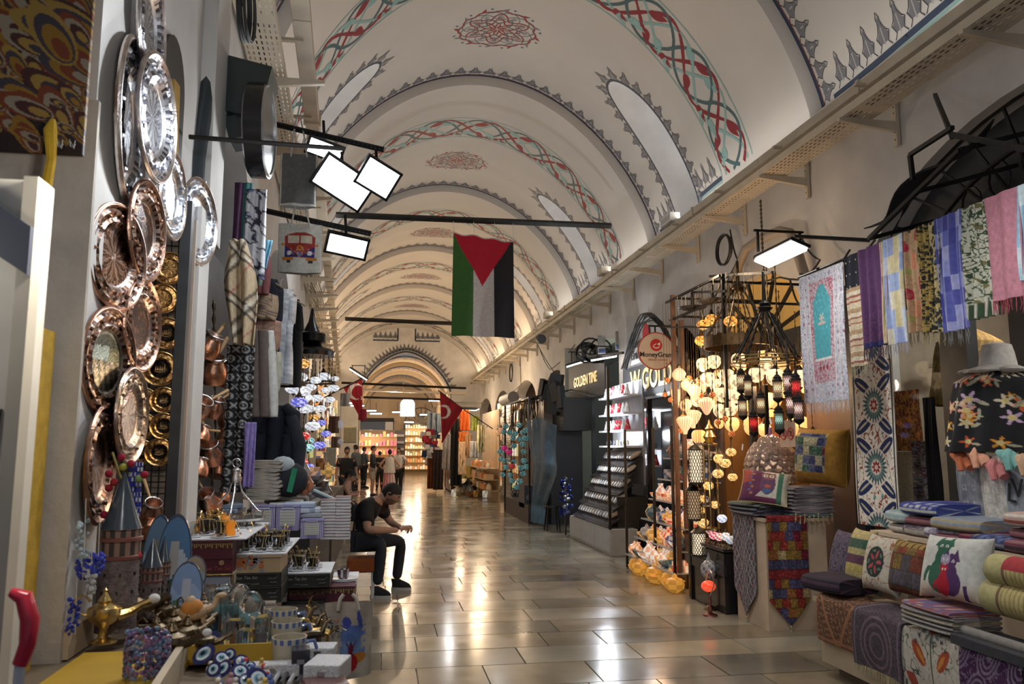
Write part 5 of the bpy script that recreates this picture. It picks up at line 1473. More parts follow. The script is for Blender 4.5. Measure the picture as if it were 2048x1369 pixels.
for k in range(7):
 mb.tube([(4.2-.03*k%.1,13.35-2.5*q/16,3.0+(.66+.02*k)*math.sin(PI*q/16)+.02*math.sin(q*1.3+k))for q in range(17)],.012,5,col=jit((.12,.11,.11),.3))
tag(mb.build('cable_bundle',CABLE),'tangle of grey cables arching over the white arched sign','cables')
t=thing('jewellery_shopfront','black framed jewellery shopfront with lit shelves','shopfront',(0,0,0))
mb=MB()
for yy in(13.5,12.35,11.2,10.95):mb.box((4.25,yy,1.25),(.08,.07,2.5),col=(.02,.02,.024))
mb.box((4.25,12.2,2.45),(.09,2.6,.08),col=(.05,.05,.055));mb.box((4.6,11.6,1.1),(.5,1.0,2.2),col=(.018,.022,.03));mb.box((4.2,12.2,.25),(.3,2.6,.5),col=(.03,.03,.035));mb.build('frame',GLOSS,t)
mb=MB();mb.box((4.62,12.9,1.6),(.03,1.2,1.7),col=(.35,.36,.38));mb.build('back_panel',PAINT,t)
for z in(1.35,1.62,1.95,2.28):
 mb=MB();mb.box((4.42,12.9,z),(.34,1.12,.025),col=(.7,.7,.72));mb.build('shelf',PAINT,t)
bulb('jewel_light',(4.40,12.9,2.2),10,COOL,.05);bulb('jewel_light',(4.3,13.0,1.5),8,COOL,.05)
t=thing('drawer_unit','white and grey drawer base of the bracelet stand','drawers',(0,0,0))
mb=MB();mb.box((3.72,13.42,.2),(.44,2.66,.40),col=(.50,.50,.49));mb.build('body',PAINT,t,bevel=.01)
for k in range(3):
 mb=MB();mb.box((3.495,12.55+k*.88,.21),(.012,.84,.32),col=(.56,.56,.55));mb.build('drawer',PAINT,t)
t=thing('bracelet_stand','tall stepped black stand full of bracelet rolls and watches','display stand',(0,0,0))
STEP=[(3.52,.52),(3.62,.76),(3.72,1.0),(3.82,1.22),(3.92,1.44)]
for i,(x,z)in enumerate(STEP):
 mb=MB();mb.box((x+.10,13.35,z-.02),(.30,2.3-.1*i,.02),ry=-.55,col=(.04,.035,.035));mb.build('tray',GLOSS,t)
for z in(1.66,1.92,2.2,2.5):
 mb=MB();mb.box((4.02,13.25,z),(.30,1.5,.03),col=(.80,.80,.82));mb.build('shelf',PAINT,t)
mb=MB();mb.box((4.19,13.3,1.9),(.03,1.7,1.7),col=(.45,.46,.48));mb.box((3.95,13.4,.62),(.5,2.1,.5),col=(.03,.028,.028));mb.build('back_panel',PAINT,t)
mb=MB();mb.bar((3.5,12.1,.4),(3.5,12.1,2.9),.04);mb.build('upright',BLACKM,t)
for z in(2.62,1.85):bulb('stand_light',(3.75,13.2,z),40,COOL,.05)
def brace(x,y,z,kd,grp,lab):
 mb=MB()
 if kd=='roll':
  c=rnd.choice([(.7,.7,.72),(.78,.76,.74),(.45,.45,.47),(.6,.52,.42)])
  mb.tube([(x-.06,y,z-.02),(x,y,z+.03),(x+.06,y,z+.06),(x+.13,y,z+.10)],[.018,.045,.045,.02],8,col=c)
 elif kd=='neck':
  c=rnd.choice([(.8,.8,.82),(.75,.75,.78),(.55,.04,.06),(.8,.8,.8)])
  mb.lathe([(.05,0),(.055,.02),(.03,.10),(.022,.15),(.02,.17),(0,.175)],c=(x,y,z),n=10,col=c,sy=1.3);mb.tube([(x-.035*math.cos(a),y+.05*math.sin(a),z+.06+.05*math.cos(a))for a in[q*.5 for q in range(-4,5)]],.006,4,col=(.7,.6,.4))
 else:
  mb.tube([(x,y+.035*math.cos(a),z+.045+.04*math.sin(a))for a in[q*.6 for q in range(11)]],.009,5,col=rnd.choice([(.6,.6,.62),(.5,.4,.2),(.1,.1,.12)]),closed=True)
 o=mb.build({'roll':'bracelet_roll','neck':'necklace_bust','ring':'bracelet'}[kd],GLOSS)
 return tag(o,lab,{'roll':'bracelet','neck':'necklace','ring':'bracelet'}[kd],grp)
SN=['lowest','second','middle','fourth','uppermost']
for i,(x,z)in enumerate(STEP):
 for k in range(13):brace(x+.10,12.4+k*(1.9-.1*i)/12+.03*i,z+.04,'roll',f'bracelet rolls on the {SN[i]} tray',f'silver grey bracelet roll on the {SN[i]} tilted tray of the stand')
for i,z in enumerate((1.675,1.935,2.215,2.515)):
 for k in range(7):brace(3.98,12.65+k*.2,z,'ring'if i==0 else 'neck',f'necklace busts on white shelf row {["one", "two", "three", "four"][i]}',f'{["bracelet ring", "small necklace bust", "necklace bust", "white or red necklace bust"][i]} on the {["lowest", "second", "third", "topmost"][i]} bright shelf of the stand')
for i,z in enumerate((1.36,1.63,1.965)):
 for k in range(7):brace(4.38,12.45+k*.15,z,'neck'if i!=1 else 'ring','jewels in the black shopfront',f'jewellery piece on the {["lowest", "middle", "topmost"][i]} shelf of the black shopfront')
t=thing('watch_shopfront','dark framed glass front of the watch shop','shopfront',(0,0,0))
mb=MB()
for yy in(15.0,16.2,17.9):mb.box((4.36,yy,1.35),(.07,.08,2.7),col=(.04,.04,.045))
mb.box((4.36,16.4,.15),(.07,3.0,.3),col=(.05,.05,.05));mb.build('frame',GLOSS,t)
mb=MB();mb.box((4.36,16.4,1.5),(.01,2.9,2.4));mb.build('glass_pane',GLASS,t)
bulb('watch_shop_light',(5.2,16.2,2.6),25,(.9,1,.8),.1)
for x,y,l in((4.44,18.75,'pale stone pier between watch shop and blue sheet'),(4.48,14.0,'pale stone pier behind the bracelet stand')):mb=MB();mb.box((x,y,2.0),(.28,.5,4.0),col=(.40,.37,.33));tag(mb.build('stone_pier',PAINT),l,'pier')
# far right: blue sheet, turquoise lanterns, shutter, bright shops
n,m=26,60
def sheet(u,v):
 w=1.0-.15*math.sin(PI*min(1,v*2))-.62*max(0,min(1,(v-.42)*2.4));y0=17.9-.5*max(0,v-.5)
 x=3.38+.10*math.sin(v*3)-.30*math.sin(PI*u)*(1-.55*v)+.035*math.sin(u*26+v*7)
 return(x,y0-u*2.5*w,2.12-2.06*v+.12*math.sin(PI*u)*(1-v)-.04*math.sin(u*14)*(1-v))
mb=MB();mb.grid(sheet,n,m,col=(.13,.24,.34))
SHT=M('blue_plastic_sheet',(.13,.23,.32),.22,var=.2,alpha=.80,scale=4)
tag(mb.build('plastic_sheet',SHT),'gathered translucent blue plastic sheet covering a closed stall','sheet')
mb=MB();mb.box((4.0,17.8,1.0),(.7,1.4,2.0),col=(.02,.02,.025));mb.box((4.1,17.5,2.35),(.6,2.0,.7),col=(.010,.009,.009))
for k in range(26):mb.box((3.78-.1*rnd.random(),16.6+1.8*rnd.random(),2.5+.5*rnd.random()),(.12,.3*rnd.random()+.05,.3*rnd.random()+.2),rz=rnd.random(),rx=rnd.uniform(-.4,.4),col=rnd.choice([(.015,.014,.014),(.04,.03,.025),(.02,.025,.03)]))
tag(mb.build('closed_stall',PAINT),'closed black stall cabinet behind the blue plastic sheet','stall')
t=thing('stool','small black stool in front of the blue plastic sheet','stool',(3.42,15.95,0))
mb=MB();mb.lathe([(.0,.44),(.17,.445),(.18,.47),(.17,.49),(0,.49)],n=20,col=(.02,.02,.02));mb.build('seat',GLOSS,t)
for k in range(4):
 a=PI/4+k*PI/2;mb=MB();mb.cyl((.13*math.cos(a),.13*math.sin(a),.45),(.19*math.cos(a),.19*math.sin(a),0),.014,n=6);mb.build('leg',BLACKM,t)
mb=MB()
for k in range(60):
 mb.ball((3.5+rnd.uniform(-.1,.1),15.1+rnd.uniform(-.25,.2),.35+rnd.uniform(0,.75)),rnd.uniform(.02,.045),6,4,col=rnd.choice([(.04,.07,.4),(.1,.15,.5),(.45,.5,.6),(.03,.04,.2)]))
mb.bar((3.5,15.1,0),(3.5,15.1,1.1),.03,col=(.1,.1,.1));tag(mb.build('bead_rack',METP),'rack hung with clusters of blue and silver beads beside the bracelet stand','bead rack',kind='stuff')
mb=MB()
for k in range(7):
 y=17.7+k*.5;mb.bar((3.25,y,2.75),(4.3,y,2.95),.025)
mb.bar((3.25,17.5,2.75),(3.25,21.0,2.75),.03);mb.bar((3.25,17.5,2.75),(3.25,17.5,0),.04);mb.bar((3.25,21,2.75),(3.25,21,0),.04)
for k in range(22):y=17.7+k*.15;mb.tube([(3.28+.3*rnd.random(),y,2.78),(3.3+.3*rnd.random(),y+rnd.uniform(-.1,.1),2.0)],.012,4)
tag(mb.build('lantern_rack',BLACKM),'black rack hung with chains over the turquoise lantern stall','rack')
TQ=[(1012,853),(1038,851),(1058,853),(1008,864),(1019,865),(1046,866),(1030,868),(1026,877),(1039,879),(1051,877),(1046,889),(1028,892),(1000,904),(1010,908),(1002,918),(1010,922),(1048,922),(1028,924),(1012,935),(1042,936),(1053,934),(1006,950),(1021,951),(1046,948),(1024,962),(1040,963),(1033,975),(1053,861),(1004,897),(1048,904)]
for i,(px,py)in enumerate(TQ):
 p=PX(px,py,3.2+.06*(i%3))
 if i==0:tq=mosaic(p,'small turquoise ball lantern on the dark stall beyond the blue sheet','turquoise ball lanterns',[(.05,.16,.17),(.16,.32,.32),(.03,.09,.10)],r=.075,lit=GLOWS,sq=.9,up=.3)
 else:dup(tq,loc=p,rz=i)
for i,(px,py,c,nm)in enumerate([(1009,897,(.6,.03,.2),'magenta'),(1018,905,(.5,.03,.15),'dark magenta'),(1024,933,(.4,.05,.04),'dull red'),(1002,861,(.8,.4,.25),'orange'),(996,866,(.9,.5,.2),'amber')]):
 mosaic(PX(px,py,3.2),nm+' ball lantern among the turquoise ones',None,[c,tuple(x*.6 for x in c),c],r=.09,lit=GLOWS,up=.1)
mb=MB();mb.box((3.75,19.3,1.4),(.3,3.4,2.6),col=(.16,.11,.08));mb.box((3.5,19.0,.2),(.6,3.2,.4),col=(.06,.05,.05));mb.box((3.45,18.2,.55),(.5,.7,.5),col=(.10,.10,.12))
tag(mb.build('stall_backboard',PAINT),'dark brown stall back and base behind the turquoise lanterns','stall')
for k in range(14):
 p=Vector((3.3+.3*rnd.random(),17.6+k*.26,.42+.001));o=bowl(p,'small dark bowl or jar on the base of the turquoise lantern stall','ware under the turquoise lanterns',rnd.choice([(.2,.2,.24),(.3,.2,.15),(.4,.38,.36)]),(.06,.06,.08),1.5,False,k%4)
bulb('stall_bulb',(3.3,18.6,2.6),8,WARM,.04)
t=thing('roller_shutter','half rolled grey metal roller shutter between stall and bright shop','shutter',(3.5,22.3,0))
for k in range(24):
 mb=MB();mb.box((0,0,.35+k*.105),(.05,1.6,.098),col=(.42,.42,.42));mb.build('slat',METP,t,bevel=.012)
mb=MB();mb.cyl((0.05,-.85,3.0),(.05,.85,3.0),.16,n=16,col=(.4,.38,.35));mb.build('drum',PAINT,t)
WOOD_SHELF=(.55,.40,.25)
def goods_shop(y0,y1,x,rows,pal,label,glow,tall=2.4,n=9):
 t=thing('shop_shelves',label,'shelves',(0,0,0))
 for r in range(rows):
  z=.35+(tall-.35)*r/(rows-1);mb=MB();mb.box((x+.2+.12*(r==0),(y0+y1)/2,z),(.4,y1-y0,.03),col=WOOD_SHELF);mb.build('shelf',PAINT,t)
  mb=MB()
  for k in range(n):
   yy=y0+(y1-y0)*(k+.5)/n;h=rnd.uniform(.10,(tall-.35)/(rows-1)*.75);c=rnd.choice(pal)
   if rnd.random()<.5:mb.box((x+.15,yy,z+.015+h/2),(.25,(y1-y0)/n*.75,h),col=jit(c))
   else:mb.lathe([(h*.3,0),(h*.45,h*.3),(h*.3,h*.8),(.02,h)],c=(x+.15,yy,z+.015),n=8,col=jit(c))
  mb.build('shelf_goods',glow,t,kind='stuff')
 mb=MB();mb.box((x+.45,(y0+y1)/2,1.4),(.04,y1-y0,2.8),col=(.6,.45,.28));mb.build('back_panel',PAINT,t)
 return t
WPAL=[(.85,.55,.25),(.9,.75,.5),(.8,.35,.12),(.9,.8,.65),(.5,.5,.2),(.7,.3,.1),(.95,.85,.7)]
goods_shop(23.4,27.8,4.0,6,WPAL,'brightly lit shelves of orange and cream goods past the shutter',GLOWS,2.9,12)  # shop light on these goods comes from their own glow
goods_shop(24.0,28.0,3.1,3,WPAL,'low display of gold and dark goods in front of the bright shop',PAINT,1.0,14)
rod_thing('garment_rail','thin steel rail over the bright shop','rail',[(3.1,23.5,2.25),(3.1,27.8,2.25)],.02,STEEL)
rod_thing('garment_rail','high rail carrying pale shirts along the far shop','rail',[(2.35,28.6,3.3),(2.35,32.6,3.3)],.02,STEEL)
for i,(y,c,lab)in enumerate([(32.6,(.25,.06,.03),'red brown leather suitcase standing outside the far shop'),(31.6,(.06,.035,.03),'dark brown suitcase beside the red brown one'),(30.8,(.05,.03,.03),'black brown suitcase standing next in the row'),(29.9,(.04,.025,.025),'nearly black suitcase at the end of the row')]):
 t=thing('suitcase',lab,'suitcase',(2.75,y,0))
 mb=MB();mb.box((0,0,.50),(.34,.60,.9),col=c);mb.build('shell',GLOSS,t,bevel=.04)
 mb=MB();mb.tube([(0,-.12,.94),(0,-.12,1.02),(0,.12,1.02),(0,.12,.94)],.014,5);mb.build('handle',BLACKM,t)
 for a in(-.22,.22):
  for b in(-.1,.1):mb=MB();mb.cyl((b-.02,a,.03),(b+.02,a,.03),.03,n=8);mb.build('wheel',BLACKM,t)
mb=MB();mb.box((3.0,28.6,.5),(.6,1.2,1.0),col=(.08,.045,.03));mb.box((3.0,27.95,.5),(.62,.06,1.0),col=(.45,.33,.08));tag(mb.build('sales_counter',PAINT),'dark brown counter with yellow edge below the black garment','counter')
mb=MB();mb.ball((2.75,28.3,.1),(.25,.35,.1),12,6,col=(.8,.6,.25));tag(mb.build('floor_basket',GLOWS),'shallow lit golden basket lying on the floor by the counter','basket')  # basket's brightness is put in as glow, no lamp inside
def crescent_flag(label,base,tip,c,rot,w=1.5,h=1.0,sag=.0,flip=1):
 """triangular flags draped from a slanted pole"""
 P_,C_=[],[]
 A,B,D_=[Vector(q)for q in base]
 n=60;U,V=np.meshgrid(np.linspace(0,1,n),np.linspace(0,1,n))
 P0=np.array(A)[None,None]*(1-U[...,None])+np.array(B)[None,None]*U[...,None]
 P=P0*(1-V[...,None])+np.array(D_)[None,None]*V[...,None]
 P[...,1]+=.05*np.sin(U*14+V*3)*(1-V);P[...,0]+=.02*np.sin(U*9)
 I=np.ones(P.shape)*np.array((.30,.008,.02))*(1+.15*np.sin(U*14+V*3))[...,None]
 cx,cz,r=c
 Xx,Zz=P[...,0],P[...,2]
 I[(np.hypot(Xx-cx,Zz-cz)<r)&(np.hypot(Xx-cx+.30*r*flip,Zz-cz+.05*r)>r*.82)]=(.62,.56,.50)
 d=np.hypot(Xx-cx+r*.85*flip,Zz-cz+r*.75);a=np.arctan2(Zz-cz+r*.75,Xx-cx+r*.85*flip)
 I[d<r*(.22+.12*np.cos(5*a))]=(.62,.56,.50)
 o=gridobj('crescent_flag',P,I,CLOTH,None,.006)
 return tag(o,label,'flag')
Y1=23.8
f1=crescent_flag('red flag with white crescent and star hanging from a slanting pole near the suitcases',[ay(880,784,Y1),ay(926,818,Y1),ay(884,886,Y1)],None,(ay(888,824,Y1).x,ay(888,824,Y1).z,.20),0)
rod_thing('flag_pole','slanting dark pole of the crescent flag near the suitcases','pole',[ay(876,781,Y1),ay(928,820,Y1),ay(985,858,23)],.016)
Y2=21.0
f2=crescent_flag('dark red flag with white crescent hanging below a lamp tube by the white lanterns',[ay(686,775,Y2),ay(724,758,Y2),ay(724,843,Y2)],None,(ay(712,784,Y2).x,ay(712,784,Y2).z,.21),0,flip=-1)
rod_thing('flag_pole','dark pole of the crescent flag by the white lanterns','pole',[ay(640,800,20.5),ay(724,757,Y2)],.016)
# end of the street
goods_shop2=[]
def front_shop(x0,x1,Y,rows,pal,label,glow,top=2.4,n=10):
 t=thing('shop_display',label,'shop display',(0,0,0))
 mb=MB();mb.box(((x0+x1)/2,Y+.4,top/2),(x1-x0,.05,top),col=(.6,.45,.25));mb.build('back_panel',PAINT,t)
 for r in range(rows):
  z=.3+(top-.4)*r/(rows-1);mb=MB();mb.box(((x0+x1)/2,Y+.2,z),(x1-x0,.35,.03),col=WOOD_SHELF);mb.build('shelf',PAINT,t)
  mb=MB()
  for k in range(n):
   xx=x0+(x1-x0)*(k+.5)/n;h=rnd.uniform(.12,.3);mb.box((xx,Y+.15,z+.015+h/2),((x1-x0)/n*.7,.2,h),col=jit(rnd.choice(pal)))
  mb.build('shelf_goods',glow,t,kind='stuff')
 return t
front_shop(1.5,3.4,50,7,WPAL,'wall of golden lit goods at the end of the street',GLOWS,2.9,12)  # goods of both end displays glow to stand for shop light
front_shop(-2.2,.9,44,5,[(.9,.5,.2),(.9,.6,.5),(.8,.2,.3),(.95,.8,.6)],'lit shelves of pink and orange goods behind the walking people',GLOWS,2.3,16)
mb=MB();mb.box((-.9,42.5,2.85),(3.2,.1,.62),col=(.03,.03,.04));mb.box((-.4,42.4,2.75),(1.6,.06,.42),col=(.10,.16,.28));mb.box((.45,42.38,2.75),(.4,.06,.42),col=(.75,.8,.9))
tag(mb.build('signboard',PAINT),'black signboard with blue panel above the pink and orange goods','sign')
mb=MB()
for x in(1.45,3.45):mb.box((x,49.5,1.5),(.12,.1,3.0))
mb.box((2.45,49.5,3.05),(2.1,.1,.08))
for q in range(1,8):a=PI*q/8;mb.bar((2.45,49.5,3.05),(2.45+math.cos(a),49.5,3.05+1.0*math.sin(a)),.04)
mb.tube([(2.45+math.cos(PI*q/16),49.5,3.05+math.sin(PI*q/16))for q in range(17)],.03,5)
tag(mb.build('arched_doorway',BLACKM),'black arched doorway frame with fan bars at the end of the street','doorway')
mb=MB();mb.box((2.45,49.4,3.5),(.35,.2,.4),col=(.02,.02,.02));tag(mb.build('speaker_box',PAINT),'black box fixed in the fan of the end doorway','box')
mb=MB();mb.box((1.1,46,1.3),(.55,.5,2.6),col=(.05,.05,.06))
for k in range(6):mb.box((1.1,45.72,.4+k*.38),(.45,.06,.14),col=jit((.3,.3,.34),.3))
tag(mb.build('display_tower',PAINT),'narrow dark display tower before the end doorway','display')
mb=MB();mb.add([(-3,52.5,0),(5,52.5,0),(5,52.5,7),(-3,52.5,7)],[(0,1,2,3)]);struct(mb,'wall_back',FV)
mb=MB()
for x0,x1 in((-2.6,-1.35),(3.45,4.6)):mb.box(((x0+x1)/2,45.5,2.1),(x1-x0,13,4.2))
struct(mb,'wall_passage',FV)
t=thing('arched_window','bright arched window high in the far passage','window',(1.55,47.5,3.95));mb=MB();mb.prism([(-.42,-.5),(.42,-.5),(.42,.2)]+[(.42*math.cos(PI*q/10),.2+.35*math.sin(PI*q/10))for q in range(11)],frame((0,0,0),(1,0,0),(0,0,1)),-.05);mb.build('pane',DAY,t)
for i,(px,py,Y)in enumerate([(705,715+92,30),(740,822,34),(752,828,36),(868,802,38),(795,765+60,40),(850,830,40),(818,845,44),(715,812,32)]):
 p=ay(px,py,Y);t=thing('strip_lamp','white strip lamp hanging over the far part of the street','lamp',p,group='far strip lamps',rz=rnd.uniform(-.6,.6))
 mb=MB();mb.box((0,0,0),(.5,.12,.05));mb.build('tube',LEDS,t);mb=MB();mb.box((0,0,.04),(.54,.15,.03));mb.bar((0,0,.05),(0,0,.5),.015);mb.build('housing',BLACKM,t)
bulb('end_light',(2.3,48.8,2.8),90,WARM,.1);bulb('end_light',(-.5,42.8,2.2),90,WARM,.1);bulb('far_shop_light',(3.2,25.5,3.2),60,WARM,.1)
# near left: pier, copper trays
def az(px,py,Z):
 d=ray(px,py);t=(Z-EYE)/d.z
 return Vector((t*d.x,t*d.y,Z))
mb=MB();mb.box((-1.10,2.82,2.6),(.32,.28,5.2));mb.box((-1.16,3.5,3.9),(.3,1.1,2.6));struct(mb,'wall_pier',WHITEW)
mb=MB();mb.box((-1.95,2.0,2.6),(.1,4.4,5.2));struct(mb,'wall_recess',GREYW)
mb=MB();mb.box((-.965,4.2,1.9),(.12,.22,1.9));struct(mb,'wall_pilaster',WHITEW)
mb=MB();mb.box((-1.10,2.685,1.6),(.34,.02,2.35),col=(.50,.44,.38));struct(mb,'wall_rendering',M('rough_render',(.50,.45,.39),.9,var=.2,scale=4,bump=.5,bscale=30))
mb=MB();mb.prism([(-.2,0),(.2,0),(.2,.6)]+[(.2*math.cos(a),.6+.25*math.sin(a))for a in[PI*q/12 for q in range(1,12)]]+[(-.2,.6)],frame((-1.01,3.78,2.72),(0,1,0),(0,0,1)),.02,col=(.03,.025,.02));n_=tag(mb.build('niche_shade',PAINT),'narrow dark slab painted as a shaded arched niche with ochre cloth above the trays','niche')  # flat dark slab, the opening's shade is put into its colour
mb=MB();mb.box((-.985,3.80,3.1),(.02,.10,.5),rx=.1,col=(.35,.2,.04));mb.build('ochre_cloth',CLOTH,n_)
mb=MB();mb.box((-1.0,4.62,3.85),(.10,.34,2.1));struct(mb,'wall_pilaster',WHITEW)
A=ay(-40,0,2.55);B=ay(166,312,2.55)
def swirls(U,V):
 c=Cv(U,V,(.05,.02,.012));r=np.random.RandomState(4)
 for k in range(150):
  x,y=r.uniform(0,.52),r.uniform(0,.66);s=r.uniform(.02,.06)*(1.2-y);an=r.uniform(.4,1.3)
  pal=[(.42,.24,.03),(.30,.08,.02),(.45,.38,.28),(.12,.04,.03),(.5,.33,.08),(.10,.08,.10)]
  for q,kk in((1,k),(.8,k+1),(.6,k+2),(.35,k+3)):c.ell(x+(1-q)*s*1.5*math.cos(an),y+(1-q)*s*1.5*math.sin(an),s*2.1*q,s*q*.85,an,pal[kk%6])
 for k in range(30):x,y=r.uniform(0,.34),r.uniform(.4,.66);s=r.uniform(.006,.016);c.ell(x,y,s,s,0,[(.4,.33,.2),(.35,.1,.02),(.45,.25,.04)][k%3])
 return c.I
n1,n2=150,210;U,V=np.meshgrid(np.linspace(0,1,n1),np.linspace(0,1,n2));zt=3.25
P=np.stack([-1.55+(B.x+1.55)*U,np.full(U.shape,2.55),zt+(B.z-zt)*V],-1)
pr_=tag(gridobj('canvas_print',P,swirls(U*.5,V*.7)*.62,PAINT,None,.02),'dark canvas print of swirling gold and brown drops high on the pier','painting')
mb=MB()
for k in range(3):mb.tube([ay(95+25*k+6*math.cos(q),288+10*math.sin(q*1.7),2.535)for q in range(7)],.0016,4,col=(.6,.6,.6))
mb.build('signature',PAINT,pr_)
mb=MB();p=ay(106,240,2.5);q=ay(88,400,2.5);mb.tube([p,p.lerp(q,.15)+Vector((0,-.01,0)),p.lerp(q,.5)+Vector((.008,0,0)),q],[.008,.02,.014,.018],8,col=(.55,.33,.02));tag(mb.build('yellow_ribbon',CLOTH),'twisted yellow ribbon hanging below the canvas print','ribbon')
t=thing('display_cabinet','cream lit display cabinet with dark grey bands','cabinet',(0,0,0))
a=ay(86,470,1.6);CX=a.x
mb=MB();mb.box((CX-.30,1.61,1.15),(.60,.05,2.0),col=(.72,.66,.55));mb.box((CX-.012,1.58,1.15),(.025,.04,2.0),col=(.5,.44,.34));mb.build('body',PAINT,t)
mb=MB();mb.prism([(0,0),(-.5,.34),(-.5,.24-.0),(0,-.09)],frame((CX,1.575,2.05),(1,0,0),(0,0,1)),.03,col=(.05,.055,.075));mb.build('slanting_band',PAINT,t)
for z in(1.72,1.44):mb=MB();mb.box((CX-.33,1.575,z),(.58,.03,.055),ry=.10,col=(.10,.11,.13));mb.build('grey_band',PAINT,t)
bulb('cabinet_light',(CX-.25,1.35,2.0),1.6,NEUT,.05)
mb=MB();mb.box((-1.02,2.5,1.2),(.06,.25,1.6),col=(.55,.33,.03));tag(mb.build('yellow_cloth',CLOTH),'narrow yellow cloth hanging behind the cream cabinet','cloth')
def bag(u,v):return(-.80-.28*u+.03*math.sin(v*7),1.6+.25*math.sin(PI*u)*(.4+v),1.32-.5*v+.1*math.sin(PI*u)-.015*math.sin(u*25))
mb=MB();mb.grid(lambda u,v:(-1.05+.33*u*(.4+.6*v),1.75-.1*math.sin(PI*u),1.34-.45*v-.02*math.sin(u*20)),20,14,col=(.60,.34,.03));tag(mb.build('yellow_sack',CLOTH),'orange yellow cloth sack at the foot of the cabinet','sack')
mb=MB();mb.tube([ay(22,1185,1.5),ay(48,1195,1.5),ay(60,1240,1.5),ay(55,1290,1.5),ay(40,1330,1.5)],[.008,.014,.015,.013,.012],10,col=(.62,.03,.06));mb.tube([ay(40,1330,1.5),ay(33,1400,1.5)],.009,8,col=(.7,.7,.72));tag(mb.build('red_handle',GLOSS),'curved bright red tool handle standing before the yellow sack','handle')
def copper_tray(name,label,p,D,yaw,pal,kind,seed=0,mat=METP,group=None):
 """round tray; its face looks along +x turned by yaw towards the viewer"""
 o=thing(name,label,'tray'if D>.2 else 'plate',p)
 T=Matrix.Rotation(-yaw,4,'Z')@Matrix(((0,0,1,0),(1,0,0,0),(0,1,0,0),(0,0,0,1)))
 n=132;rr=[0,.10,.2,.3,.38,.44,.50,.54,.57,.60,.66,.72,.78,.84,.9,.95,.98,1.0]
 if D<.2:n=40;rr=rr[::2]+[.98,1.0]
 rs=random.Random(seed);R=D/2
 vs=[];fs=[];fc=[]
 for i,r in enumerate(rr):
  z=(-.03 if r<.55 else-.03+.03*min(1,(r-.55)/.08))*D*1.2+(.012*D*math.sin(40*r)if r>.6 else 0)+(.01*D if r>.97 else 0)
  for k in range(n):a=2*PI*k/n;vs.append((r*R*math.cos(a),r*R*math.sin(a),z+(.003*D*math.sin(a*16)if.62<r<.95 else 0)))
 def colr(r,a):
  if kind=='dark'and r<.5:return pal[2]if(math.sin(a*5+r*30)+math.sin(r*50-a*3))<1.0 else pal[1]
  if kind=='scene'and r<.56:
   y=r*math.sin(a);x=r*math.cos(a)
   if y>.28:return(.06,.08,.08)
   if y>.02:return(.25,.36,.42)if x<.1 else(.12,.14,.10)
   return(.22,.20,.16)if math.sin(x*30+y*9)>-.2 else(.08,.08,.06)
  if kind=='small'and r<.55:return(.02,.015,.012)
  v=math.sin(a*12+3*math.sin(r*19))*math.sin(r*34)+.7*math.sin(a*30+r*40)+.5*rs.uniform(-1,1)
  if r>.96:return pal[3]
  if.52<r<.6:return pal[0]
  return pal[0]if v>.25 else pal[1]if v>-.35 else pal[2]
 for i in range(len(rr)-1):
  for k in range(n):
   l=(k+1)%n;fs.append((i*n+k,i*n+l,(i+1)*n+l,(i+1)*n+k));fc.append(colr((rr[i]+rr[i+1])/2,2*PI*(k+.5)/n))
 mb=MB();mb.add(vs,fs,0,True,fc,T);mb.build('dish',mat,o,thick=.006 if D>.2 else.003)
 mb=MB();mb.tube([T@Vector((R*math.cos(2*PI*k/40),R*math.sin(2*PI*k/40),.004))for k in range(40)],.012*D+.0015,6,closed=True,col=pal[3]);mb.build('rolled_rim',METP,o)
 if kind=='small':
  mb=MB()
  for q in range(5):
   x0=-.26+.12*q;mb.tube([T@Vector((R*x,R*y,-.01*D))for x,y in[(x0,-.12+.06*rs.random()),(x0+.03,.15+.15*rs.random()),(x0+.07,.0),(x0+.13,-.08)]],.028*R+.001,4,col=(.75,.6,.4))
  mb.tube([T@Vector((R*x,R*y,-.01*D))for x,y in[(-.3,-.15),(0,-.22),(.3,-.14)]],.03*R+.001,4,col=(.75,.6,.4));mb.build('gilt_script',METP,o)
 else:
  mb=MB()
  for q in range(12):
   a=2*PI*q/12;c=T@Vector((.78*R*math.cos(a),.78*R*math.sin(a),.008));mb.ball(c,(.018*D,.018*D,.018*D),6,4,col=pal[1])
  mb.build('embossed_leaves',METP,o,kind='stuff')
 return o
SIL=[(.70,.71,.75),(.36,.36,.40),(.10,.10,.12),(.66,.58,.54)];COPD=[(.42,.33,.29),(.26,.13,.08),(.07,.04,.03),(.50,.30,.22)];WHT=[(.75,.76,.78),(.55,.58,.64),(.28,.34,.46),(.6,.5,.45)]
TR=[((302,60),50,250,SIL,'etched','silver etched tray topmost on the pier, cut by the edge'),((262,250),46,330,SIL,'etched','tall bright silver tray seen nearly edge on at the pier corner'),((313,238),68,250,SIL,'etched','large silvered tray with bright polished centre in the upper row'),((345,392),46,172,WHT,'etched','pale tin tray with fine engraving beside the white enamelled one'),((398,443),62,168,WHT,'etched','white tray with blue grey birds hanging next to the wall edge'),((293,462),62,196,COPD,'dark','dark centred tray with copper and silver border'),((234,515),96,205,COPD,'etched','large embossed copper tray with flower medallion'),((284,650),60,176,COPD,'dark','oxidised tray with a dark embossed city scene'),((217,724),86,206,COPD,'scene','copper rimmed tray with a painted street under a blue sky'),((262,832),52,180,[(.5,.42,.36),(.36,.28,.22),(.2,.15,.12),(.5,.38,.3)],'etched','worn bronze tray below the dark city scene tray'),((200,930),46,215,COPD,'etched','lowest embossed copper tray seen edge on beside the pier')]
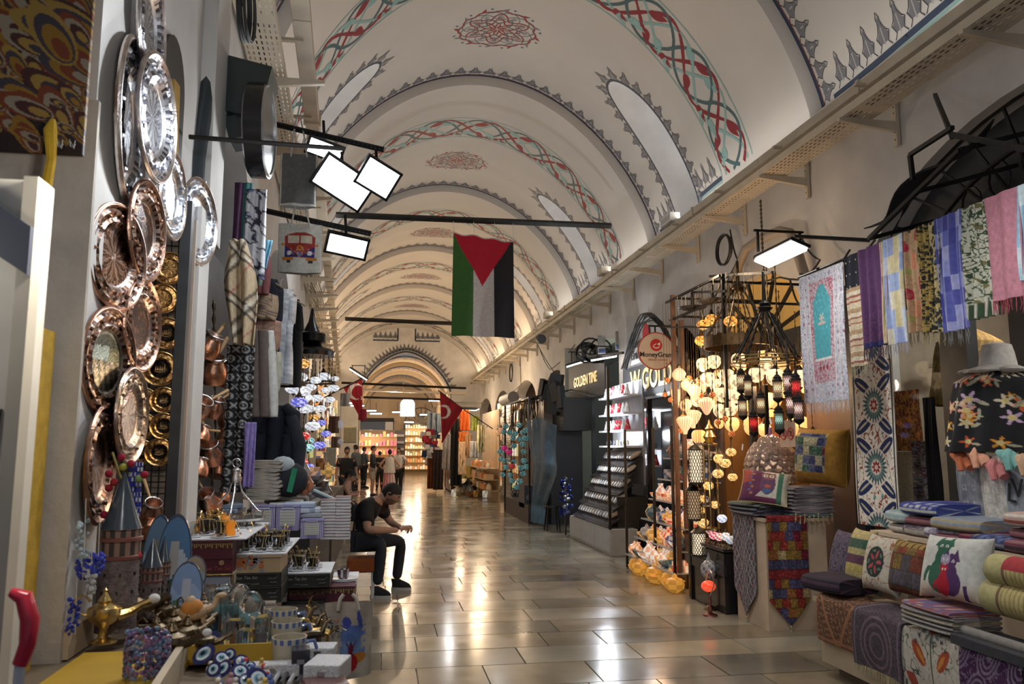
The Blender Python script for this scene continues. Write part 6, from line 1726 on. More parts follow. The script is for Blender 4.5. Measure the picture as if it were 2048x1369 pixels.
for i,((px,py),w,h,pal,kd,lab)in enumerate(TR):
 X={1:-.935,2:-.85}.get(i,-.915+(.03 if i%2 else 0));p=ax(px,py,X);D=h*p.y/F_PX
 al=math.atan2(abs(X),p.y);yaw=math.asin(min(.98,w/h*1.06))-al
 if i in(1,0):yaw=max(yaw,-.14)
 copper_tray('copper_tray',lab,p,D,yaw,pal,kd,i)
t=thing('wire_grid','black wire grid holding small gilt plates between pier and white wall edge','grid',(0,0,0))
mb=MB()
x0,x1=ay(235,600,3.72).x,ay(352,600,3.72).x
for k in range(9):x=x0+(x1-x0)*k/8;mb.bar((x,3.72,.9),(x,3.72,2.65),.005)
for k in range(36):z=.9+k*.05;mb.bar((x0,3.72,z),(x1,3.72,z),.005)
mb.build('wires',BLACKM,t,kind='stuff')
mb=MB();mb.box(((x0+x1)/2,3.82,1.75),(x1-x0+.1,.02,1.9),col=(.38,.30,.24));mb.build('back_panel',PAINT,t)
mb=MB();mb.box((ay(361,700,3.7).x,3.70,1.7),(.045,.05,2.1));mb.build('post',DARKM,t)
GP=[(.85,.50,.18),(.60,.32,.10),(.28,.13,.05),(.8,.5,.2)]
gl=['gold plate with embossed flower topmost on the wire grid','gold plate with leaf relief second on the wire grid','gilt plate with mosque silhouette in black centre','gilt plate with gold script in its black centre, largest of them','small gilt plate with script fifth down the grid','small gilt plate with script sixth down the grid','lowest gilt plate with mosque silhouette on the grid']
for i,(px,py,r)in enumerate([(338,537,31),(325,598,28),(333,667,30),(320,738,32),(327,801,24),(327,853,24),(318,905,25)]):
 p=ay(px,py,3.69);copper_tray('gilt_plate',gl[i],p,2*r*3.69/F_PX,PI/2-.1,GP,'etched'if i<2 else 'small',i)
for i,(px,py)in enumerate([(287,801),(287,853),(280,905)]):
 p=ay(px,py,3.70);copper_tray('gilt_plate',['upper','middle','lower'][i]+' gilt plate half hidden behind the worn bronze tray',p,.108,PI/2-.1,GP,'small',i+20)
bulb('plate_light',(-.62,3.0,2.75),7,COOL,.05);bulb('plate_light',(-.55,3.4,1.9),3,WARM,.05)
# copper coffee pots
def pot_proto(p,label,wood=True):
 t=thing('coffee_pot',label,'pot',p,group=None)
 mb=MB();mb.lathe([(0,-.06),(.055,-.058),(.060,-.03),(.056,.0),(.040,.03),(.038,.042),(.046,.055),(.042,.054),(.034,.04),(.034,.0),(0,-.02)],n=20,cols=lambda i,k:(.70,.32,.18)if i<3 else(.62,.40,.30)if(k%3 or i>4)else(.5,.2,.1));mb.build('body',METP,t)
 mb=MB();mb.tube([(.044*math.cos(2*PI*k/20),.044*math.sin(2*PI*k/20),.055)for k in range(20)],.004,5,closed=True);mb.build('tinned_rim',SILVER,t)
 mb=MB();mb.tube([(.045,0,.045),(.09,0,.06),(.17,0,.085)],[.006,.008,.010],7,col=(.50,.30,.13)if wood else(.4,.2,.08));mb.build('handle',PAINT if wood else METP,t)
 return t
PT_=[(420,690,1.1,'pot hanging highest under the chain, its tinned mouth open'),(427,738,1.25,'broad engraved pot in the upper bunch'),(458,747,1.15,'engraved pot tilted in the middle of the upper bunch'),(484,722,1.0,'pot turned sideways at the outer edge of the upper bunch'),(402,815,.9,'plain pot in the second bunch next to the white wall'),(431,815,.9,'plain pot beside its twin in the second bunch'),(451,838,.85,'pot with its tinned mouth facing down the passage'),(405,868,.7,'small pan with round bottom turned outwards'),(448,872,.7,'small pan hanging below the second bunch'),(421,905,1.05,'dark copper pot in the third bunch'),(441,934,1.05,'patterned pot with white label in the third bunch'),(399,935,.8,'dark round pot at the wall in the third bunch'),(418,1000,1.0,'copper pot low above the tea glasses'),(447,992,.7,'small copper pot beside the silver carrier'),(303,1022,.75,'small copper pot hanging on the wire grid'),(300,1050,.8,'lowest copper pot on the wire grid')]
pp0=None
for i,(px,py,s,lab)in enumerate(PT_):
 X=-.98 if i<14 else None
 p=ax(px,py,-.94)if i<14 else ay(px,py,3.62)
 ro=(rnd.uniform(-.9,.9),rnd.uniform(-.7,.9),rnd.uniform(1.0,2.4))
 if pp0 is None:pp0=pot_proto(p,'copper '+lab);pp0.rotation_euler=(.5,-.3,1.6);pp0.scale=(s*1.05,)*3
 else:dup(pp0,label='copper '+lab if not lab.startswith('copper')else lab,loc=p,rot=ro,sc=s*1.05)
mb=MB();chain(mb,ax(428,600,-.95),ax(428,690,-.95),.008)
for a_,b_ in(((432,668),(485,715)),((428,690),(428,730)),((430,760),(432,930)),((455,770),(450,830)),((425,930),(425,990))):chain(mb,ax(*a_,-.95),ax(*b_,-.95),.005)
tag(mb.build('hanging_chain',DBRASS),'dark chain from which the copper pots hang','chain')
mb=MB();xx=-1.02;mb.tube([(xx,4.40,1.0),(xx,4.40,3.2),(xx+.02,4.5,3.7)],.05,12,col=(.04,.05,.055));mb.tube([(xx,4.40,3.02),(xx,4.40,3.08)],.062,12,col=(.12,.13,.14))
tag(mb.build('drain_pipe',GLOSS),'dark green black drain pipe on the wall edge behind the copper pots','pipe')
mb=MB();p=ay(495,195,4.9);mb.box(p,(.26,.3,.34),ry=.2,col=(.035,.045,.045));mb.box(p+Vector((.0,0,-.22)),(.2,.22,.14),ry=-.3,col=(.05,.06,.06));tag(mb.build('duct_box',GLOSS),'crumpled dark metal duct box over the drain pipe','duct')
p=ay(520,262,4.9);t=thing('round_signbox','thick round black hanging sign seen from its edge','sign',p,rz=-.02)
mb=MB();mb.cyl((-.05,0,0),(.05,0,0),.29,n=36,col=(.015,.015,.015));mb.build('case',GLOSS,t)
for s in(-1,1):mb=MB();mb.tube([(s*.052,.27*math.cos(2*PI*k/36),.27*math.sin(2*PI*k/36))for k in range(36)],.010,5,closed=True);mb.build('silver_ring',STEEL,t)
rod_thing('hanging_rod','thin black rod sticking out from the white wall above the trays','rod',[ay(378,274,4.0),ay(690,298,4.0)],.012)
for i,(a_,b_,Y)in enumerate([((553,248),(768,300),7.0),((550,425),(742,468),7.3)]):
 A,B=ay(*a_,Y),ay(*b_,Y);mb=MB();mb.bar(A+Vector((-.3,0,.05)),B,.012,.05);mb.bar(A+Vector((-.3,-.03,.05)),B+Vector((0,-.03,0)),.05,.006)
 t=tag(mb.build('slotted_bar',BLACKM),['upper','lower'][i]+' black slotted steel bar carrying flood lamps','bar')
 mb=MB()
 for k in range(26):q=A.lerp(B,k/25)+Vector((0,-.0075,0));mb.box(q,(.018,.003,.014),col=(.35,.34,.32))
 mb.build('slots',PAINT,t,kind='stuff')
def tote(label,px0,px1,py0,py1,Y,paint,hpy,back):
 A,B=ay(px0,py0,Y),ay(px1,py1,Y);n=56;m=76
 u=np.linspace(0,1,n);v=np.linspace(0,1,m);U,V=np.meshgrid(u,v);W=B.x-A.x;H=A.z-B.z
 X=A.x+W*(U+.012*np.sin(V*7)*(U-.5));Z=A.z-H*V-.012*np.sin(PI*U)*(V>.98)
 Yy=Y-.035*np.sin(PI*U)**.5*(.35+V)-.008*np.sin(U*11+V*4)
 o=gridobj('tote_bag',np.stack([X,Yy,Z],-1),paint((U-.5)*.36,V*.42),CLOTH);tag(o,label,'bag')
 gridobj('back_panel',np.stack([X[:,::-1],2*Y-Yy,Z],-1),np.ones(X.shape+(3,))*np.array(back),CLOTH,o)
 mb=MB();tp=ay((px0+px1)/2,hpy,Y)
 for s in(-.22,.22):
  xx=A.x+W*(.5+s);mb.tube([(xx,Y-.02,A.z-.03),((xx+tp.x)/2+s*.05,Y-.01,(A.z+tp.z)/2),(tp.x+s*.08,Y,tp.z)],.008,6,col=back)
 mb.build('strap',CLOTH,o)
 return o
tote('grey satin tote bag with pale piping hanging above the bus tote',562,632,307,415,7.0,lambda U,V:Cv(U,V,(.16,.16,.155)).put((np.abs(np.abs(U)-.17)<.008)|(V>.405),(.55,.54,.5)).I,235,(.45,.44,.42))
def bus(U,V):
 c=Cv(U,V,(.60,.58,.52));v=V;u=U
 c.put((np.abs(u)<.125)&(v>.11)&(v<.30),(.38,.06,.05));c.ell(0,.13,.125,.055,0,(.38,.06,.05))
 c.put((np.abs(u)<.10)&(v>.105)&(v<.17),(.62,.55,.44));c.put((np.abs(u)<.004)&(v>.10)&(v<.17),(.38,.06,.05))
 low=(np.abs(u)<.125)&(v>.20)&(v<.30)&(np.abs(u)>(.30-v)*1.1);c.put(low,(.05,.04,.20))
 for s in(-1,1):c.ell(s*.085,.255,.020,.020,0,(.75,.72,.7));c.ell(s*.14,.185,.014,.012,0,(.6,.25,.04));c.put((np.abs(u-s*.09)<.018)&(v>.315)&(v<.345),(.03,.03,.06))
 c.ell(0,.215,.024,.024,0,(.6,.3,.05));c.ell(0,.215,.014,.014,0,(.45,.08,.05));c.flower(0,.27,.022,6,(.1,.25,.5));c.put((np.abs(u)<.145)&(v>.295)&(v<.32),(.55,.24,.05));c.put((np.abs(u)<.05)&(v>.30)&(v<.32),(.6,.56,.5))
 for k in range(24):a=k*2.4;rr=.02+.004*k;x,y=rr*math.cos(a)*1.1,.25+rr*.4*math.sin(a);c.ell(x,y,.005,.005,0,[(.7,.4,.4),(.6,.6,.7),(.6,.4,.1)][k%3])
 return c.I
tote('white tote bag printed with a colourful red and blue bus',558,642,447,547,7.05,bus,400,(.55,.53,.48))
mb=MB()
for i,(px,py,w,h,rot,Y,lab)in enumerate([(687,366,.46,.27,-.50,7.0,'large bright square flood lamp tilted over the passage'),(756,356,.30,.24,-.45,7.0,'second bright flood lamp further out on the upper bar'),(650,300,.30,.13,-.25,7.4,'flood lamp half hidden behind the upper slotted bar'),(694,492,.34,.16,-.15,7.3,'flat bright flood lamp under the lower slotted bar')]):
 p=ay(px,py,Y);t=thing('flood_lamp',lab,'lamp',p)
 R_=Matrix.Rotation(.15,4,'Z')@Matrix.Rotation(math.radians(118),4,'X')@Matrix.Rotation(rot,4,'Z')
 mb=MB();mb.box((0,0,0),(w,h,.012),T=R_);mb.build('led_panel',LEDW,t)
 mb=MB();mb.box((0,0,-.025),(w+.05,h+.05,.035),T=R_)
 for sx,sy,a_,b_ in((0,h/2+.012,w+.05,.022),(0,-h/2-.012,w+.05,.022),(w/2+.012,0,.022,h+.05),(-w/2-.012,0,.022,h+.05)):mb.box((sx,sy,0),(a_,b_,.03),T=R_)
 mb.build('housing',BLACKM,t)
 mb=MB();q=R_@Vector((0,.0,-.04));mb.bar(q,(q.x-.02,q.y,q.z+.28),.025);mb.build('bracket',BLACKM,t)
# clothes and bags hanging on the left side
def hang_left(name,label,cat,px0,px1,py0,py1,Y,paint,**k):
 """cloth hanging in a plane y = const that faces the viewer"""
 A,B=ay(px0,py0,Y),ay(px1,py1,Y);W=B.x-A.x;H=A.z-B.z;d=k.get('dens',.009)
 nu=max(8,int(W/d));nv=max(12,int(H/d));U,V=np.meshgrid(np.linspace(0,1,nu+1),np.linspace(0,1,nv+1));s=k.get('seed',0)
 wf=k.get('prof',lambda v:1+0*v)(V);sl=k.get('shift',0)*V
 X=(A.x+B.x)/2+W*(U-.5)*wf+sl;Z=A.z-H*V+k.get('slant',0)*(U-.5)*(1-V*k.get('sf',0));Yy=Y+k.get('sway',.02)*np.sin(U*k.get('folds',2.5)*6.28+s+V*2)*(.4+V)
 o=gridobj(name,np.stack([X,Yy,Z],-1),paint((U-.5)*W,V*H),k.get('mat',CLOTH),None,k.get('thick',.008));return tag(o,label,cat,k.get('group'))
def tartan(U,V):
 c=Cv(U,V,(.50,.40,.27));a=U*.8+V*.6;b=V*.8-U*.6
 for q,w,col in((.03,.012,(.04,.04,.045)),(.055,.010,(.62,.6,.55)),(.075,.012,(.04,.04,.045))):
  c.mix((np.abs((a%.22)-q)<w/1.6)*.75,col);c.mix((np.abs((b%.26)-q)<w/1.6)*.75,col)
 c.mix((np.abs((a%.22)-.15)<.003)*.7,(.4,.05,.05));return c.I
hang_left('tartan_scarf','beige tartan scarf with black and white stripes tied above the pots','scarf',440,500,478,690,4.75,tartan,sway=.05,folds=2,prof=lambda v:.45+.62*np.sin(np.minimum(1,v*1.6)*PI*.5)*(1-.85*np.maximum(0,v-.35)/.65),shift=.06,dens=.006,seed=1)
hang_left('swirl_scarf','white scarf with black swirls hanging under the round black sign','scarf',493,527,378,560,5.0,p_vines((.60,.60,.62),(.04,.04,.06),(.16,.18,.3),6,7,.2),sway=.02,seed=2)
hang_left('teal_cloth','narrow plum and teal cloth hanging beside the swirl scarf','cloth',470,497,365,560,5.1,lambda U,V:np.where((U>0)[...,None],np.array((.08,.20,.20)),np.array((.10,.04,.09)))*np.ones(U.shape+(3,)),sway=.01)
hang_left('blue_scarf','small pale blue scarf end below the swirl scarf','scarf',517,542,480,540,5.05,p_plain((.20,.42,.55),.2),prof=lambda v:1-.7*v)
hang_left('tapestry_bag','tapestry shoulder bag with green patterned front and maroon edge','bag',496,534,510,590,5.1,lambda U,V:Cv(U,V,(.16,.05,.05)).put((np.abs(U)<.045)&(V<.2),(.14,.20,.17)).put((np.abs(wob(U,V,22,4))<.25)&(np.abs(U)<.045)&(V<.2),(.4,.38,.25)).I,sway=.01,thick=.05)
hang_left('patterned_bag','brown patterned bag hanging below the tapestry bag','bag',498,545,588,640,5.2,p_vines((.30,.22,.15),(.12,.08,.06),(.4,.3,.2),14,5,.25),thick=.08,sway=.02)
hang_left('patterned_bag','pinkish brown leather bag below the patterned bag','bag',505,550,640,700,5.25,p_plain((.32,.20,.15),.15),thick=.08,sway=.02)
hang_left('leather_bag','taupe leather bag with white lining hanging open','bag',492,535,660,835,5.0,lambda U,V:Cv(U,V,(.16,.125,.11)).put(U>.06,(.55,.54,.52)).I,thick=.05,shift=.05,sway=.02,dens=.01)
hang_left('check_bag','small cream checked bag with brown base','bag',515,555,695,775,5.3,p_check([(.5,.48,.38),(.42,.42,.34),(.5,.48,.4)],.03,.03),slant=-.06,thick=.05)
hang_left('monogram_scarf','black scarf with small white monograms hanging beside the pots','scarf',455,497,690,985,4.9,p_letters((.015,.015,.017),(.35,.35,.34),.055),sway=.02,dens=.006)
hang_left('lilac_scarf','lilac scarf hanging over the stack of beige cloths','scarf',490,507,845,975,4.85,p_plain((.30,.24,.50),.12),sway=.02)
def torso(v):return np.where(v<.08,.45+v*5,np.where(v<.35,1.0,.86))
for i,(a,b,c,d,Y,col,lab)in enumerate([(508,552,560,790,6.0,(.02,.022,.04),'black navy shirt hanging at the front of the clothes row'),(540,582,580,770,6.4,(.70,.71,.74),'white t shirt hanging behind the navy one'),(565,598,600,775,6.8,(.012,.012,.014),'black t shirt at the back of the clothes row'),(510,590,812,985,6.2,(.022,.026,.04),'navy quilted jacket on a hanger above the folded cloths')]):
 o=hang_left('hanging_shirt'if i<3 else 'hanging_jacket',lab,'shirt'if i<3 else 'jacket',a,b,c,d,Y,p_plain(col,.25,f=12),prof=torso,sway=.04,thick=.06,seed=i)
 t0=ay((a+b)/2,c,Y);mb=MB();mb.tube([t0+Vector((-.12,0,-.05)),t0+Vector((0,0,.02)),t0+Vector((.12,0,-.05))],.008,5,col=(.3,.25,.15));mb.tube([t0+Vector((0,0,.02)),t0+Vector((0,0,.07)),t0+Vector((.02,0,.09))],.004,5,col=(.5,.5,.5));mb.build('hanger',PAINT,o)
 if i==3:
  for s in(-1,1):mb=MB();mb.tube([t0+Vector((s*.12,-.02,-.08)),t0+Vector((s*.19,-.03,-.3)),t0+Vector((s*.17,-.02,-.62))],[.05,.055,.045],10,col=(.02,.024,.035));mb.build('sleeve',CLOTH,o)
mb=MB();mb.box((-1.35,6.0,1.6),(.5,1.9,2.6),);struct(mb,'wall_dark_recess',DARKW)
# tea sets, boxes, books
def carton(label,px0,px1,py0,py1,Y,depth,col,text=None,tcol=(.4,.3,.2),tsz=.05,deco=None,name='gift_box'):
 A,B=ay(px0,py0,Y),ay(px1,py1,Y);t=thing(name,label,'box',((A.x+B.x)/2,Y,B.z));W=B.x-A.x;H=A.z-B.z
 mb=MB();mb.box((0,depth/2,H/2),(W-.004,depth,H-.002),col=col);mb.build('body',PAINT,t,bevel=.002)
 mb=MB();mb.box((0,-.001,H-.012),(W-.002,.004,.004),col=tuple(x*.5 for x in col));mb.build('lid_edge',PAINT,t)
 if text:
  mb=MB()
  for s,sx,sz_,q in text:
   g=text_geo(s,tsz*q,.0012,shear=.35);mb.add(g[0],g[1],col=tcol,T=frame((sx*W,-.003,sz_*H),(1,0,0),(0,0,1)))
  mb.build('lettering',PAINT,t)
 if deco:
  mb=MB();deco(mb,W,H);mb.build('printed_ornament',PAINT,t,kind='stuff')
 return t
MAR=(.085,.012,.022);BLK=(.016,.017,.014);CRM=(.48,.40,.31)
def drip(mb,W,H):
 for k in range(26):x=-W/2+W*(k+.5)/26;h=(.10+.25*abs(math.sin(k*1.3)))*H;mb.box((x,-.002,H-.01-h/2),(W/40,.0015,h),col=(.26,.18,.05))
def circ(mb,W,H):mb.prism([(.012*math.cos(2*PI*k/14)+W*.28,H*.62+.012*math.sin(2*PI*k/14))for k in range(14)],frame((0,-.001,0),(1,0,0),(0,0,1)),.002,col=(.35,.2,.1))
def corners(mb,W,H):
 for sx in(-1,1):
  for k in range(3):mb.box((sx*(W/2-.012-.006*k),-.0015,H-.012-.006*k),(.012,.001,.002),col=(.15,.13,.1))
 mb.box((0,-.0015,H*.10),(W*.9,.001,.001),col=(.12,.11,.09));mb.box((0,-.0015,H*.9),(W*.9,.001,.001),col=(.12,.11,.09))
def floral(mb,W,H):
 for k in range(38):
  x,z=rnd.uniform(-W/2,W*.15),rnd.uniform(.1,.9)*H;r=rnd.uniform(.006,.014);c=(.45,.13,.03)if k%2 else(.22,.22,.25)
  mb.prism([(x+r*(1+.3*math.cos(5*a))*math.cos(a),z+r*(1+.3*math.cos(5*a))*math.sin(a))for a in[2*PI*q/14 for q in range(14)]],frame((0,-.0005-.0002*(k%5),0),(1,0,0),(0,0,1)),.001,col=c)
L1=[('Lux Tea Set',.20,.28,1.0)];LB=[('Lux Tea Set',-.22,.66,.8),('* * * * *  porcelain',-.12,.25,.38),('quality glass',.30,.60,.32),('six pieces',.33,.36,.32)]
carton('plain upper maroon box with gold drip print under the tea glass tray',352,465,1083,1115,4.1,.32,MAR,deco=drip)
carton('lower maroon box with red script lettering',362,465,1115,1147,4.1,.32,MAR,L1,(.30,.06,.05),.026,circ)
carton('cream box under the maroon boxes holding a gilt frame',398,465,1147,1210,4.12,.3,CRM)
carton('tan box printed with orange and grey flowers',466,562,1112,1146,4.2,.3,(.42,.30,.17),deco=floral)
carton('upper black tea set box beneath the flower printed box',465,563,1147,1175,4.2,.3,BLK,LB,(.26,.25,.22),.027,corners)
carton('lower black tea set box standing on the cream box',465,563,1175,1206,4.2,.3,BLK,LB,(.26,.25,.22),.027,corners)
carton('cream plain box below the black tea set boxes',478,548,1207,1280,4.15,.3,CRM)
carton('black tea set box under the white sheet with cups',566,660,1150,1176,4.5,.34,BLK,LB,(.26,.25,.22),.027,corners)
carton('wide maroon box with gold drips and mirrored script',574,710,1176,1204,4.6,.34,MAR,[('Lux Tea Set',-.25,.6,.9)],(.2,.07,.06),.05,drip)
carton('black tea set box right above the lowest one',550,648,1205,1243,4.55,.3,BLK,LB,(.26,.25,.22),.027,corners)
carton('lowest black tea set box behind the mugs',550,648,1244,1300,4.55,.3,BLK,LB,(.26,.25,.22),.027,corners)
carton('brown cardboard box behind the tote bag with sunset dancer',655,712,1205,1260,4.9,.3,(.25,.15,.1))
mb=MB()
for(a,b,c,Y,d,z)in((345,492,1083,4.1,.85,0),(466,572,1112,4.2,.7,0),(566,662,1150,4.5,.40,0),(660,714,1172,4.75,.45,0)):
 A,B=ay(a,c,Y),ay(b,c,Y);mb.box(((A.x+B.x)/2,Y+d/2,A.z+.004),(B.x-A.x,d,.006),col=(.74,.74,.76))
tag(mb.build('white_sheets',PAINT),'sheets of white paper lying on the tea set boxes','paper',kind='stuff')
mb=MB();mb.box((-.74,5.0,.42),(.94,1.5,.80),col=(.05,.04,.035));tag(mb.build('stall_table',PAINT),'dark cloth covered stall table under the tea sets','table')
def glass_cup(p,label,group,amber=False):
 t=thing('tea_glass',label,'glass',p,group=group)
 mb=MB();mb.lathe([(.012,.004),(.022,.006),(.026,.02),(.019,.045),(.028,.075),(.0265,.075),(.018,.045),(.024,.02),(0,.010)],n=14);mb.build('tumbler',GLASS if not amber else AMBG,t)
 mb=MB();mb.lathe([(0,0),(.03,.0),(.045,.006),(.043,.008),(.025,.004),(0,.003)],n=14,col=(.65,.66,.7));mb.build('saucer',GLOSS,t)
 mb=MB();mb.tube([(.0,0,.012),(.02,.0,.085),(.03,0,.10)],[.004,.002,.006],5);mb.tube([(.0275*math.cos(2*PI*k/14),.0275*math.sin(2*PI*k/14),.074)for k in range(14)],.0012,4,closed=True);mb.build('gilt_spoon',BRASS,t)
 return t
AMBG=M('amber_glass',(.85,.42,.06),.08,trans=.6,var=.1,em=(.8,.35,.05),ems=.15)
zc=ay(400,1083,4.1).z+.008;zb_=ay(510,1112,4.2).z+.008;zc2=ay(610,1150,4.5).z+.008
g1=g2=None
spots=[(rnd.uniform(-.99,-.70),4.17+.09*k+rnd.uniform(-.02,.02),zc,0)for k in range(8)for _ in range(3)]+[(-.74+.08*k,4.28+.12*j,zb_,1)for k in range(4)for j in range(4)]+[(-.50+.075*k,4.58+.10*j,zc2,2)for k in range(3)for j in range(3)]
GRP=['tea glasses on the maroon boxes','tea glasses on the flower printed box','tea glasses on the black box']
gk=0
for(x,y,z,kd)in spots:
 am=kd==0 and gk%4==0;gk+=1
 lab=('amber'if am else 'clear')+' tea glass with gilt spoon '+['over the maroon boxes','over the floral box','over the black box'][kd]
 if am:
  if g2 is None:g2=glass_cup((x,y,z),lab,GRP[kd],True)
  else:dup(g2,label=lab,loc=(x,y,z),rz=rnd.uniform(0,6),group=GRP[kd])
 else:
  if g1 is None:g1=glass_cup((x,y,z),lab,GRP[kd])
  else:dup(g1,label=lab,loc=(x,y,z),rz=rnd.uniform(0,6),group=GRP[kd],sc=rnd.uniform(.9,1.15))
p=ay(686,1166,4.8);t=thing('coffee_cup','small dark patterned coffee cup on stacked white saucers at the stall corner','cup',p)
mb=MB();mb.lathe([(.02,.02),(.03,.03),(.034,.075),(.031,.075),(.027,.03),(0,.028)],n=16,cols=lambda i,k:(.6,.6,.6)if(i+k)%3==0 else(.10,.05,.06));mb.build('cup_body',GLOSS,t)
for k in range(3):mb=MB();mb.lathe([(.04,.0+.008*k),(.085,.01+.008*k),(.083,.013+.008*k),(.03,.006+.008*k),(0,.006+.008*k)],n=22,col=(.7,.7,.72));mb.build('saucer',GLOSS,t)
p=ay(468,1040,4.75);t=thing('tray_carrier','silver hanging tray carrier with three curved arms and ring','tray carrier',p)
mb=MB()
tz=ay(470,948,4.75).z-p.z;mb.lathe([(.03,tz-.05),(.034,tz-.03),(.026,tz),(.03,tz+.02),(.012,tz+.035),(0,tz+.04)],n=16);mb.build('bell',SILVER,t)
mb=MB();mb.tube([(.022*math.cos(2*PI*k/18),0,tz+.06+.024*math.sin(2*PI*k/18))for k in range(18)],.004,6,closed=True);mb.build('ring',SILVER,t)
for a in(.1,PI-.1,-PI/2):
 c_,s_=math.cos(a),math.sin(a);mb=MB();mb.tube([(.02*c_,.02*s_,tz-.04),(.035*c_,.035*s_,tz-.10),(.13*c_,.13*s_,tz-.21),(.155*c_,.155*s_,.05),(.15*c_,.15*s_,0)],.006,7);mb.build('arm',SILVER,t)
mb=MB();mb.lathe([(0,-.005),(.16,0),(.17,.012),(.165,.012),(.15,.004),(0,0)],n=28);mb.build('tray',SILVER,t)
def lil(mb,W,H):
 for sx in(-1,1):
  for k in range(4):mb.box((sx*(W/2-.006-.010*k),-.001,H/2),(.004,.001,H),col=(.55,.52,.66))
 mb.box((0,-.002,H*.5),(W*.62,.001,H*.62),col=(.55,.53,.47));mb.box((0,-.002,H*.9),(W*.5,.001,H*.08),col=(.7,.7,.75))
 for k in range(5):mb.box((0,-.003,H*(.25+.12*k)),(W*.6,.001,.003),col=(.35,.34,.3))
for i,(a,b,c,d,lab)in enumerate([(503,550,1012,1062,'lilac striped box with clear window beside the tray carrier'),(552,598,1012,1062,'second lilac striped windowed box next to the orange panel'),(601,646,1040,1078,'lowest lilac striped windowed box by the notebooks')]):
 carton(lab,a,b,c,d,5.3+.1*(i==2)-.2*(i==2),.12,(.20,.17,.36),deco=lil)
carton('plain orange brown box behind the lilac windowed boxes',598,642,1018,1045,5.5,.2,(.32,.17,.06))
for col_,(px,n0)in enumerate(((655,13),(684,14))):
 for k in range(n0):
  p=ay(px,1080,5.4);z=p.z+.0195*k
  mb=MB();mb.box((0,0,.009),(.094,.13,.0165),rz=rnd.uniform(-.06,.06),col=(.62,.60,.57));mb.box((0,0,.018),(.098,.135,.002),col=(.25,.10,.10));mb.box((0,0,.0005),(.098,.135,.0015),col=(.1,.1,.14))
  o=mb.build('notebook',PAINT);o.location=(p.x,p.y+.07,z);tag(o,'small notebook in the '+['stack beside the lilac box','outer stack next to the seated man'][col_],'book',['inner notebook stack','outer notebook stack'][col_])
for k in range(10):
 p=ay(523,1002,5.6);folded('folded_cloth','beige folded cloth in the tall stack behind the lilac boxes',(p.x+rnd.uniform(-.01,.01),p.y+.1,p.z+.017+.026*k),.24,.24,.028,[(.42,.36,.29),(.2,.17,.14),(.5,.45,.38)],rnd.uniform(-.1,.1),'beige cloth stack',seed=k)
for k in range(7):
 p=ay(560+3*k,1005-1.5*k,5.9);folded('folded_cloth','pale rolled cloth leaning in the second stack',(p.x,p.y,p.z+.03*k),.16,.22,.03,[(.5,.5,.5),(.3,.32,.36),(.6,.58,.55)],.5,'pale cloth stack',seed=k+5)
for i,(px,py,c,lab)in enumerate([(600,1010,(.40,.48,.60),'pale blue flat parcel on the cloth pile'),(570,1012,(.5,.5,.52),'grey white flat parcel beside the blue one'),(618,1020,(.55,.58,.62),'white parcel at the outer end of the pile'),(450,1012,(.3,.36,.45),'blue grey parcel behind the tray carrier')]):
 p=ay(px,py,5.5);mb=MB();mb.box((0,0,0),(.20,.2,.03),rz=.1*i,col=c);mb.box((0,0,-.03),(.21,.2,.028),rz=-.06*i,col=jit(c,.3));o=mb.build('flat_parcel',PAINT,bevel=.006);o.location=p;tag(o,lab,'parcel')
p=ay(660,995,5.6);mb=MB();mb.box((0,0,0),(.24,.10,.012),ry=.42,col=(.30,.42,.46));mb.box((0,.0,-.02),(.25,.10,.02),ry=.42,col=(.03,.03,.03));o=mb.build('leaning_book',PAINT);o.location=p;tag(o,'blue and black book lying at a slant on the notebooks','book')
p=ay(578,960,5.7);mb=MB();mb.ball((0,0,0),(.13,.08,.12),14,8,col=(.02,.022,.03));mb.ball((-.04,-.03,.10),(.08,.05,.06),10,6,col=(.45,.50,.52));mb.box((.03,-.09,.0),(.035,.01,.16),ry=.2,col=(.03,.25,.12));o=mb.build('wrapped_bundle',CLOTH);o.location=p;tag(o,'dark bundle with clear plastic and green stripe on the cloth pile','bundle')
# souvenirs on the near table
TZ=1.02
mb=MB();mb.prism([(-1.1,1.95),(-.10,1.95),(-.26,3.2),(-1.1,3.2)],Matrix.Translation((0,0,TZ-.05)),.04,col=(.20,.15,.10));mb.prism([(-1.05,2.0),(-.2,2.0),(-.34,3.15),(-1.05,3.15)],Matrix.Identity(4),TZ-.05,col=(.03,.025,.02));
tag(mb.build('souvenir_table',PAINT),'low wooden souvenir table crowded with brass and glass','table')
mb=MB();A=az(130,1290,1.06);B=az(440,1140,1.06)
mb.bar(A,(A.x+.0,A.y+1.0,1.06),.02,.09,col=(.55,.42,.28));mb.bar((-.50,1.95,1.05),(-.60,3.15,1.05),.02,.09,col=(.55,.45,.32));mb.box((-.70,2.40,1.03),(.33,.56,.015),col=(.50,.30,.02));mb.bar((-.86,2.115,.985),(-.54,2.115,.985),.01,.10,col=(.55,.33,.02))
mb.box((-.42,2.66,1.03),(.26,.22,.02),col=(.52,.33,.04));mb.bar((-.56,2.55,1.05),(-.30,2.55,1.05),.008,.05,col=(.50,.31,.03))
tag(mb.build('wooden_crate',PAINT),'shallow wooden crate lined with yellow plastic holding brass lamps','crate')
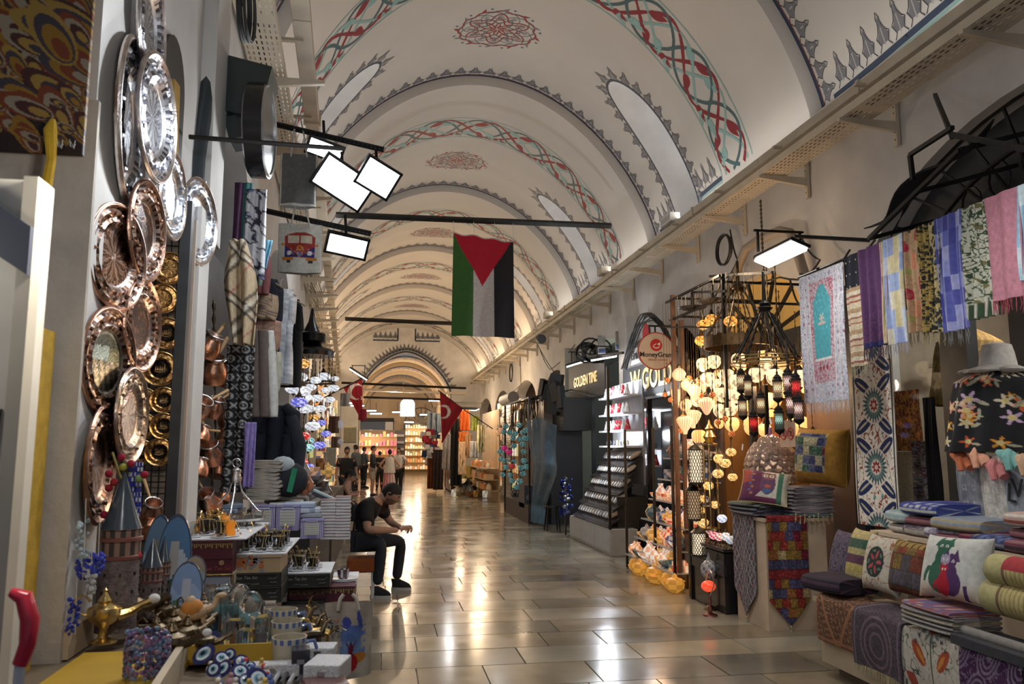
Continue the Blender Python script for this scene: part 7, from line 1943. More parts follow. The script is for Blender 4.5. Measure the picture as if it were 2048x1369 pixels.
def gate_tower(label,p,h,w):
 t=thing('tower_model',label,'souvenir',p);mb=MB()
 s=h;r=w/2
 mb.lathe([(r*1.0,0),(r*.97,s*.45)],n=24,cols=lambda i,k:(.13,.10,.10));mb.build('stone_shaft',M('tower_stone',(.15,.115,.11),.8,var=.4,scale=60,bump=.5,bscale=120),t)
 mb=MB();mb.lathe([(r*1.04,s*.45),(r*1.06,s*.47),(r*1.0,s*.475),(r*1.0,s*.56),(r*1.1,s*.565),(r*1.1,s*.585),(r*.98,s*.59),(r*.98,s*.63),(r*1.08,s*.64)],n=24,cols=lambda i,k:(.20,.07,.05)if i in(0,1,4,5)else(.05,.035,.03)if k%2 else(.26,.16,.12));mb.build('gallery',PAINT,t)
 mb=MB();mb.lathe([(r*1.02,s*.64),(r*.70,s*.74),(r*.42,s*.86),(r*.15,s*.96),(.002,s)],n=24,col=(.05,.065,.08));mb.build('conical_roof',GLOSS,t)
 mb=MB()
 for z in(.12,.25,.36):
  for k in range(8):a=2*PI*k/8+z;mb.box((r*math.cos(a),r*math.sin(a),s*z),(.006,.005,.010),rz=a,col=(.01,.01,.01))
 mb.build('slits',PAINT,t,kind='stuff');return t
gate_tower('large model of a round stone tower with blue grey conical roof',ax(230,1262,-.84),.51,.125)
gate_tower('small model of the same stone tower beside the picture plaques',ax(298,1235,-.79),.27,.07)
gate_tower('third, slimmer tower model behind the small one',ax(322,1215,-.80),.26,.05)
def plaque(label,px,py,w,h,Y,rot,pal):
 n=40;t=thing('picture_plaque',label,'plaque',ay(px,py,Y));H=h*Y/F_PX/2;W=w*Y/F_PX/2
 T=frame((0,0,0),(math.cos(rot),-math.sin(rot)*.4,0),(0.05,.15,1))
 mb=MB();mb.prism([(W*math.cos(2*PI*k/n),H*math.sin(2*PI*k/n))for k in range(n)],T,-.012,col=(.06,.08,.12));mb.build('board',GLOSS,t)
 mb=MB()
 m_=22
 for j in range(m_):
  for i in range(14):
   v0,v1=-1+2*j/m_,-1+2*(j+1)/m_;w0,w1=math.sqrt(max(0,1-v0*v0)),math.sqrt(max(0,1-v1*v1));u0,u1=-1+i/7,-1+(i+1)/7
   um,vm=(u0+u1)/2,(v0+v1)/2;c=pal[0]if vm>.1+.2*math.sin(um*4)else pal[1]if vm>-.35+.1*math.sin(um*7)else pal[2]
   if abs(um)<.25 and-.3<vm<.45:c=pal[3]
   mb.add([(W*.93*u0*w0,H*.94*v0,.001),(W*.93*u1*w0,H*.94*v0,.001),(W*.93*u1*w1,H*.94*v1,.001),(W*.93*u0*w1,H*.94*v1,.001)],[(0,1,2,3)],col=c,T=T)
 mb.build('painted_view',GLOSS,t,kind='stuff')
SK=[(.10,.20,.34),(.45,.52,.58),(.05,.10,.06),(.42,.40,.38)]
plaque('tall oval plaque with painted sky and white tower',347,1125,62,175,3.3,.1,SK)
plaque('darker oval plaque behind the tower models',312,1120,50,165,3.4,.2,[(.12,.2,.3),(.3,.35,.38),(.05,.09,.07),(.2,.2,.18)])
plaque('blue oval plaque with a white mosque in front of the tall one',372,1185,58,110,3.0,.0,[(.20,.32,.55),(.30,.42,.62),(.10,.2,.12),(.45,.5,.6)])
plaque('small arch shaped plaque of brown stone and blue tiles',388,1150,42,70,3.25,-.2,[(.35,.28,.2),(.3,.36,.4),(.1,.15,.2),(.4,.36,.3)])
def brass_lamp(p,label,s=1.0,mat=DBRASS):
 t=thing('oil_lamp',label,'oil lamp',p,sc=s)
 mb=MB();mb.lathe([(.03,0),(.032,.004),(.012,.012),(.008,.03),(.014,.04),(.03,.05),(.040,.065),(.036,.08),(.018,.09),(.012,.092)],n=18,sy=.85);mb.build('bowl',mat,t)
 mb=MB();mb.lathe([(.014,.09),(.016,.096),(.008,.108),(.004,.115),(.006,.12),(0,.126)],n=12);mb.build('lid',mat,t)
 mb=MB();mb.tube([(.030,0,.062),(.055,0,.068),(.08,0,.082),(.10,0,.090)],[.016,.012,.008,.010],8);mb.build('spout',mat,t)
 mb=MB();mb.tube([(-.034,0,.062),(-.06,0,.075),(-.065,0,.10),(-.045,0,.112),(-.03,0,.095)],.0035,6);mb.build('handle',mat,t)
 return t
LP=[((205,1286),1.15,'bright polished brass oil lamp with white tufted spout on the yellow lining',BRASS)]
b0=brass_lamp(az(205,1287,1.04),LP[0][2],1.35,BRASS);b0.rotation_euler=(0,0,.2)
mb=MB();mb.ball((.105,0,.093),(.014,.014,.012),10,6,col=(.7,.66,.62));mb.build('white_tuft',CLOTH,b0)
b1=brass_lamp(az(262,1262,1.04),'dark aged brass oil lamp right behind the bright one',1.2)
BL=['aged brass oil lamp crowded between the tower models and plaques','small aged brass oil lamp in the crate middle','dark brass oil lamp near the crate divider']
for i,(px,py,s)in enumerate([(300,1240,1.1),(330,1262,1.0),(352,1240,.9),(378,1262,1.0),(392,1290,.9),(345,1290,1.0),(310,1300,.9),(405,1240,.8),(372,1312,1.0),(268,1228,1.0),(408,1320,.8),(340,1335,1.1),(285,1210,.9),(405,1270,.8),(325,1218,.8)]):
 c=dup(b1,label=BL[i%3],loc=az(px,py,1.035),rot=(0,0,rnd.uniform(-1,1.4)),sc=s*.95,group='aged brass lamps in the crate')
 if i%2:mb=MB();mb.ball((.102,0,.092),(.014,.012,.012),8,5,col=(.6,.58,.56));mb.build('white_tuft',CLOTH,c)
p=az(385,1275,1.06);t=thing('camel_figure','small beige camel figure with orange woven cover','figurine',p+Vector((0,0,.02)),rz=.3)
mb=MB();mb.ball((0,0,.055),(.045,.024,.026),12,8,col=(.5,.34,.2));mb.ball((-.01,0,.085),(.018,.016,.022),10,6,col=(.5,.34,.2));mb.tube([(.038,0,.06),(.06,0,.07),(.068,0,.095)],[.014,.010,.009],8,col=(.52,.36,.22));mb.ball((.08,0,.10),(.018,.010,.010),8,6,col=(.52,.36,.22))
for x,y in((.028,.012),(.028,-.012),(-.028,.012),(-.028,-.012)):mb.tube([(x,y,.04),(x,y,-.02)],[.008,.005],6,col=(.5,.34,.2))
mb.build('body',PAINT,t);mb=MB();mb.ball((-.005,0,.066),(.036,.027,.03),12,8,col=(.55,.22,.05));mb.build('woven_cover',CLOTH,t)
p=az(290,1350,1.05);t=thing('bead_bundle','thick bundle of plum and blue bead bracelets in the crate','beads',p);mb=MB()
for k in range(420):
 a=rnd.uniform(0,2*PI);z=rnd.uniform(0,.11);r=.052+.006*math.sin(a*3)-.018*max(0,z-.085)/.03*rnd.random();mb.ball((r*math.cos(a),r*math.sin(a),z),.0065,5,4,col=rnd.choice([(.20,.12,.24),(.10,.16,.28),(.30,.16,.22),(.06,.06,.12),(.16,.24,.36)]))
mb.build('beads',GLOSS,t,kind='stuff')
p=ay(258,1060,2.95);t=thing('bead_curtain','bunch of cobalt and white bead strings beside the tower roof','bead strings',p,group=None);mb=MB()
for k in range(15):
 x=rnd.uniform(-.025,.035);y=rnd.uniform(-.03,.03)
 for j in range(22):mb.box((x+.002*math.sin(j),y,.22-j*.017),(.005,.005,.013),col=(.03,.04,.38)if(j+k)%3 else(.6,.65,.7))
mb.build('beads',GLOSS,t,kind='stuff')
for i,(px,py,c)in enumerate([(243,915,(.35,.01,.03)),(262,928,(.30,.01,.03)),(218,948,(.33,.01,.03)),(228,965,(.36,.02,.03)),(218,977,(.3,.01,.02)),(289,950,(.32,.01,.03)),(246,935,(.35,.35,.05)),(278,958,(.2,.3,.1)),(208,1030,(.3,.01,.04)),(276,1112,(.4,.02,.04))]):
 p=ay(px,py,2.88);mb=MB();mb.ball((0,0,0),.013,10,7,col=c);o=mb.build('pompom',CLOTH);o.location=p;tag(o,('crimson'if c[1]<.05 else 'olive')+' woollen pompom in the bunch above the tower model','pompom','pompoms above the tower model')
mb=MB();mb.tube([ay(225,905,2.9),ay(240,950,2.9),ay(262,1000,2.95),ay(262,1060,2.95)],.004,5,col=(.4,.35,.1));tag(mb.build('braided_cord',CLOTH),'braided olive cord holding the pompoms and bead strings','cord')
for i,(px,py0,py1,c,lab)in enumerate([(168,1040,1130,(.35,.45,.5),'clear glass charm string on the pier'),(165,1120,1160,(.03,.05,.4),'cobalt glass charm hanging beside the tower shaft'),(180,1150,1190,(.4,.42,.45),'silver charm bunch below the cobalt charm'),(150,1200,1270,(.03,.05,.35),'lowest dark blue glass charm by the yellow sack'),(195,1110,1150,(.04,.06,.42),'second cobalt glass charm closer to the tower')]):
 A,B=ay(px,py0,2.7),ay(px,py1,2.7);mb=MB()
 for k in range(26):mb.ball((A.x+rnd.uniform(-.018,.018),A.y+rnd.uniform(-.01,.01),A.z+(B.z-A.z)*k/26),rnd.uniform(.004,.009),6,4,col=jit(c,.4))
 mb.tube([A+Vector((0,0,.1)),B],.0015,4,col=(.6,.6,.6));tag(mb.build('glass_charm',GLOSS),lab,'charm',kind='thing')
def crystal(p,label,w,h,kd):
 t=thing('glass_souvenir',label,'souvenir',p,rz=rnd.uniform(-.4,.4));mb=MB();mb.box((0,0,h/2),(w,w,h));mb.build('block',GLASS,t,bevel=.004)
 mb=MB();mb.box((0,0,.006),(w*1.2,w*1.2,.012),col=(.12,.22,.34));mb.build('base',GLOSS,t)
 mb=MB();c=[(.16,.32,.48),(.3,.3,.34),(.4,.2,.15)][kd];mb.box((0,0,h*.3),(w*.5,w*.5,h*.45),col=c);mb.lathe([(w*.2,h*.52),(w*.12,h*.62),(0,h*.75)],n=8,col=c);mb.tube([(w*.32,w*.2,.012),(w*.32,w*.2,h*.85)],[w*.05,w*.02],6,col=jit(c,.3));mb.tube([(-w*.32,w*.2,.012),(-w*.32,w*.2,h*.85)],[w*.05,w*.02],6,col=jit(c,.3));mb.build('mosque_model',GLOSS,t)
CL=['blue glass block souvenir with a mosque inside','clear glass block souvenir with grey mosque','clear glass block souvenir with brown palace']
for i,(px,py,w,h)in enumerate([(432,1265,.055,.14),(455,1280,.05,.12),(478,1265,.055,.13),(500,1290,.05,.09),(520,1300,.055,.10),(470,1300,.05,.09),(446,1245,.05,.13),(540,1270,.045,.09),(510,1262,.05,.10),(490,1315,.045,.08),(415,1225,.05,.10),(462,1235,.045,.12)]):
 crystal(az(px,py,1.03),CL[i%3]+[', tallest of the front cluster',' at the crate edge',' behind the evil eye charms',' beside the mug'][i%4],w,h,i%3)
for i,(px,py)in enumerate([(500,1232),(478,1215),(447,1215)]):
 p=az(px,py,1.12);t=thing('snow_globe',['clear snow globe with teal base over the glass blocks','smaller snow globe behind the first','snow globe next to the picture plaques'][i],'snow globe',p);mb=MB();mb.ball((0,0,.04),.036,16,10);mb.build('dome',GLASS,t);mb=MB();mb.lathe([(.034,-.02),(.036,0),(.028,.012),(0,.012)],n=16,col=(.16,.30,.32));mb.ball((0,0,.03),(.014,.014,.022),8,6,col=(.4,.35,.3));mb.build('base',GLOSS,t)
def eye(p,label,r,rot):
 t=thing('evil_eye',label,'evil eye charm',p);T=Matrix.Rotation(rot[0],4,'Z')@Matrix.Rotation(rot[1],4,'X')
 mb=MB()
 for q,c,z in((1,(.02,.025,.12),0),(.66,(.60,.66,.68),.002),(.40,(.12,.34,.50),.003),(.22,(.01,.01,.015),.004)):
  mb.lathe([(0,z),(r*q,z),(r*q*.98,z+.003),(0,z+.004)],n=22,col=c,T=T)
 mb.build('glass_disc',GLOSS,t);return t
EY=['resting against the yellow crate edge','half turned in the front pile','lying flat in the front pile','standing upright in the front row']
for i,(px,py,r)in enumerate([(420,1290,.040),(408,1310,.034),(443,1318,.022),(448,1338,.024),(482,1325,.022),(480,1345,.024),(515,1360,.030),(490,1362,.018),(428,1340,.020),(500,1335,.016),(460,1310,.018)]):
 eye(az(px,py,1.06),'blue and white evil eye glass charm '+('large and dark, 'if r>.03 else '')+EY[i%4],r,(rnd.uniform(-.8,.8),rnd.uniform(.6,1.3)))
for i in range(26):
 px,py=rnd.uniform(415,540),rnd.uniform(1335,1385);p=az(px,py,1.04);mb=MB();c=rnd.choice([(.5,.05,.05),(.6,.5,.4),(.55,.3,.35),(.1,.15,.4),(.6,.4,.1),(.7,.68,.6)])
 mb.ball((0,0,.008),(.012,.009,.012),8,6,col=c);mb.ball((0,0,.024),.007,8,5,col=jit(c,.3));o=mb.build('tiny_figurine',GLOSS);o.location=p;tag(o,'tiny bright glazed figurine in the front heap of charms','figurine','tiny figurines in the front heap')
def mug(p,label,r,h,cf,rz=0):
 t=thing('mug',label,'mug',p,rz=rz);mb=MB();mb.lathe([(r*.86,0),(r*.95,.01),(r,h),(r*.92,h),(r*.86,.012),(0,.010)],n=28,cols=cf);mb.build('mug_body',GLOSS,t)
 mb=MB();mb.tube([(r*.95,0,h*.8),(r*1.4,0,h*.85),(r*1.6,0,h*.5),(r*1.35,0,h*.2),(r*.95,0,h*.2)],.005,7,col=(.12,.2,.38));mb.build('handle',GLOSS,t)
mb_=lambda i,k:(.08,.13,.28)if(i==1 and k%3==0)else(.48,.44,.36)
for i,(px,py,lab)in enumerate([(577,1335,'cream mug with blue rim and small painted eyes at the front'),(572,1300,'cream mug behind the blue rimmed one'),(565,1275,'pale cup standing behind all others in the row of mugs')]):
 p=az(px,py,TZ+.02*i);h=.085
 t=thing('mug',lab,'mug',p);r=.050-.003*i
 mb=MB();mb.lathe([(r*.86,0),(r*.9,.008),(r*.93,h*.3),(r*.96,h*.62),(r*.98,h*.82),(r,h),(r*.92,h),(r*.86,.012),(0,.010)],n=28,cols=lambda q,k:((.08,.14,.32)if k%2 else(.5,.48,.42))if q==4 else((.06,.06,.08)if(q==1 and k%4==1)else(.46,.41,.31)));mb.build('mug_body',GLOSS,t)
 mb=MB();mb.tube([(r*.95,0,h*.8),(r*1.4,0,h*.85),(r*1.6,0,h*.5),(r*1.35,0,h*.2),(r*.95,0,h*.2)],.0055,7,col=(.10,.17,.34));mb.build('handle',GLOSS,t)
for i,(px,py)in enumerate([(612,1290),(630,1275),(600,1278),(640,1300),(622,1305)]):
 p=az(px,py,TZ+.01);t=thing('gazelle_figure',['dark gilt gazelle figure with curved horns','gilt deer figure looking back','black and gold bird figure','slender dark figure with a long tail','small gilt animal figure in front'][i],'figurine',p,rz=rnd.uniform(0,3))
 mb=MB();mb.tube([(.03,0,.05),(0,0,.052),(-.03,0,.05)],[.012,.014,.011],8);mb.tube([(.03,0,.055),(.045,0,.085),(.06,0,.09)],[.009,.006,.005],7)
 for x in(.022,-.022):
  for y in(.006,-.006):mb.tube([(x,y,.045),(x,y,0)],[.004,.002],5)
 mb.tube([(.048,0,.09),(.04,0,.115),(.02,0,.13)],[.003,.002,.001],5);mb.tube([(-.03,0,.05),(-.06,0,.07),(-.085,0,.06)],[.003,.002,.001],5);mb.build('body',BRASS if i%2 else DBRASS,t)
for i,(px,py,w,d,h,z,lab)in enumerate([(655,1358,.10,.12,.05,TZ,'white beaded casket at the table corner'),(640,1312,.09,.08,.03,TZ+.02,'white beaded casket standing on its edge behind the first'),(545,1352,.15,.05,.035,TZ,'long silvery beaded box in the front row'),(600,1348,.05,.06,.07,TZ,'dark striped glass box between mug and casket'),(650,1385,.11,.1,.03,TZ-.01,'red brown box under the white caskets')]):
 p=az(px,py,z);t=thing('trinket_box',lab,'box',p,rz=.12*(i-2));c=[(.66,.66,.68),(.68,.68,.7),(.5,.52,.54),(.03,.03,.04),(.16,.07,.06)][i]
 mb=MB();mb.box((0,0,h/2),(w,d,h),col=c);mb.build('body',M('beaded_white',(.62,.62,.64),.45,var=.3,scale=160,bump=.6,bscale=300)if i<3 else GLOSS,t,bevel=.004)
 mb=MB();mb.box((0,-d/2-.001,h*.55),(.02,.004,.012));mb.build('clasp',STEEL,t)
mb=MB();
for k in range(5):a=az(560+14*k,1345+3*k,TZ+.012);b_=az(545+16*k,1368,TZ+.012);mb.tube([a,b_],.006,6,col=(.06,.06,.07)if k%2 else(.5,.5,.52))
tag(mb.build('striped_pens',GLOSS),'striped metal pens fanned out at the table front','pens',kind='stuff')
def dancer(U,V):
 c=Cv(U,V,(.47,.41,.34));u,v=U,V;n=wob(U,V,14,3)
 m=(np.abs(u-.03)<.085+.02*n)&(v>.13)&(v<.33);c.put(m,(.13,.20,.44));c.put(m&(v>.22),(.22,.32,.50))
 c.ell(-.01,.115,.035,.030,.5,(.09,.11,.38));c.ell(.085,.10,.016,.05,-.25,(.09,.11,.38));c.put((np.abs(u-.03)<.10)&(v>.16)&(v<.30)&(n>.2),(.16,.24,.46))
 c.ell(.07,.325,.07,.03,-.3,(.50,.22,.03));c.ell(.02,.345,.058,.055,.3,(.42,.01,.02));c.ell(.025,.275,.018,.04,0,(.20,.02,.05));c.ell(.025,.235,.008,.010,0,(.12,.04,.05))
 for s in(-1,1):c.ell(.025+s*.022,.25,.005,.035,s*.5,(.15,.03,.08))
 return c.I
db=tote('canvas tote bag with a red dancer against a blue sky hanging at the stall corner',650,742,1206,1345,3.3,dancer,1190,(.45,.39,.32))
A=ay(668,1248,3.24);mb=MB()
for s,dx,dz in(('L',-.012,.012),('V',-.012,-.020),('E',.012,-.020)):g=text_geo(s,.032,.002,bold=.001);mb.add(g[0],g[1],col=(.03,.03,.04),T=frame((A.x+dx,3.235,A.z+dz),(1,0,0),(0,0,1)))
hp=[(.009*math.sin(t_)**3*1.0,.0006*(13*math.cos(t_)-5*math.cos(2*t_)-2*math.cos(3*t_)-math.cos(4*t_)))for t_ in[2*PI*k/20 for k in range(20)]]
mb.tube([(A.x+.010+x*.8,3.235,A.z+.010+z*.8)for x,z in hp],.0012,4,closed=True,col=(.45,.08,.05));mb.build('lettering',PAINT,db)
mb=MB();mb.box((-.85,3.55,.98),(.3,.5,.12),col=(.05,.04,.035));tag(mb.build('dark_riser',PAINT),'dark riser between souvenir table and boxes','riser')
t=thing('framed_picture','ornate gilt picture frame leaning on the cream box','picture frame',ay(432,1190,4.08));mb=MB()
for a_,b_ in(((-.07,0,.09),(.07,0,.09)),((-.07,0,-.05),(.07,0,-.05)),((-.07,0,-.05),(-.07,0,.09)),((.07,0,-.05),(.07,0,.09))):mb.tube([a_,b_],.007,8)
mb.build('moulding',BRASS,t);mb=MB();mb.box((0,.003,.02),(.13,.004,.13),col=(.3,.33,.42));mb.build('picture',PAINT,t)
for i in range(10):
 p=az(425+7*(i%4),1222-6*(i//4),1.1);mb=MB();mb.lathe([(0,0),(.022,.004),(.026,.010),(.02,.008),(0,.004)],n=12);mb.tube([(.02,0,.006),(.05,.01,.012)],[.004,.003],5);o=mb.build('silver_spoon',SILVER);o.location=p;o.rotation_euler=(.4,.2,i);tag(o,'small silver ladle spoon in the heap below the cream box','spoon','silver spoons in the heap')
# cable trays along both walls
def slotted_tray(name,label,fx,z,ya,yb,w,rows,cell,yend_holes,sgn):
 t=thing(name,label,'cable tray',(0,0,0));mb=MB()
 n=int((yend_holes-ya)/cell);cw=w/rows
 for i in range(n):
  y0=ya+i*cell;x0=fx(y0)
  for r in range(rows):
   if i%22==21:
    a=x0+r*cw;mb.add([(a,y0,z),(a+cw,y0,z),(a+cw,y0+cell,z),(a,y0+cell,z)],[(0,1,2,3)]);continue
   a,b=x0+r*cw,x0+(r+1)*cw;h0,h1=y0+cell*.22,y0+cell*.78;c0,c1=a+cw*.36,b-cw*.36
   mb.add([(a,y0,z),(b,y0,z),(b,y0+cell,z),(a,y0+cell,z),(c0,h0,z),(c1,h0,z),(c1,h1,z),(c0,h1,z)],[(0,1,5,4),(1,2,6,5),(2,3,7,6),(3,0,4,7)])
 for i in range(int((yb-yend_holes)/1.2)):
  y0=yend_holes+i*1.2;x0=fx(y0)
  for r in range(rows):mb.add([(x0+(r+.1)*cw,y0,z),(x0+(r+.75)*cw,y0,z),(x0+(r+.75)*cw,y0+1.2,z),(x0+(r+.1)*cw,y0+1.2,z)],[(0,1,2,3)])
 mb.build('slotted_bottom',TRAYM,t,kind='stuff')
 mb=MB();k=12
 for s_,xo in((0,0),(1,w)):
  for i in range(k):
   y0,y1=ya+(yb-ya)*i/k,ya+(yb-ya)*(i+1)/k
   mb.bar((fx(y0)+xo,y0,z+.035),(fx(y1)+xo,y1,z+.035),.006,.075)
 mb.build('side_flange',TRAYM,t,kind='stuff')
 mb=MB();mb.tube([(fx(y)+w*.5+.03*math.sin(y*2),y,z+.03)for y in np.arange(ya,yb,.8)],.022,6);mb.tube([(fx(y)+w*.3+.03*math.sin(y*3+1),y,z+.025)for y in np.arange(ya,yb,.8)],.018,6);mb.build('cable',CABLE,t,kind='stuff')
 return t
slotted_tray('cable_tray','long cream slotted cable tray on the wall above the textile and lamp shops',lambda y:4.04,4.60,2.4,38,.30,7,.085,14.5,1)
slotted_tray('cable_tray','cream slotted cable tray above the copper trays and hanging bags',lambda y:xl(y)+.03,4.60,3.6,38,.26,7,.085,11,-1)
def channel(label,fx,z,ya,yb,w=.16,h=.10):
 t=thing('cable_channel',label,'cable channel',(0,0,0));y=ya;k=0
 while y<yb:
  L=2.0;y1=min(y+L,yb);mb=MB();a,b=Vector((fx(y),y,z)),Vector((fx(y1),y1,z));mb.bar(a,b-(b-a).normalized()*.012,w,h);mb.build('channel_cover',TRAYM,t,bevel=.006)
  if k%2==0:mb=MB();mb.box((fx(y),y,z-.005),(w+.03,.05,h+.03));mb.build('joint_clip',TRAYM,t)
  y=y1;k+=1
 return t
channel('closed cream cable channel running above the slotted tray by the painted vault',lambda y:4.36,4.95,2.4,38.3)
channel('closed cream cable channel on the wall over the hanging bags',lambda y:xl(y)+.42,4.97,4.0,38.3,.14)
def bracket(label,group):
 t=thing('tray_bracket',label,'bracket',(0,0,0),group=group)
 mb=MB();mb.add([(0,-.02,.0),(.58,-.02,0),(.58,-.02,-.10),(0,-.02,-.03),(0,.02,0),(.58,.02,0),(.58,.02,-.10),(0,.02,-.03)],[(0,1,2,3),(7,6,5,4),(0,4,5,1),(3,2,6,7),(0,3,7,4)]);mb.build('arm',TRAYM,t)
 mb=MB();mb.box((.57,0,-.02),(.035,.05,.42));mb.build('wall_rail',TRAYM,t)
 for z in(-.17,-.1,.08,.14):mb=MB();mb.box((.551,0,z),(.004,.012,.012),col=(.1,.08,.06));mb.build('bolt_hole',PAINT,t)
 mb=MB();mb.box((.36,0,.33),(.36,.04,.025));mb.build('upper_arm',TRAYM,t)
 return t
br=None
for k in range(22):
 y=3.2+1.55*k
 lab=('cream steel bracket holding the cable tray over the textile shop'if y<7.5 else 'cream steel bracket holding the cable tray over the lamp shop'if y<10.5 else 'cream steel bracket holding the cable tray further down the street')
 if br is None:br=bracket(lab,'tray brackets on the shop wall');br.location=(4.0,y,4.585)
 else:dup(br,label=lab,loc=(4.0,y,4.585))
 if y>4.5:dup(br,label='cream steel bracket under the cable tray on the wall with the hanging bags'if y<12 else 'cream steel bracket under the far cable tray beyond the white lanterns',loc=(xl(y)+.60,y,4.585),rz=PI,group='tray brackets on the bag wall')
mb=MB();p=ax(1338,456,4.28);mb.box((0,0,0),(.16,.42,.14),col=(.70,.69,.66));mb.box((-.082,0,0),(.006,.34,.08),col=(.5,.49,.47));o=mb.build('junction_box',PAINT,bevel=.01);o.location=(4.30,p.y,5.09);tag(o,'white junction box standing on the cable channel','box')
for i,(px,py)in enumerate([(1200,560),(1090,640)]):p=ax(px,py,4.2);mb=MB();mb.box((0,0,0),(.2,.3,.16),col=(.55,.5,.4));o=mb.build('junction_box',PAINT,bevel=.01);o.location=(4.28,p.y,5.09);tag(o,['cream','farther cream'][i]+' junction box on the channel down the street','box')
rod_thing('cross_bar','long dark bar across the vault from which the big flag hangs','bar',[ay(672,430,13.62),ay(1222,452,13.62)],.055,BLACKM,n=4)
rod_thing('cross_bar','second dark bar across the vault behind the big flag','bar',[ay(690,638,24.2),ay(1010,652,24.2)],.06,BLACKM,n=4)
rod_thing('cross_bar','dark bar across the passage in front of the pointed arch','bar',[ay(683,766,35),ay(932,777,35)],.05,BLACKM,n=4)
rod_thing('cross_bar','lower dark bar across the passage beyond the pointed arch','bar',[ay(727,795,37.5),ay(890,800,37.5)],.05,BLACKM,n=4)
A,B=ay(726,780,36),ay(930,788,36);mb=MB();mb.bar(A,B,.3,.10);mb.bar(ay(807,758,35.9),ay(807,786,35.9),.04);tag(mb.build('cross_tray',TRAYM),'cream cable tray crossing the street before the pointed arch','cable tray')
Yf=13.55;TL,TR_,BL_,BR_=ay(907,464,Yf),ay(1027,482,Yf),ay(903,672,Yf),ay(1030,676,Yf)
n,m=90,140;U,V=np.meshgrid(np.linspace(0,1,n),np.linspace(0,1,m))
P4=lambda k:(TL[k]*(1-U)+TR_[k]*U)*(1-V)+(BL_[k]*(1-U)+BR_[k]*U)*V
X,Z=P4(0),P4(2);Yy=Yf+.03*np.sin(U*13+V*2)*(.3+V)-.02*np.sin(U*5)
Z=Z-.03*np.sin(U*PI*3)**2*(1-V)**3
I=np.ones(X.shape+(3,))*np.array((.055,.15,.035));I[U>.335]=(.50,.48,.47);I[U>.665]=(.018,.016,.02)
I[np.abs(U-.48)<.5*(1-V/.50)*.98]=(.42,.008,.035);I[(V>.5)&(np.abs(U-.48)<.0)]=0
I[V<.008]=(.5,.48,.46)
fl=tag(gridobj('hanging_flag',np.stack([X,Yy,Z],-1),I,CLOTH,None,.004),'large hanging flag of green, white and black stripes with a red triangle','flag')
mb=MB()
for q in(TL,ay(948,466,Yf),ay(990,474,Yf),TR_):mb.tube([q,(q.x,Yf+.05,ay(950,441,Yf).z)],.004,4,col=(.6,.6,.58))
mb.build('hanging_string',PAINT,fl,kind='stuff')
def panel_lamp(label,a,b,Y0,w,pitch,yd=None):
 A,B=a,b;c=(A+B)/2;d=B-A;t=thing('panel_lamp',label,'lamp',c);T=frame((0,0,0),d,yd or Vector((0,math.cos(pitch),math.sin(pitch))))
 mb=MB();mb.box((0,0,-.008),(d.length,w,.012),T=T);mb.box((0,0,.008),(d.length,w,.012),T=T);mb.build('led_panel',LEDS,t);mb=MB();mb.box((0,0,.03),(d.length+.03,w+.03,.03),T=T)
 mb.bar((-d.length*.3,0,.02),(-d.length*.3,0,.22),.02);mb.bar((d.length*.3,0,.02),(d.length*.3,0,.22),.02);mb.bar((-d.length*.35,0,.22),(d.length*.35,0,.22),.02);mb.build('housing',BLACKM,t);return t
panel_lamp('slim black panel lamp lit over the prayer rug',ax(1524,527,3.55),ax(1598,492,3.55),0,.16,.1,Vector((.9,0,-.35)))
mb=MB();mb.bar(ax(1590,473,3.7),ax(1740,481,4.2),.03);tag(mb.build('lamp_bracket',BLACKM),'straight black arm holding the panel lamp over the prayer rug','bar')
panel_lamp('slim panel lamp over the watch shop',ay(1135,733,15.6),ay(1178,720,15.4),0,.2,.1);panel_lamp('brighter slim panel lamp next to the arched sign',ay(1184,721,14.2),ay(1232,713,14.0),0,.2,.1)
mb=MB();mb.bar(ay(1178,714,14.6),ay(1246,706,13.0),.04);tag(mb.build('lamp_bracket',BLACKM),'dark arm holding the two panel lamps by the arched sign','bar')
panel_lamp('bright lamp tube hanging aslant above the dark red flag',ay(700,738,20.6),ay(734,760,20.6),0,.1,.3);panel_lamp('long lamp tube over the bright shop beside the crescent flag',ay(916,818,27.5),ay(955,820,26),0,.12,.2)
mb=MB();mb.tube([(4.4,9.6,3.62),ax(1492,497,4.4),ax(1520,478,4.4),ax(1560,462,4.4),ax(1580,466,4.42),ax(1592,495,4.45),ax(1612,560,4.5)],.055,10,col=(.30,.25,.2));tag(mb.build('vent_pipe',PAINT),'taped grey brown pipe bending down the wall beside the lamp shop','pipe')
def coil(label,p,r,ry_,T=None,wall=True):
 mb=MB()
 for k in range(5):mb.tube([(.02*math.sin(k*2),(r+.008*k)*math.cos(2*PI*q/26)*ry_,(r+.01*math.sin(k))*math.sin(2*PI*q/26))for q in range(26)],.008,5,closed=True)
 o=mb.build('cable_coil',CABLE);o.location=p;return tag(o,label,'cable')
coil('round coil of black cable hung on the wall over the lamp shop',ax(1447,500,4.3),.19,1.0);coil('black cable coil hanging high over the duct box',ax(492,15,-.75)+Vector((0,-.0,0)),.17,.9);coil('small coil of black cable on the far wall',ax(1022,746,4.3),.30,.9)
mb=MB();chain(mb,ax(1521,400,3.95),ax(1530,612,3.48),.010);tag(mb.build('suspension_chain',DBRASS),'long dark chain holding the chain chandelier from the cable tray','chain')
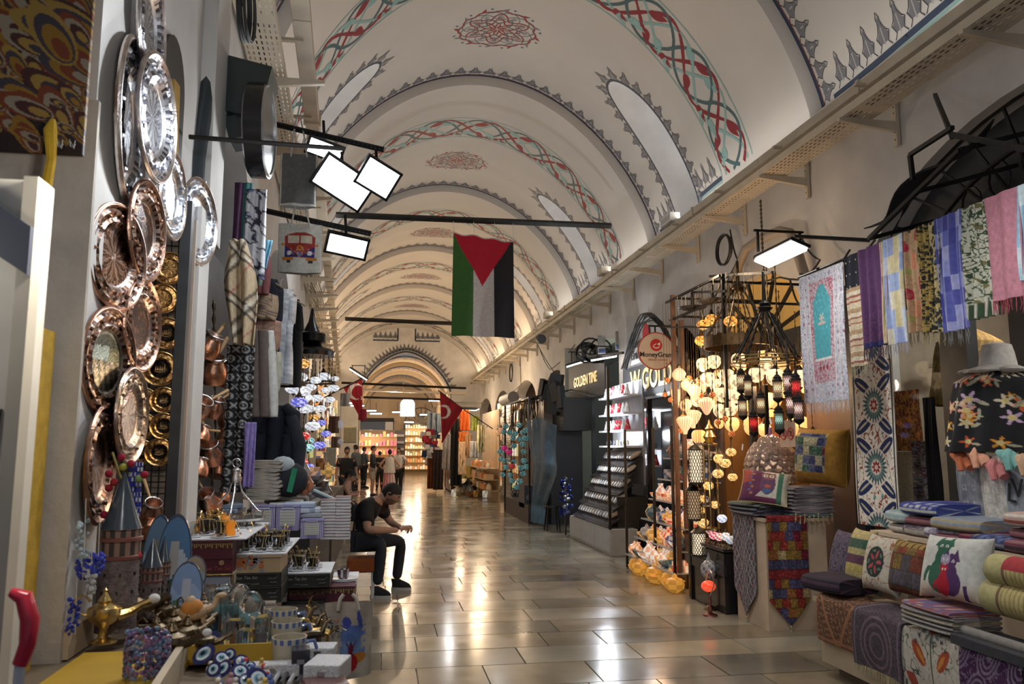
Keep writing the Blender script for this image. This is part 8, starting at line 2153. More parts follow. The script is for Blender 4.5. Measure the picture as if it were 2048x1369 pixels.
cables=[[(1600,470),(1640,520),(1600,548)],[(1460,460),(1475,520),(1445,560),(1420,600)],[(1700,500),(1650,540),(1560,555),(1440,560)],[(1750,480),(1690,520),(1610,552)],[(1580,560),(1600,610),(1620,650),(1608,665)],[(1150,690),(1100,740),(1080,700)],[(1075,690),(1120,760),(1160,740),(1240,720)],[(1040,700),(1042,770),(1010,790)]]
for i,c in enumerate(cables):
 X_=4.35 if i<5 else 4.4;pts=[ax(px,py,X_)for px,py in c];sm=[]
 for a_,b_ in zip(pts[:-1],pts[1:]):sm+=[a_.lerp(b_,q/5)-Vector((0,0,.06*math.sin(PI*q/5)))for q in range(5)]
 mb=MB();mb.tube(sm+[pts[-1]],.011,5);tag(mb.build('loose_cable',CABLE),['loose black cable drooping by the panel lamp','loose black cable below the cable coil','cable swag between lamp shop and textile shop','taut dark cable above the prayer rug','pale looped cable by the chandelier','cable drooping from the far tray','cable swag over the blue sheet stall','dark cable hanging on the far wall'][i],'cable')
mb=MB()
for k in range(9):q=ay(1185+rnd.uniform(-22,22),705+rnd.uniform(-12,14),15.2);mb.tube([(q.x+.2*math.cos(a),q.y,q.z+.16*math.sin(a))for a in[2*PI*j/14 for j in range(14)]],.02,5,closed=True)
tag(mb.build('cable_tangle',CABLE),'tangled heap of black cable above the watch shop sign','cable',kind='stuff')
for i,(px,py,w,h)in enumerate([(1203,690,.10,.34),(1238,682,.10,.34)]):
 p=ay(px,py,14.5);mb=MB();mb.box((0,0,0),(.14,.05,.36),col=(.45,.45,.44));mb.box((0,-.028,-.12),(.13,.01,.08),col=(.10,.14,.3));mb.box((0,-.028,.08),(.05,.01,.12),col=(.5,.12,.12)if i else(.5,.5,.5));o=mb.build('emergency_lamp',GLOSS,bevel=.01);o.location=p;tag(o,['plain','red marked'][i]+' white emergency lamp on the wall by the arched sign','lamp')
p=ay(1082,680,16.5);mb=MB();mb.cyl((0,-.1,0),(0,.1,.04),.10,n=12,col=(.02,.02,.02));o=mb.build('loudspeaker',PAINT);o.location=p;tag(o,'small black loudspeaker under the cable tray','loudspeaker')
# white and coloured mosaic lanterns beyond the white lanterns
c=ax(622,702,-1.0)
t=thing('lantern_chandelier','black tiered chandelier over the white mosaic lanterns','chandelier',c)
mb=MB();mb.lathe([(.33,-.08),(.34,-.02),(.30,.02),(.18,.05),(.14,.10),(.20,.13),(.20,.24),(.12,.27),(.05,.42),(.02,.6),(0,.62)],n=24,col=(.03,.03,.03));mb.build('tiered_top',METP,t)
for k in range(12):a=k*PI/6;mb=MB();chain(mb,(.3*math.cos(a),.3*math.sin(a),-.08),(.3*math.cos(a),.3*math.sin(a),-.45),.005);mb.build('chain',BLACKM,t)
mb=MB();mb.tube([(.34*math.cos(2*PI*k/24),.34*math.sin(2*PI*k/24),-.45)for k in range(24)],.012,5,closed=True);mb.build('lower_ring',BLACKM,t)
WP=[(.74,.78,.82),(.42,.46,.52),(.80,.82,.85)]
CP={'blue':[(.16,.18,.75),(.5,.5,.9),(.10,.1,.5)],'red':[(.65,.03,.03),(.85,.3,.25),(.4,.02,.02)],'teal':[(.12,.40,.38),(.4,.6,.6),(.1,.25,.25)],'amber':[(.9,.35,.05),(.9,.6,.2),(.3,.1,.02)]}
wp=None;cpz={}
for i,(px,py,k)in enumerate([(600,755,'w'),(631,761,'w'),(647,754,'w'),(670,758,'w'),(587,778,'w'),(605,783,'w'),(621,775,'w'),(651,781,'w'),(667,777,'w'),(609,795,'w'),(634,797,'w'),(609,818,'w'),(619,818,'w'),(641,818,'w'),(625,853,'w'),(590,758,'w'),(660,800,'w'),(598,805,'blue'),(643,846,'blue'),(652,868,'blue'),(639,891,'blue'),(593,872,'red'),(606,873,'red'),(596,895,'red'),(617,882,'teal'),(616,896,'teal'),(604,728,'amber'),(628,836,'amber'),(590,915,'teal'),(600,925,'red'),(617,935,'blue'),(590,905,'amber')]):
 p=ax(px,py,-.98+.08*(i%3))
 if k=='w':
  if wp is None:wp=mosaic(p,'white oval mosaic lantern glowing in the cluster under the black chandelier','white mosaic lanterns',WP,r=.095,sq=.6,lit=GLOW,up=.18)
  else:dup(wp,loc=p,rz=i,sc=rnd.uniform(.85,1.1))
 else:
  l=f'{k} mosaic lantern hanging in the lower part of the white cluster'
  if k not in cpz:cpz[k]=mosaic(p,l,'coloured mosaic lanterns',CP[k],r=.085,sq=.6,lit=GLOW,up=.12)
  else:dup(cpz[k],label=l,loc=p,rz=i)
bulb('cluster_light',(-.75,10.2,2.2),12,COOL,.08)
for i,(px,py,c)in enumerate([(612,955,(.5,.3,.2)),(600,965,(.5,.5,.52)),(640,940,(.35,.15,.05)),(655,955,(.6,.35,.1)),(625,970,(.3,.3,.35)),(608,990,(.6,.25,.15)),(640,985,(.15,.12,.1)),(665,1000,(.25,.22,.2)),(672,1020,(.5,.35,.1)),(650,1000,(.1,.1,.1))]):
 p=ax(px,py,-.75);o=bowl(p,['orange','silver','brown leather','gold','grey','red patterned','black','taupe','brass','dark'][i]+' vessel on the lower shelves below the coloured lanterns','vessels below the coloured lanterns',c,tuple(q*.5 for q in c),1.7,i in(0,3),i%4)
mb=MB();mb.box((-.95,9.0,.55),(.7,3.0,1.1),col=(.03,.028,.028));mb.box((-.95,12.6,.5),(.7,3.2,1.0),col=(.06,.045,.035))
tag(mb.build('lantern_stall_base',PAINT),'dark stall base running along the wall under the coloured lanterns','stall')
for i,(px,py,w,h,c,lab)in enumerate([(668,850,16,34,(.16,.08,.05),'brown leather bag hanging past the lanterns'),(672,885,14,22,(.3,.2,.15),'tan bag hanging below the brown one'),(690,800,14,26,(.55,.5,.45),'pale tag board hanging beside the dark red flag'),(725,830,12,22,(.45,.03,.05),'small red pennant under the dark red flag'),(700,870,22,34,(.62,.52,.30),'cream garment with gold print on the distant bag shop'),(662,915,16,40,(.22,.27,.28),'grey green jacket hanging by the far shop')]):
 Y=15.0+i;A,B=ay(px-w/2,py-h/2,Y),ay(px+w/2,py+h/2,Y);mb=MB()
 mb.grid(lambda u,v:(A.x+(B.x-A.x)*u,Y+.03*math.sin(u*6),A.z+(B.z-A.z)*v),8,8,col=c);tag(mb.build('hanging_item',CLOTH,thick=.06),lab,'bag')
A=ay(680,830,15);mb=MB();mb.tube([ay(682,800,15),ay(680,900,15)],.006,4)
for py in(846,853,884):q=ay(681,py,14.97);mb.lathe([(0,0),(.05,0),(.05,.02),(.02,.021),(0,.02)],n=16,T=Matrix.Translation(q)@Matrix.Rotation(PI/2,4,'X'),cols=lambda i,k:(.04,.06,.45)if i<2 else(.75,.78,.85))
tag(mb.build('eye_string',GLOSS),'string of blue evil eye discs hanging by the distant bag shop','evil eye string')
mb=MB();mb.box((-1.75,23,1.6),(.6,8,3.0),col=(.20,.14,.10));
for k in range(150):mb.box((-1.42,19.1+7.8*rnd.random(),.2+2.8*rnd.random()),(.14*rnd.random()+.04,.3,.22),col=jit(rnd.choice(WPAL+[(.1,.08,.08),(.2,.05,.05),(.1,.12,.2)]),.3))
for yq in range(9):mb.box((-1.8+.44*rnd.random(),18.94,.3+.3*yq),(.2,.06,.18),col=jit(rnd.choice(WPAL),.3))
tag(mb.build('distant_shop',GLOWS),'lit shop block crowded with cream and orange goods beyond the white lanterns','shop',kind='stuff')  # whole block glows, its lighting is put into the material
for k in range(9):mb=MB();mb.box((0,0,0),(.5,.22,.06),col=rnd.choice([(.4,.36,.3),(.2,.25,.3),(.1,.1,.12),(.5,.48,.45)]));o=mb.build('folded_fabric',CLOTH,bevel=.01);o.location=(-.95,7.8+.3*k,1.131);o.rotation_euler.z=.2*math.sin(k);tag(o,'flat folded fabric on the dark stall base past the seated man','fabric','fabrics on the dark stall base')
FC_=[(886,904,868,940,27.0,(.40,.38,.37),'grey striped cloth panel hanging between black garment and leather goods'),(903,922,838,972,26.0,(.012,.012,.014),'long black garment hanging on the outer post'),(920,938,820,862,25.5,(.75,.20,.04),'bright orange cloth hanging high in the lit shop'),(918,936,864,884,25.4,(.70,.24,.06),'smaller orange cloth below the bright orange one'),(918,931,884,950,25.3,(.80,.62,.42),'long cream cloth hanging below the orange ones'),(932,942,868,916,24.9,(.50,.32,.18),'tan cloth strip beside the grey white bag'),(941,957,883,916,24.6,(.58,.57,.56),'grey white bag hanging in the lit shop'),(944,957,832,862,24.8,(.36,.40,.10),'olive cloth hanging high by the shutter'),(956,968,850,905,24.4,(.72,.66,.40),'pale yellow cloth hanging next to the shutter'),(856,870,905,978,30.5,(.22,.07,.03),'red brown leather coat hanging on the outer rail'),(868,886,900,980,29.5,(.05,.035,.032),'dark leather coat hanging on the outer rail')]
for i,(a,b,c,d,Yq,col,lab)in enumerate(FC_):hang_left('hanging_cloth',lab,'cloth',a,b,c,d,Yq,p_plain(col,.18,f=8),dens=.03,sway=.06,seed=i,thick=.05)
for k in range(9):
 px=858+2.6*k;hang_left('hanging_shirt','pale shirt on the high rail of the distant clothes shop','shirt',px-3,px+4,824+k*.6,862+(k%3)*2,31.5-k*.25,p_plain([(.5,.6,.66),(.66,.7,.72),(.35,.45,.55),(.1,.12,.18)][k%4],.1),dens=.04,sway=.05,group='pale shirts on the high rail',seed=k,thick=.05)
for k in range(42):
 px,py=848+30*rnd.random(),862+64*rnd.random();w=rnd.uniform(3,6);hang_left('hanging_bag','small bag hanging in the crowded stack of the distant bag shop','bag',px-w,px+w,py-w,py+w*1.4,30.0+2*rnd.random(),p_plain(rnd.choice([(.7,.72,.75),(.06,.09,.2),(.75,.7,.6),(.45,.05,.08),(.12,.2,.35),(.65,.35,.15),(.7,.7,.72)]),.15),dens=.06,sway=.03,group='bags in the distant stack',seed=k,thick=.08)
for k in range(34):
 px,py=906+66*rnd.random(),966+30*rnd.random();p=az(px,py,.02+.5*max(0,(985-py)/20));c=rnd.choice([(.75,.45,.12),(.04,.035,.03),(.85,.6,.3),(.1,.07,.05),(.6,.55,.45),(.5,.2,.06)])
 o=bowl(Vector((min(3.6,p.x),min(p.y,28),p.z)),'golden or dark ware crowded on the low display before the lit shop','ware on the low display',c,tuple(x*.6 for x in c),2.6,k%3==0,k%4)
bulb('far_shop_light',(2.4,24.2,2.2),22,WARM,.1)
# people
def skin(name,P,E,mat,parent,sub=2,label=None):
 me=bpy.data.meshes.new(name);ids=list(P)
 me.from_pydata([P[i][0]for i in ids],[(ids.index(a),ids.index(b))for a,b in E],[])
 me.materials.append(mat)
 bm=bmesh.new();bm.from_mesh(me);ly=bm.verts.layers.skin.verify()
 for v,i in zip(bm.verts,ids):
  r=P[i][1];r=r if isinstance(r,tuple)else(r,r);v[ly].radius=r;v[ly].use_root=(i==ids[0])
 bm.to_mesh(me);bm.free()
 o=bpy.data.objects.new(name,me);COL.objects.link(o);o.parent=parent
 m=o.modifiers.new('skin','SKIN');m.use_smooth_shade=True
 m=o.modifiers.new('subsurf','SUBSURF');m.levels=sub;m.render_levels=sub
 if label:o['label']=label
 return o
def flat(name,c,r=.8):return M(name,c,r,var=.12,scale=14,bump=.25,bscale=40)
SKINM=flat('human_skin',(.44,.25,.17),.55);HAIR=flat('dark_hair',(.012,.009,.008),.7)
def head(parent,c,yaw,pitch=0,s=1.0,beard=True,hairlong=False,skincol=(.44,.25,.17)):
 T=Matrix.Translation(c)@Matrix.Rotation(yaw,4,'Z')@Matrix.Rotation(pitch,4,'Y')@Matrix.Scale(s,4)
 n,m=32,24;vs=[];fs=[];fc=[]
 g=lambda d,w:math.exp(-(d/w)**2)
 for j in range(m+1):
  ph=-PI/2+PI*j/m
  for k in range(n):
   a=2*PI*k/n;x,y,z=math.cos(ph)*math.cos(a),math.cos(ph)*math.sin(a),math.sin(ph)
   X=x*.098;Y=y*.074;Z=z*.118
   if z<0:Y*=1+.28*z;X*=1+.12*z
   f=max(0,x)
   X+=f*(.026*g(y,.16)*g(z+.12,.20)+.012*g(y,.3)*g(z+.80,.22)-.010*g(abs(y)-.38,.2)*g(z-.08,.16)+.006*g(z-.28,.15)+.008*g(y,.3)*g(z+.48,.12))
   vs.append((X,Y,Z))
 for j in range(m):
  for k in range(n):
   l=(k+1)%n;fs.append((j*n+k,j*n+l,(j+1)*n+l,(j+1)*n+k))
   ph=-PI/2+PI*(j+.5)/m;a=2*PI*(k+.5)/n;x,y,z=math.cos(ph)*math.cos(a),math.cos(ph)*math.sin(a),math.sin(ph);cc=skincol
   if beard and x>-.1 and z<-.30 and not(x>.75 and-.52<z<-.40):cc=tuple(q*.5 for q in skincol)
   if x>.6 and-.53<z<-.42 and abs(y)<.28:cc=(.30,.10,.08)
   if x>.5 and.16<z<.26 and.14<abs(y)<.55:cc=(.03,.02,.015)
   if x>.5 and.02<z<.12 and.22<abs(y)<.5:cc=tuple(q*.6 for q in skincol)  # eye-socket shade painted into the skin colour
   fc.append(cc)
 mb=MB();mb.add(vs,fs,0,True,fc,T)
 for sgn in(-1,1):mb.tube([T@Vector((-.005+.022*math.cos(q),sgn*(.074+.010*math.sin(q)),-.01+.03*math.sin(q)))for q in[PI*.4+k*.55 for k in range(9)]],.007*s,6,col=skincol)
 h=mb.build('head',M('face_skin',attr=True,rough=.55,var=.06),parent)
 mb=MB();vs=[];fs=[];m2=14
 for j in range(m2+1):
  for k in range(n):
   a=2*PI*k/n;lo=(.30+.10*math.cos(a*2)if math.cos(a)>.2 else-.05 if math.cos(a)>-.3 else-.55)if not hairlong else(.35 if math.cos(a)>.45 else-1.9)
   zz=1-(1-lo)*(1-j/m2)
   z=max(-.98,min(1,zz));rr=math.sqrt(max(0,1-z*z));e=1.05+.015*math.sin(k*3+j)
   if hairlong and z<=-.2:rr=max(rr,.9-.2*abs(zz)*.3)
   vs.append((rr*math.cos(a)*.101*e-.004,rr*math.sin(a)*.078*e,(zz if hairlong else z)*.118*e))
 for j in range(m2):
  for k in range(n):l=(k+1)%n;fs.append((j*n+k,j*n+l,(j+1)*n+l,(j+1)*n+k))
 mb.add(vs,fs,0,True,(.01,.01,.01),T);mb.build('hair',HAIR,parent)
 for sgn in(-1,1):mb2=MB();mb2.ball(T@Vector((.083,sgn*.030,.010)),(.009*s,)*3,8,6,col=(.35,.33,.3));mb2.ball(T@Vector((.089,sgn*.030,.009)),(.0045*s,)*3,6,5,col=(.02,.015,.01));mb2.build('eye',GLOSS,parent)
def hand(parent,p,d,up,s=1.0,curl=.9,side=1):
 """palm at p, fingers along d curling towards -up, thumb at the side"""
 d=Vector(d).normalized();up=Vector(up);up=(up-d*up.dot(d)).normalized();w=d.cross(up)*side
 P={'a':(Vector(p),.026*s),'b':(Vector(p)+d*.05*s,(.032*s,.018*s)),'c':(Vector(p)+d*.08*s,(.034*s,.016*s))};E=[('a','b'),('b','c')]
 for k,L in enumerate((.062,.075,.070,.055)):
  o=Vector(p)+d*.082*s+w*(.027-.018*k)*s;cur=o;ang=0;P[f'f{k}0']=(o,.0095*s);E.append(('c',f'f{k}0'))
  for j in range(1,4):
   ang+=curl*.55;cur=cur+(d*math.cos(ang)-up*math.sin(ang))*L/3*1.1*s;P[f'f{k}{j}']=(cur,(.009-.0012*j)*s);E.append((f'f{k}{j-1}',f'f{k}{j}'))
 t0=Vector(p)+d*.025*s+w*.026*s;t1=t0+(d*.6+w*.7-up*.2).normalized()*.035*s;t2=t1+(d*.9+w*.1-up*.4).normalized()*.03*s
 P['t0']=(t0,.012*s);P['t1']=(t1,.0105*s);P['t2']=(t2,.009*s);E+=[('a','t0'),('t0','t1'),('t1','t2')]
 return skin('hand',P,E,SKINM,parent,1)
def shoe(parent,heel,toe,sole=(.55,.55,.55),up=(.02,.02,.025)):
 h,t_=Vector(heel),Vector(toe);d=(t_-h);L=d.length;T=frame(h,d,Vector((-d.y,d.x,0)));mb=MB()
 def pr(z,k):
  return[(L*.5+(L*.56*k)*math.cos(a),(.048-.010*math.cos(a))*k*math.sin(a))for a in[2*PI*q/20 for q in range(20)]]
 mb.prism(pr(0,1.0),T@Matrix.Translation((0,0,-.036)),.034,col=sole);mb.build('sole',PAINT,parent)
 mb=MB();vs=[]
 for j,(k,z,sh)in enumerate(((.96,0,0),(.94,.02,0),(.86,.045,-.01),(.66,.07,-.04),(.42,.095,-.075))):vs+=[(x+sh,y,z-.006)for x,y in pr(0,k)]
 fs=[(j*20+a,j*20+(a+1)%20,(j+1)*20+(a+1)%20,(j+1)*20+a)for j in range(4)for a in range(20)]+[tuple(80+a for a in range(20))]
 mb.add(vs,fs,0,True,up,T);mb.build('shoe_upper',CLOTH,parent)
BLK_T=flat('black_cotton',(.010,.010,.012));JEAN=flat('dark_denim',(.018,.024,.036))
Y=9.35
t=thing('person','man in black shirt seated on a low orange stool, looking down at his hands','person',(0,0,0))
V_=lambda px,py,y:tuple(ay(px,py,y))
Pj={'pel':(V_(724,1078,Y),(.15,.13)),'sp1':(V_(722,1055,Y),(.15,.13)),'sp2':(V_(730,1030,Y),(.16,.14)),'ch':(V_(744,1012,Y),(.17,.14)),'nk0':(V_(760,998,Y),.065),'nk':(V_(770,992,Y),.055),'hd':(V_(777,988,Y),.055),'nsh':(V_(735,1012,Y-.16),.082),'nel':(V_(734,1060,Y-.27),.052),'nel2':(V_(752,1061,Y-.28),.045),'nwr':(V_(797,1061,Y-.14),.029),'fsh':(V_(755,1007,Y+.16),.078),'fel':(V_(782,1046,Y+.24),.046),'fwr':(V_(803,1057,Y+.02),.029),'nhp':(V_(726,1082,Y-.10),.10),'nkn':(V_(764,1086,Y-.16),.070),'nan':(V_(754,1172,Y-.12),.045),'fhp':(V_(735,1080,Y+.10),.10),'fkn':(V_(803,1082,Y+.22),.068),'fan':(V_(793,1160,Y+.28),.045)}
Ej=[('pel','sp1'),('sp1','sp2'),('sp2','ch'),('ch','nk0'),('nk0','nk'),('nk','hd'),('ch','nsh'),('nsh','nel'),('nel','nel2'),('nel2','nwr'),('ch','fsh'),('fsh','fel'),('fel','fwr'),('pel','nhp'),('nhp','nkn'),('nkn','nan'),('pel','fhp'),('fhp','fkn'),('fkn','fan')]
def scl(P,k,keys):return{i:(P[i][0],tuple(q*k for q in P[i][1])if isinstance(P[i][1],tuple)else P[i][1]*k)for i in keys}
Bd={i:(p,tuple(q*.86 for q in r)if isinstance(r,tuple)else(r*.86 if i in('nhp','nkn','nan','fhp','fkn','fan','nsh','fsh')else r))for i,(p,r)in Pj.items()}
skin('body',Bd,Ej,SKINM,t)
mid=lambda a,b,k:tuple(Vector(a).lerp(Vector(b),k))
Sh=scl(Pj,1.0,['sp1','sp2','ch','nsh','fsh','pel']);Sh['nk0']=(mid(Pj['ch'][0],Pj['nk0'][0],.72),.078);Sh['na']=(mid(Pj['nsh'][0],Pj['nel'][0],.80),.080);Sh['fa']=(mid(Pj['fsh'][0],Pj['fel'][0],.75),.074)
skin('black_shirt',{k:Sh[k]for k in['sp1','pel','sp2','ch','nk0','nsh','fsh','na','fa']},[('sp1','pel'),('sp1','sp2'),('sp2','ch'),('ch','nk0'),('ch','nsh'),('nsh','na'),('ch','fsh'),('fsh','fa')],BLK_T,t)
Tr=scl(Pj,1.06,['pel','nhp','nkn','fhp','fkn']);Tr['nan']=(Pj['nan'][0],.062);Tr['fan']=(Pj['fan'][0],.060);Tr['pel']=(Pj['pel'][0],(.14,.12))
skin('dark_jeans',Tr,[('pel','nhp'),('nhp','nkn'),('nkn','nan'),('pel','fhp'),('fhp','fkn'),('fkn','fan')],JEAN,t)
head(t,ay(783,989,Y),-.25,.55,1.07)
hand(t,V_(797,1061,Y-.14),(.85,.5,.25),(-.3,0,1),1.15,1.5,1);hand(t,V_(803,1058,Y+.02),(.8,-.5,.3),(-.3,0,1),1.15,1.4,-1)
for h_,t__,sc_ in((V_(743,1172,Y-.10),V_(772,1176,Y-.16),1),(V_(785,1155,Y+.38),V_(822,1163,Y+.30),1)):
 h_=Vector(h_);t__=Vector(t__);h_.z=.036;t__.z=.036;shoe(t,h_,h_+(t__-h_).normalized()*.22)
t=thing('low_stool','low orange stool under the seated man','stool',(ay(724,1118,Y).x,Y,0))
mb=MB();mb.box((0,0,.355),(.32,.34,.15),col=(.30,.08,.02));mb.build('cushioned_seat',CLOTH,t,bevel=.02)
for sx in(-1,1):
 for sy in(-1,1):mb=MB();mb.bar((sx*.12,sy*.13,.29),(sx*.13,sy*.14,0),.035,col=(.62,.62,.60));mb.build('leg',PAINT,t)
def standing(label,px,Y,ztop,rz,top,bottom,long=True,pose='down',woman=False,skirt=None,beard=True):
 """upright figure, local x is where it looks; built 1.75 m tall and scaled"""
 t=thing('person',label,'person',(ay(px,900,Y).x,Y,0),rz=rz,sc=ztop/1.75)
 k=.88 if woman else 1
 P={'pel':((0,0,.95),(.12,.15*k)),'wa':((0,0,1.10),(.10,.14*k)),'ch':((0,0,1.32),(.12,.17*k)),'nk0':((0,0,1.46),.07),'nk':((.01,0,1.53),.052),'hd':((.01,0,1.58),.05)}
 E=[('pel','wa'),('wa','ch'),('ch','nk0'),('nk0','nk'),('nk','hd')]
 for s,n_ in((1,'l'),(-1,'r')):
  el,wr={'down':((-.02,s*.27,1.13),(.05,s*.28,.90)),'fold':((.03,s*.25,1.14),(.22,s*.07,1.15)),'hip':((-.05,s*.36,1.16),(.04,s*.19,1.02))}[pose]
  P[n_+'s']=((0,s*.19*k,1.41),.058);P[n_+'e']=(el,.042);P[n_+'w']=(wr,.028);P[n_+'h']=((0,s*.09,.88),.095);P[n_+'k']=((.02,s*.10,.50),.062);P[n_+'c']=((-.01,s*.10,.32),.056);P[n_+'a']=((0,s*.10,.09),.038);P[n_+'t']=((.14,s*.12,.03),.035)
  E+=[('ch',n_+'s'),(n_+'s',n_+'e'),(n_+'e',n_+'w'),('pel',n_+'h'),(n_+'h',n_+'k'),(n_+'k',n_+'c'),(n_+'c',n_+'a'),(n_+'a',n_+'t')]
 B={i:(p,tuple(q*.9 for q in r)if isinstance(r,tuple)else r*(.9 if i[-1]in 'shk'else 1))for i,(p,r)in P.items()}
 skin('body',B,E,SKINM,t,1)
 S={i:(P[i][0],tuple(q*1.08 for q in P[i][1])if isinstance(P[i][1],tuple)else P[i][1]*1.2)for i in('wa','ch')};S['lo']=((0,0,.93),(.13,.165*k));S['nk0']=((0,0,1.45),.085 if not woman else.07)
 ES=[('wa','lo'),('wa','ch'),('ch','nk0')]
 for n_ in 'lr':
  if woman:continue
  S[n_+'s']=(P[n_+'s'][0],.074);S[n_+'m']=(mid(P[n_+'s'][0],P[n_+'e'][0],.7),.064);ES+=[('ch',n_+'s'),(n_+'s',n_+'m')]
  if long:S[n_+'e']=(P[n_+'e'][0],.056);S[n_+'w']=(mid(P[n_+'e'][0],P[n_+'w'][0],.85),.042);ES+=[(n_+'m',n_+'e'),(n_+'e',n_+'w')]
 skin('top',S,ES,top,t,1)
 if skirt:
  mb=MB();mb.lathe([(.14,1.0),(.17,.85),(.22,.5),(.27,.12)],n=36,rib=.05,nr=12,cols=lambda i,q:(.55,.10,.16)if q%3==0 else(.6,.5,.5));mb.build('striped_skirt',CLOTH,t)
 else:
  Tq={'pel':((0,0,.95),(.125,.16*k))};ET=[]
  for n_ in 'lr':
   Tq[n_+'h']=(P[n_+'h'][0],.115);Tq[n_+'k']=(mid(P[n_+'h'][0],P[n_+'k'][0],.85 if bottom==SHORT else 1),.095 if bottom==SHORT else.078);ET+=[('pel',n_+'h'),(n_+'h',n_+'k')]
   if bottom!=SHORT:Tq[n_+'a']=(P[n_+'a'][0],.062);ET.append((n_+'k',n_+'a'))
  skin('trousers'if bottom!=SHORT else 'shorts',Tq,ET,bottom,t,1)
 head(t,Vector((.02,0,1.645)),0,.05,.92,beard,False)
 for s,n_ in((1,'l'),(-1,'r')):
  w=Vector(P[n_+'w'][0]);e=Vector(P[n_+'e'][0]);hand(t,w,w-e,(1,0,0)if pose=='down'else(0,0,1),.95,.6,s)
  a=Vector(P[n_+'a'][0]);shoe(t,(a.x-.05,a.y,.036),(a.x+.2,a.y+.02*s,.036),(.5,.5,.5)if bottom==SHORT else(.1,.1,.1))
 return t
SHORT=flat('pale_shorts',(.42,.39,.34));GRT=flat('grey_blue_shirt',(.10,.12,.14));NAVY_T=flat('navy_sweater',(.025,.032,.05));WHT_T=flat('white_cloth',(.62,.60,.57));
standing('man with beard in black t shirt and jeans standing by the distant lantern stall',694,20.5,1.66,-PI/2+.3,BLK_T,JEAN,False)
standing('man in navy sweater and pale shorts seen from the side in the passage',746,27.5,1.70,-.1,NAVY_T,SHORT,True,'fold',beard=False)
w=standing('woman in loose white top and pink striped skirt seen from behind',780,26.5,1.58,PI/2,WHT_T,SHORT,False,'hip',True,True,False)
mb=MB();mb.lathe([(.10,1.48),(.16,1.38),(.17,1.2),(.2,1.0),(.21,.92)],n=24,rib=.06,nr=9,col=(.62,.60,.58));mb.build('loose_top',CLOTH,w)
standing('man in white shirt and black trousers facing the woman in the white top',798,28.5,1.64,-PI/2-.5,WHT_T,BLK_T,False,'hip')
standing('man in grey blue shirt bending over the goods in the distance',728,33.0,1.66,.6,GRT,JEAN,True,'fold')
standing('person in blue grey top standing far behind the black shirted man',712,31.0,1.74,2.6,GRT,JEAN,True)
standing('person in black standing between the shorts man and the woman',760,31.5,1.50,PI/2,BLK_T,BLK_T,True)
Y=15.2;t=thing('person','dark haired person in black sitting by the stall and looking at a phone','person',(0,0,0))
Q={'pel':(V_(685,1012,Y),(.16,.14)),'ch':(V_(690,978,Y),(.16,.13)),'nk':(V_(697,962,Y),.055),'hd':(V_(700,955,Y),.05),'ls':(V_(692,975,Y-.17),.06),'le':(V_(698,992,Y-.2),.045),'lw':(V_(718,988,Y-.12),.03),'rs':(V_(694,973,Y+.17),.06),'re':(V_(702,990,Y+.2),.045),'rw':(V_(718,984,Y+.05),.03),'lh':(V_(687,1014,Y-.1),.1),'lk':(V_(707,1008,Y-.14),.07),'la':(V_(705,1045,Y-.14),.05),'rh':(V_(689,1013,Y+.1),.1),'rk':(V_(710,1005,Y+.14),.07),'ra':(V_(709,1042,Y+.14),.05)}
EQ=[('pel','ch'),('ch','nk'),('nk','hd'),('ch','ls'),('ls','le'),('le','lw'),('ch','rs'),('rs','re'),('re','rw'),('pel','lh'),('lh','lk'),('lk','la'),('pel','rh'),('rh','rk'),('rk','ra')]
skin('body',Q,EQ,SKINM,t,1)
skin('black_clothes',{i:(p,tuple(x*1.1 for x in r)if isinstance(r,tuple)else r*1.2)for i,(p,r)in Q.items()if i not in('nk','hd','le','lw','re','rw')},[e for e in EQ if not set(e)&{'nk','hd','le','lw','re','rw'}],BLK_T,t,1)
head(t,ay(701,953,Y),-.1,.5,1.0,False,False)
hand(t,Q['lw'][0],(1,.2,0),(0,0,1),1,.6,1);hand(t,Q['rw'][0],(1,-.2,0),(0,0,1),1,.6,-1)
# added fill lights, labels of the repeats
for loc,pw,c,*tl in FILLS:
 if tl:spot('street_fill',loc,tl[0],pw,c)
 else:bulb('street_fill',loc,pw,c,0.06)
bpy.context.view_layer.update()
ORD='first second third fourth fifth sixth seventh eighth ninth tenth eleventh twelfth thirteenth fourteenth fifteenth sixteenth seventeenth eighteenth nineteenth twentieth'.split()
def nth(i):return ORD[i]if i<20 else('twenty '+ORD[i-20]if i<29 else 'thirtieth'if i==29 else 'thirty '+ORD[i-30])
SHORT_L={}
def centre(o):
 q=[c for c in[o]+list(o.children)if c.type=='MESH'and len(c.data.vertices)]
 if not q:return o.matrix_world.translation
 m=max(q,key=lambda c:len(c.data.vertices));s=sum((Vector(b)for b in m.bound_box),Vector())/8
 return m.matrix_world@s
same={}
for o in SC.objects:
 if o.parent is None and 'category'in o and 'label'in o:same.setdefault(o['label'],[]).append(o)
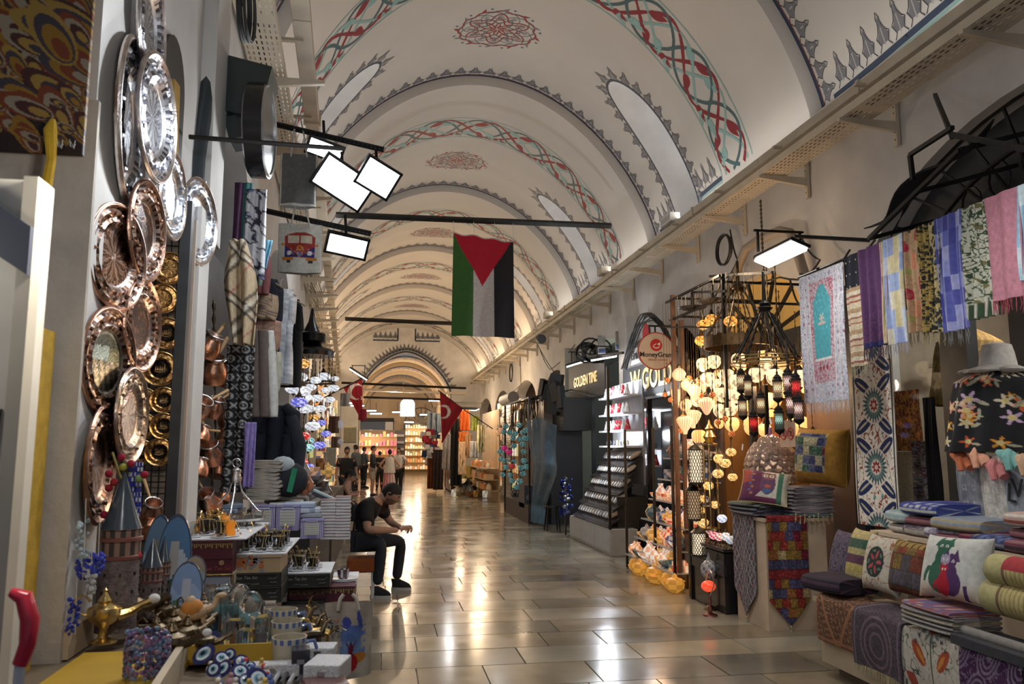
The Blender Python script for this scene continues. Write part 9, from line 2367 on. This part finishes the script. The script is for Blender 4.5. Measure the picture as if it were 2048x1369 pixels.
for lab,L in same.items():
 if len(L)<2:continue
 P={o.name:centre(o)for o in L}
 zs=[p.z for p in P.values()];ys=[p.y for p in P.values()];xs=[p.x for p in P.values()]
 dz,dy,dx=max(zs)-min(zs),max(ys)-min(ys),max(xs)-min(xs);n=len(L)
 base=SHORT_L.get(lab,lab);w=base.split()
 def setl(o,tail,lab=lab):
  t=tail.split();b=base.split()
  if len(b)+len(t)>16:
   b=b[:16-len(t)]
   while b and b[-1]in('the','of','on','in','a','and','under','with','its','over','from','below','by','behind','at','to','above','beside','black','white','dark','between','for','or','along','tea','far','lamp','chain','glass','wooden','gilt','small','clear','maroon','hanging','glowing','standing','big','cable','evil','second','cloth','golden'):b.pop()
  o['label']=' '.join(b).rstrip(',')+', '+tail
 if dz>1.6*max(dx,dy):
  for i,o in enumerate(sorted(L,key=lambda o:P[o.name].z)):setl(o,'topmost'if i==n-1 else 'lowest'if i==0 else nth(i)+' above the lowest')
 elif dz<.35*max(dx,dy)or n<5:
  key=(lambda o:P[o.name].y)if dy>=dx else(lambda o:P[o.name].x);e='near end'if dy>=dx else 'wall side'
  for i,o in enumerate(sorted(L,key=key)):setl(o,nth(i)+' from the '+e)
 else:
  T=max(2,round(math.sqrt(n*dz/max(dx,dy,.01))));S=sorted(L,key=lambda o:-P[o.name].z);m=math.ceil(n/T)
  for t_ in range(T):
   R_=sorted(S[t_*m:(t_+1)*m],key=(lambda o:P[o.name].y)if dy>=dx else(lambda o:P[o.name].x))
   for i,o in enumerate(R_):setl(o,nth(t_)+' tier down, '+nth(i)+' from the near side')
for o in list(SC.objects):
 if o.parent is None and o.name.split('.')[0]in('mosaic_lantern','lattice_lantern','globe_lantern','small_bauble','glass_pendant','lantern'):
  x,y,z=o.location;zt=3.41 if 7<y<11 and x>3 else 2.75 if 16.5<y<22 and x>3 else ax(622,702,-1.0).z-.45 if x<0 and y<14 else None
  if zt is None or zt-z<.2:continue
  k=o.scale.x;mb=MB();mb.tube([(0,0,.12),(0,0,(zt-z)/k)],.0025,3,caps=False);mb.build('hanging_cord',DBRASS,o)
SUBP={'eye':('head',),'hair':('head',),'led_panel':('housing',),'white_arrow':('red_emblem',),'lettering':('board','disc','panel','body'),'tinned_rim':('body',),'gilt_script':('dish',),'rolled_rim':('dish',),'embossed_leaves':('dish',),'finial':('glass_shade','mosaic_shade'),'bulb':('glass_core',),'bolt_hole':('wall_rail',),'lid_edge':('body',),'silver_ring':('case',),'slits':('stone_shaft',),'printed_ornament':('body',),'shelf_goods':('back_panel',)}
for o in list(SC.objects):
 if o.parent is not None:continue
 ch={}
 for c in o.children:ch.setdefault(c.name.split('.')[0],[]).append(c)
 for k,cs in ch.items():
  for q in SUBP.get(k,()):
   if q in ch:
    for c in cs:c.parent=ch[q][0]
    break
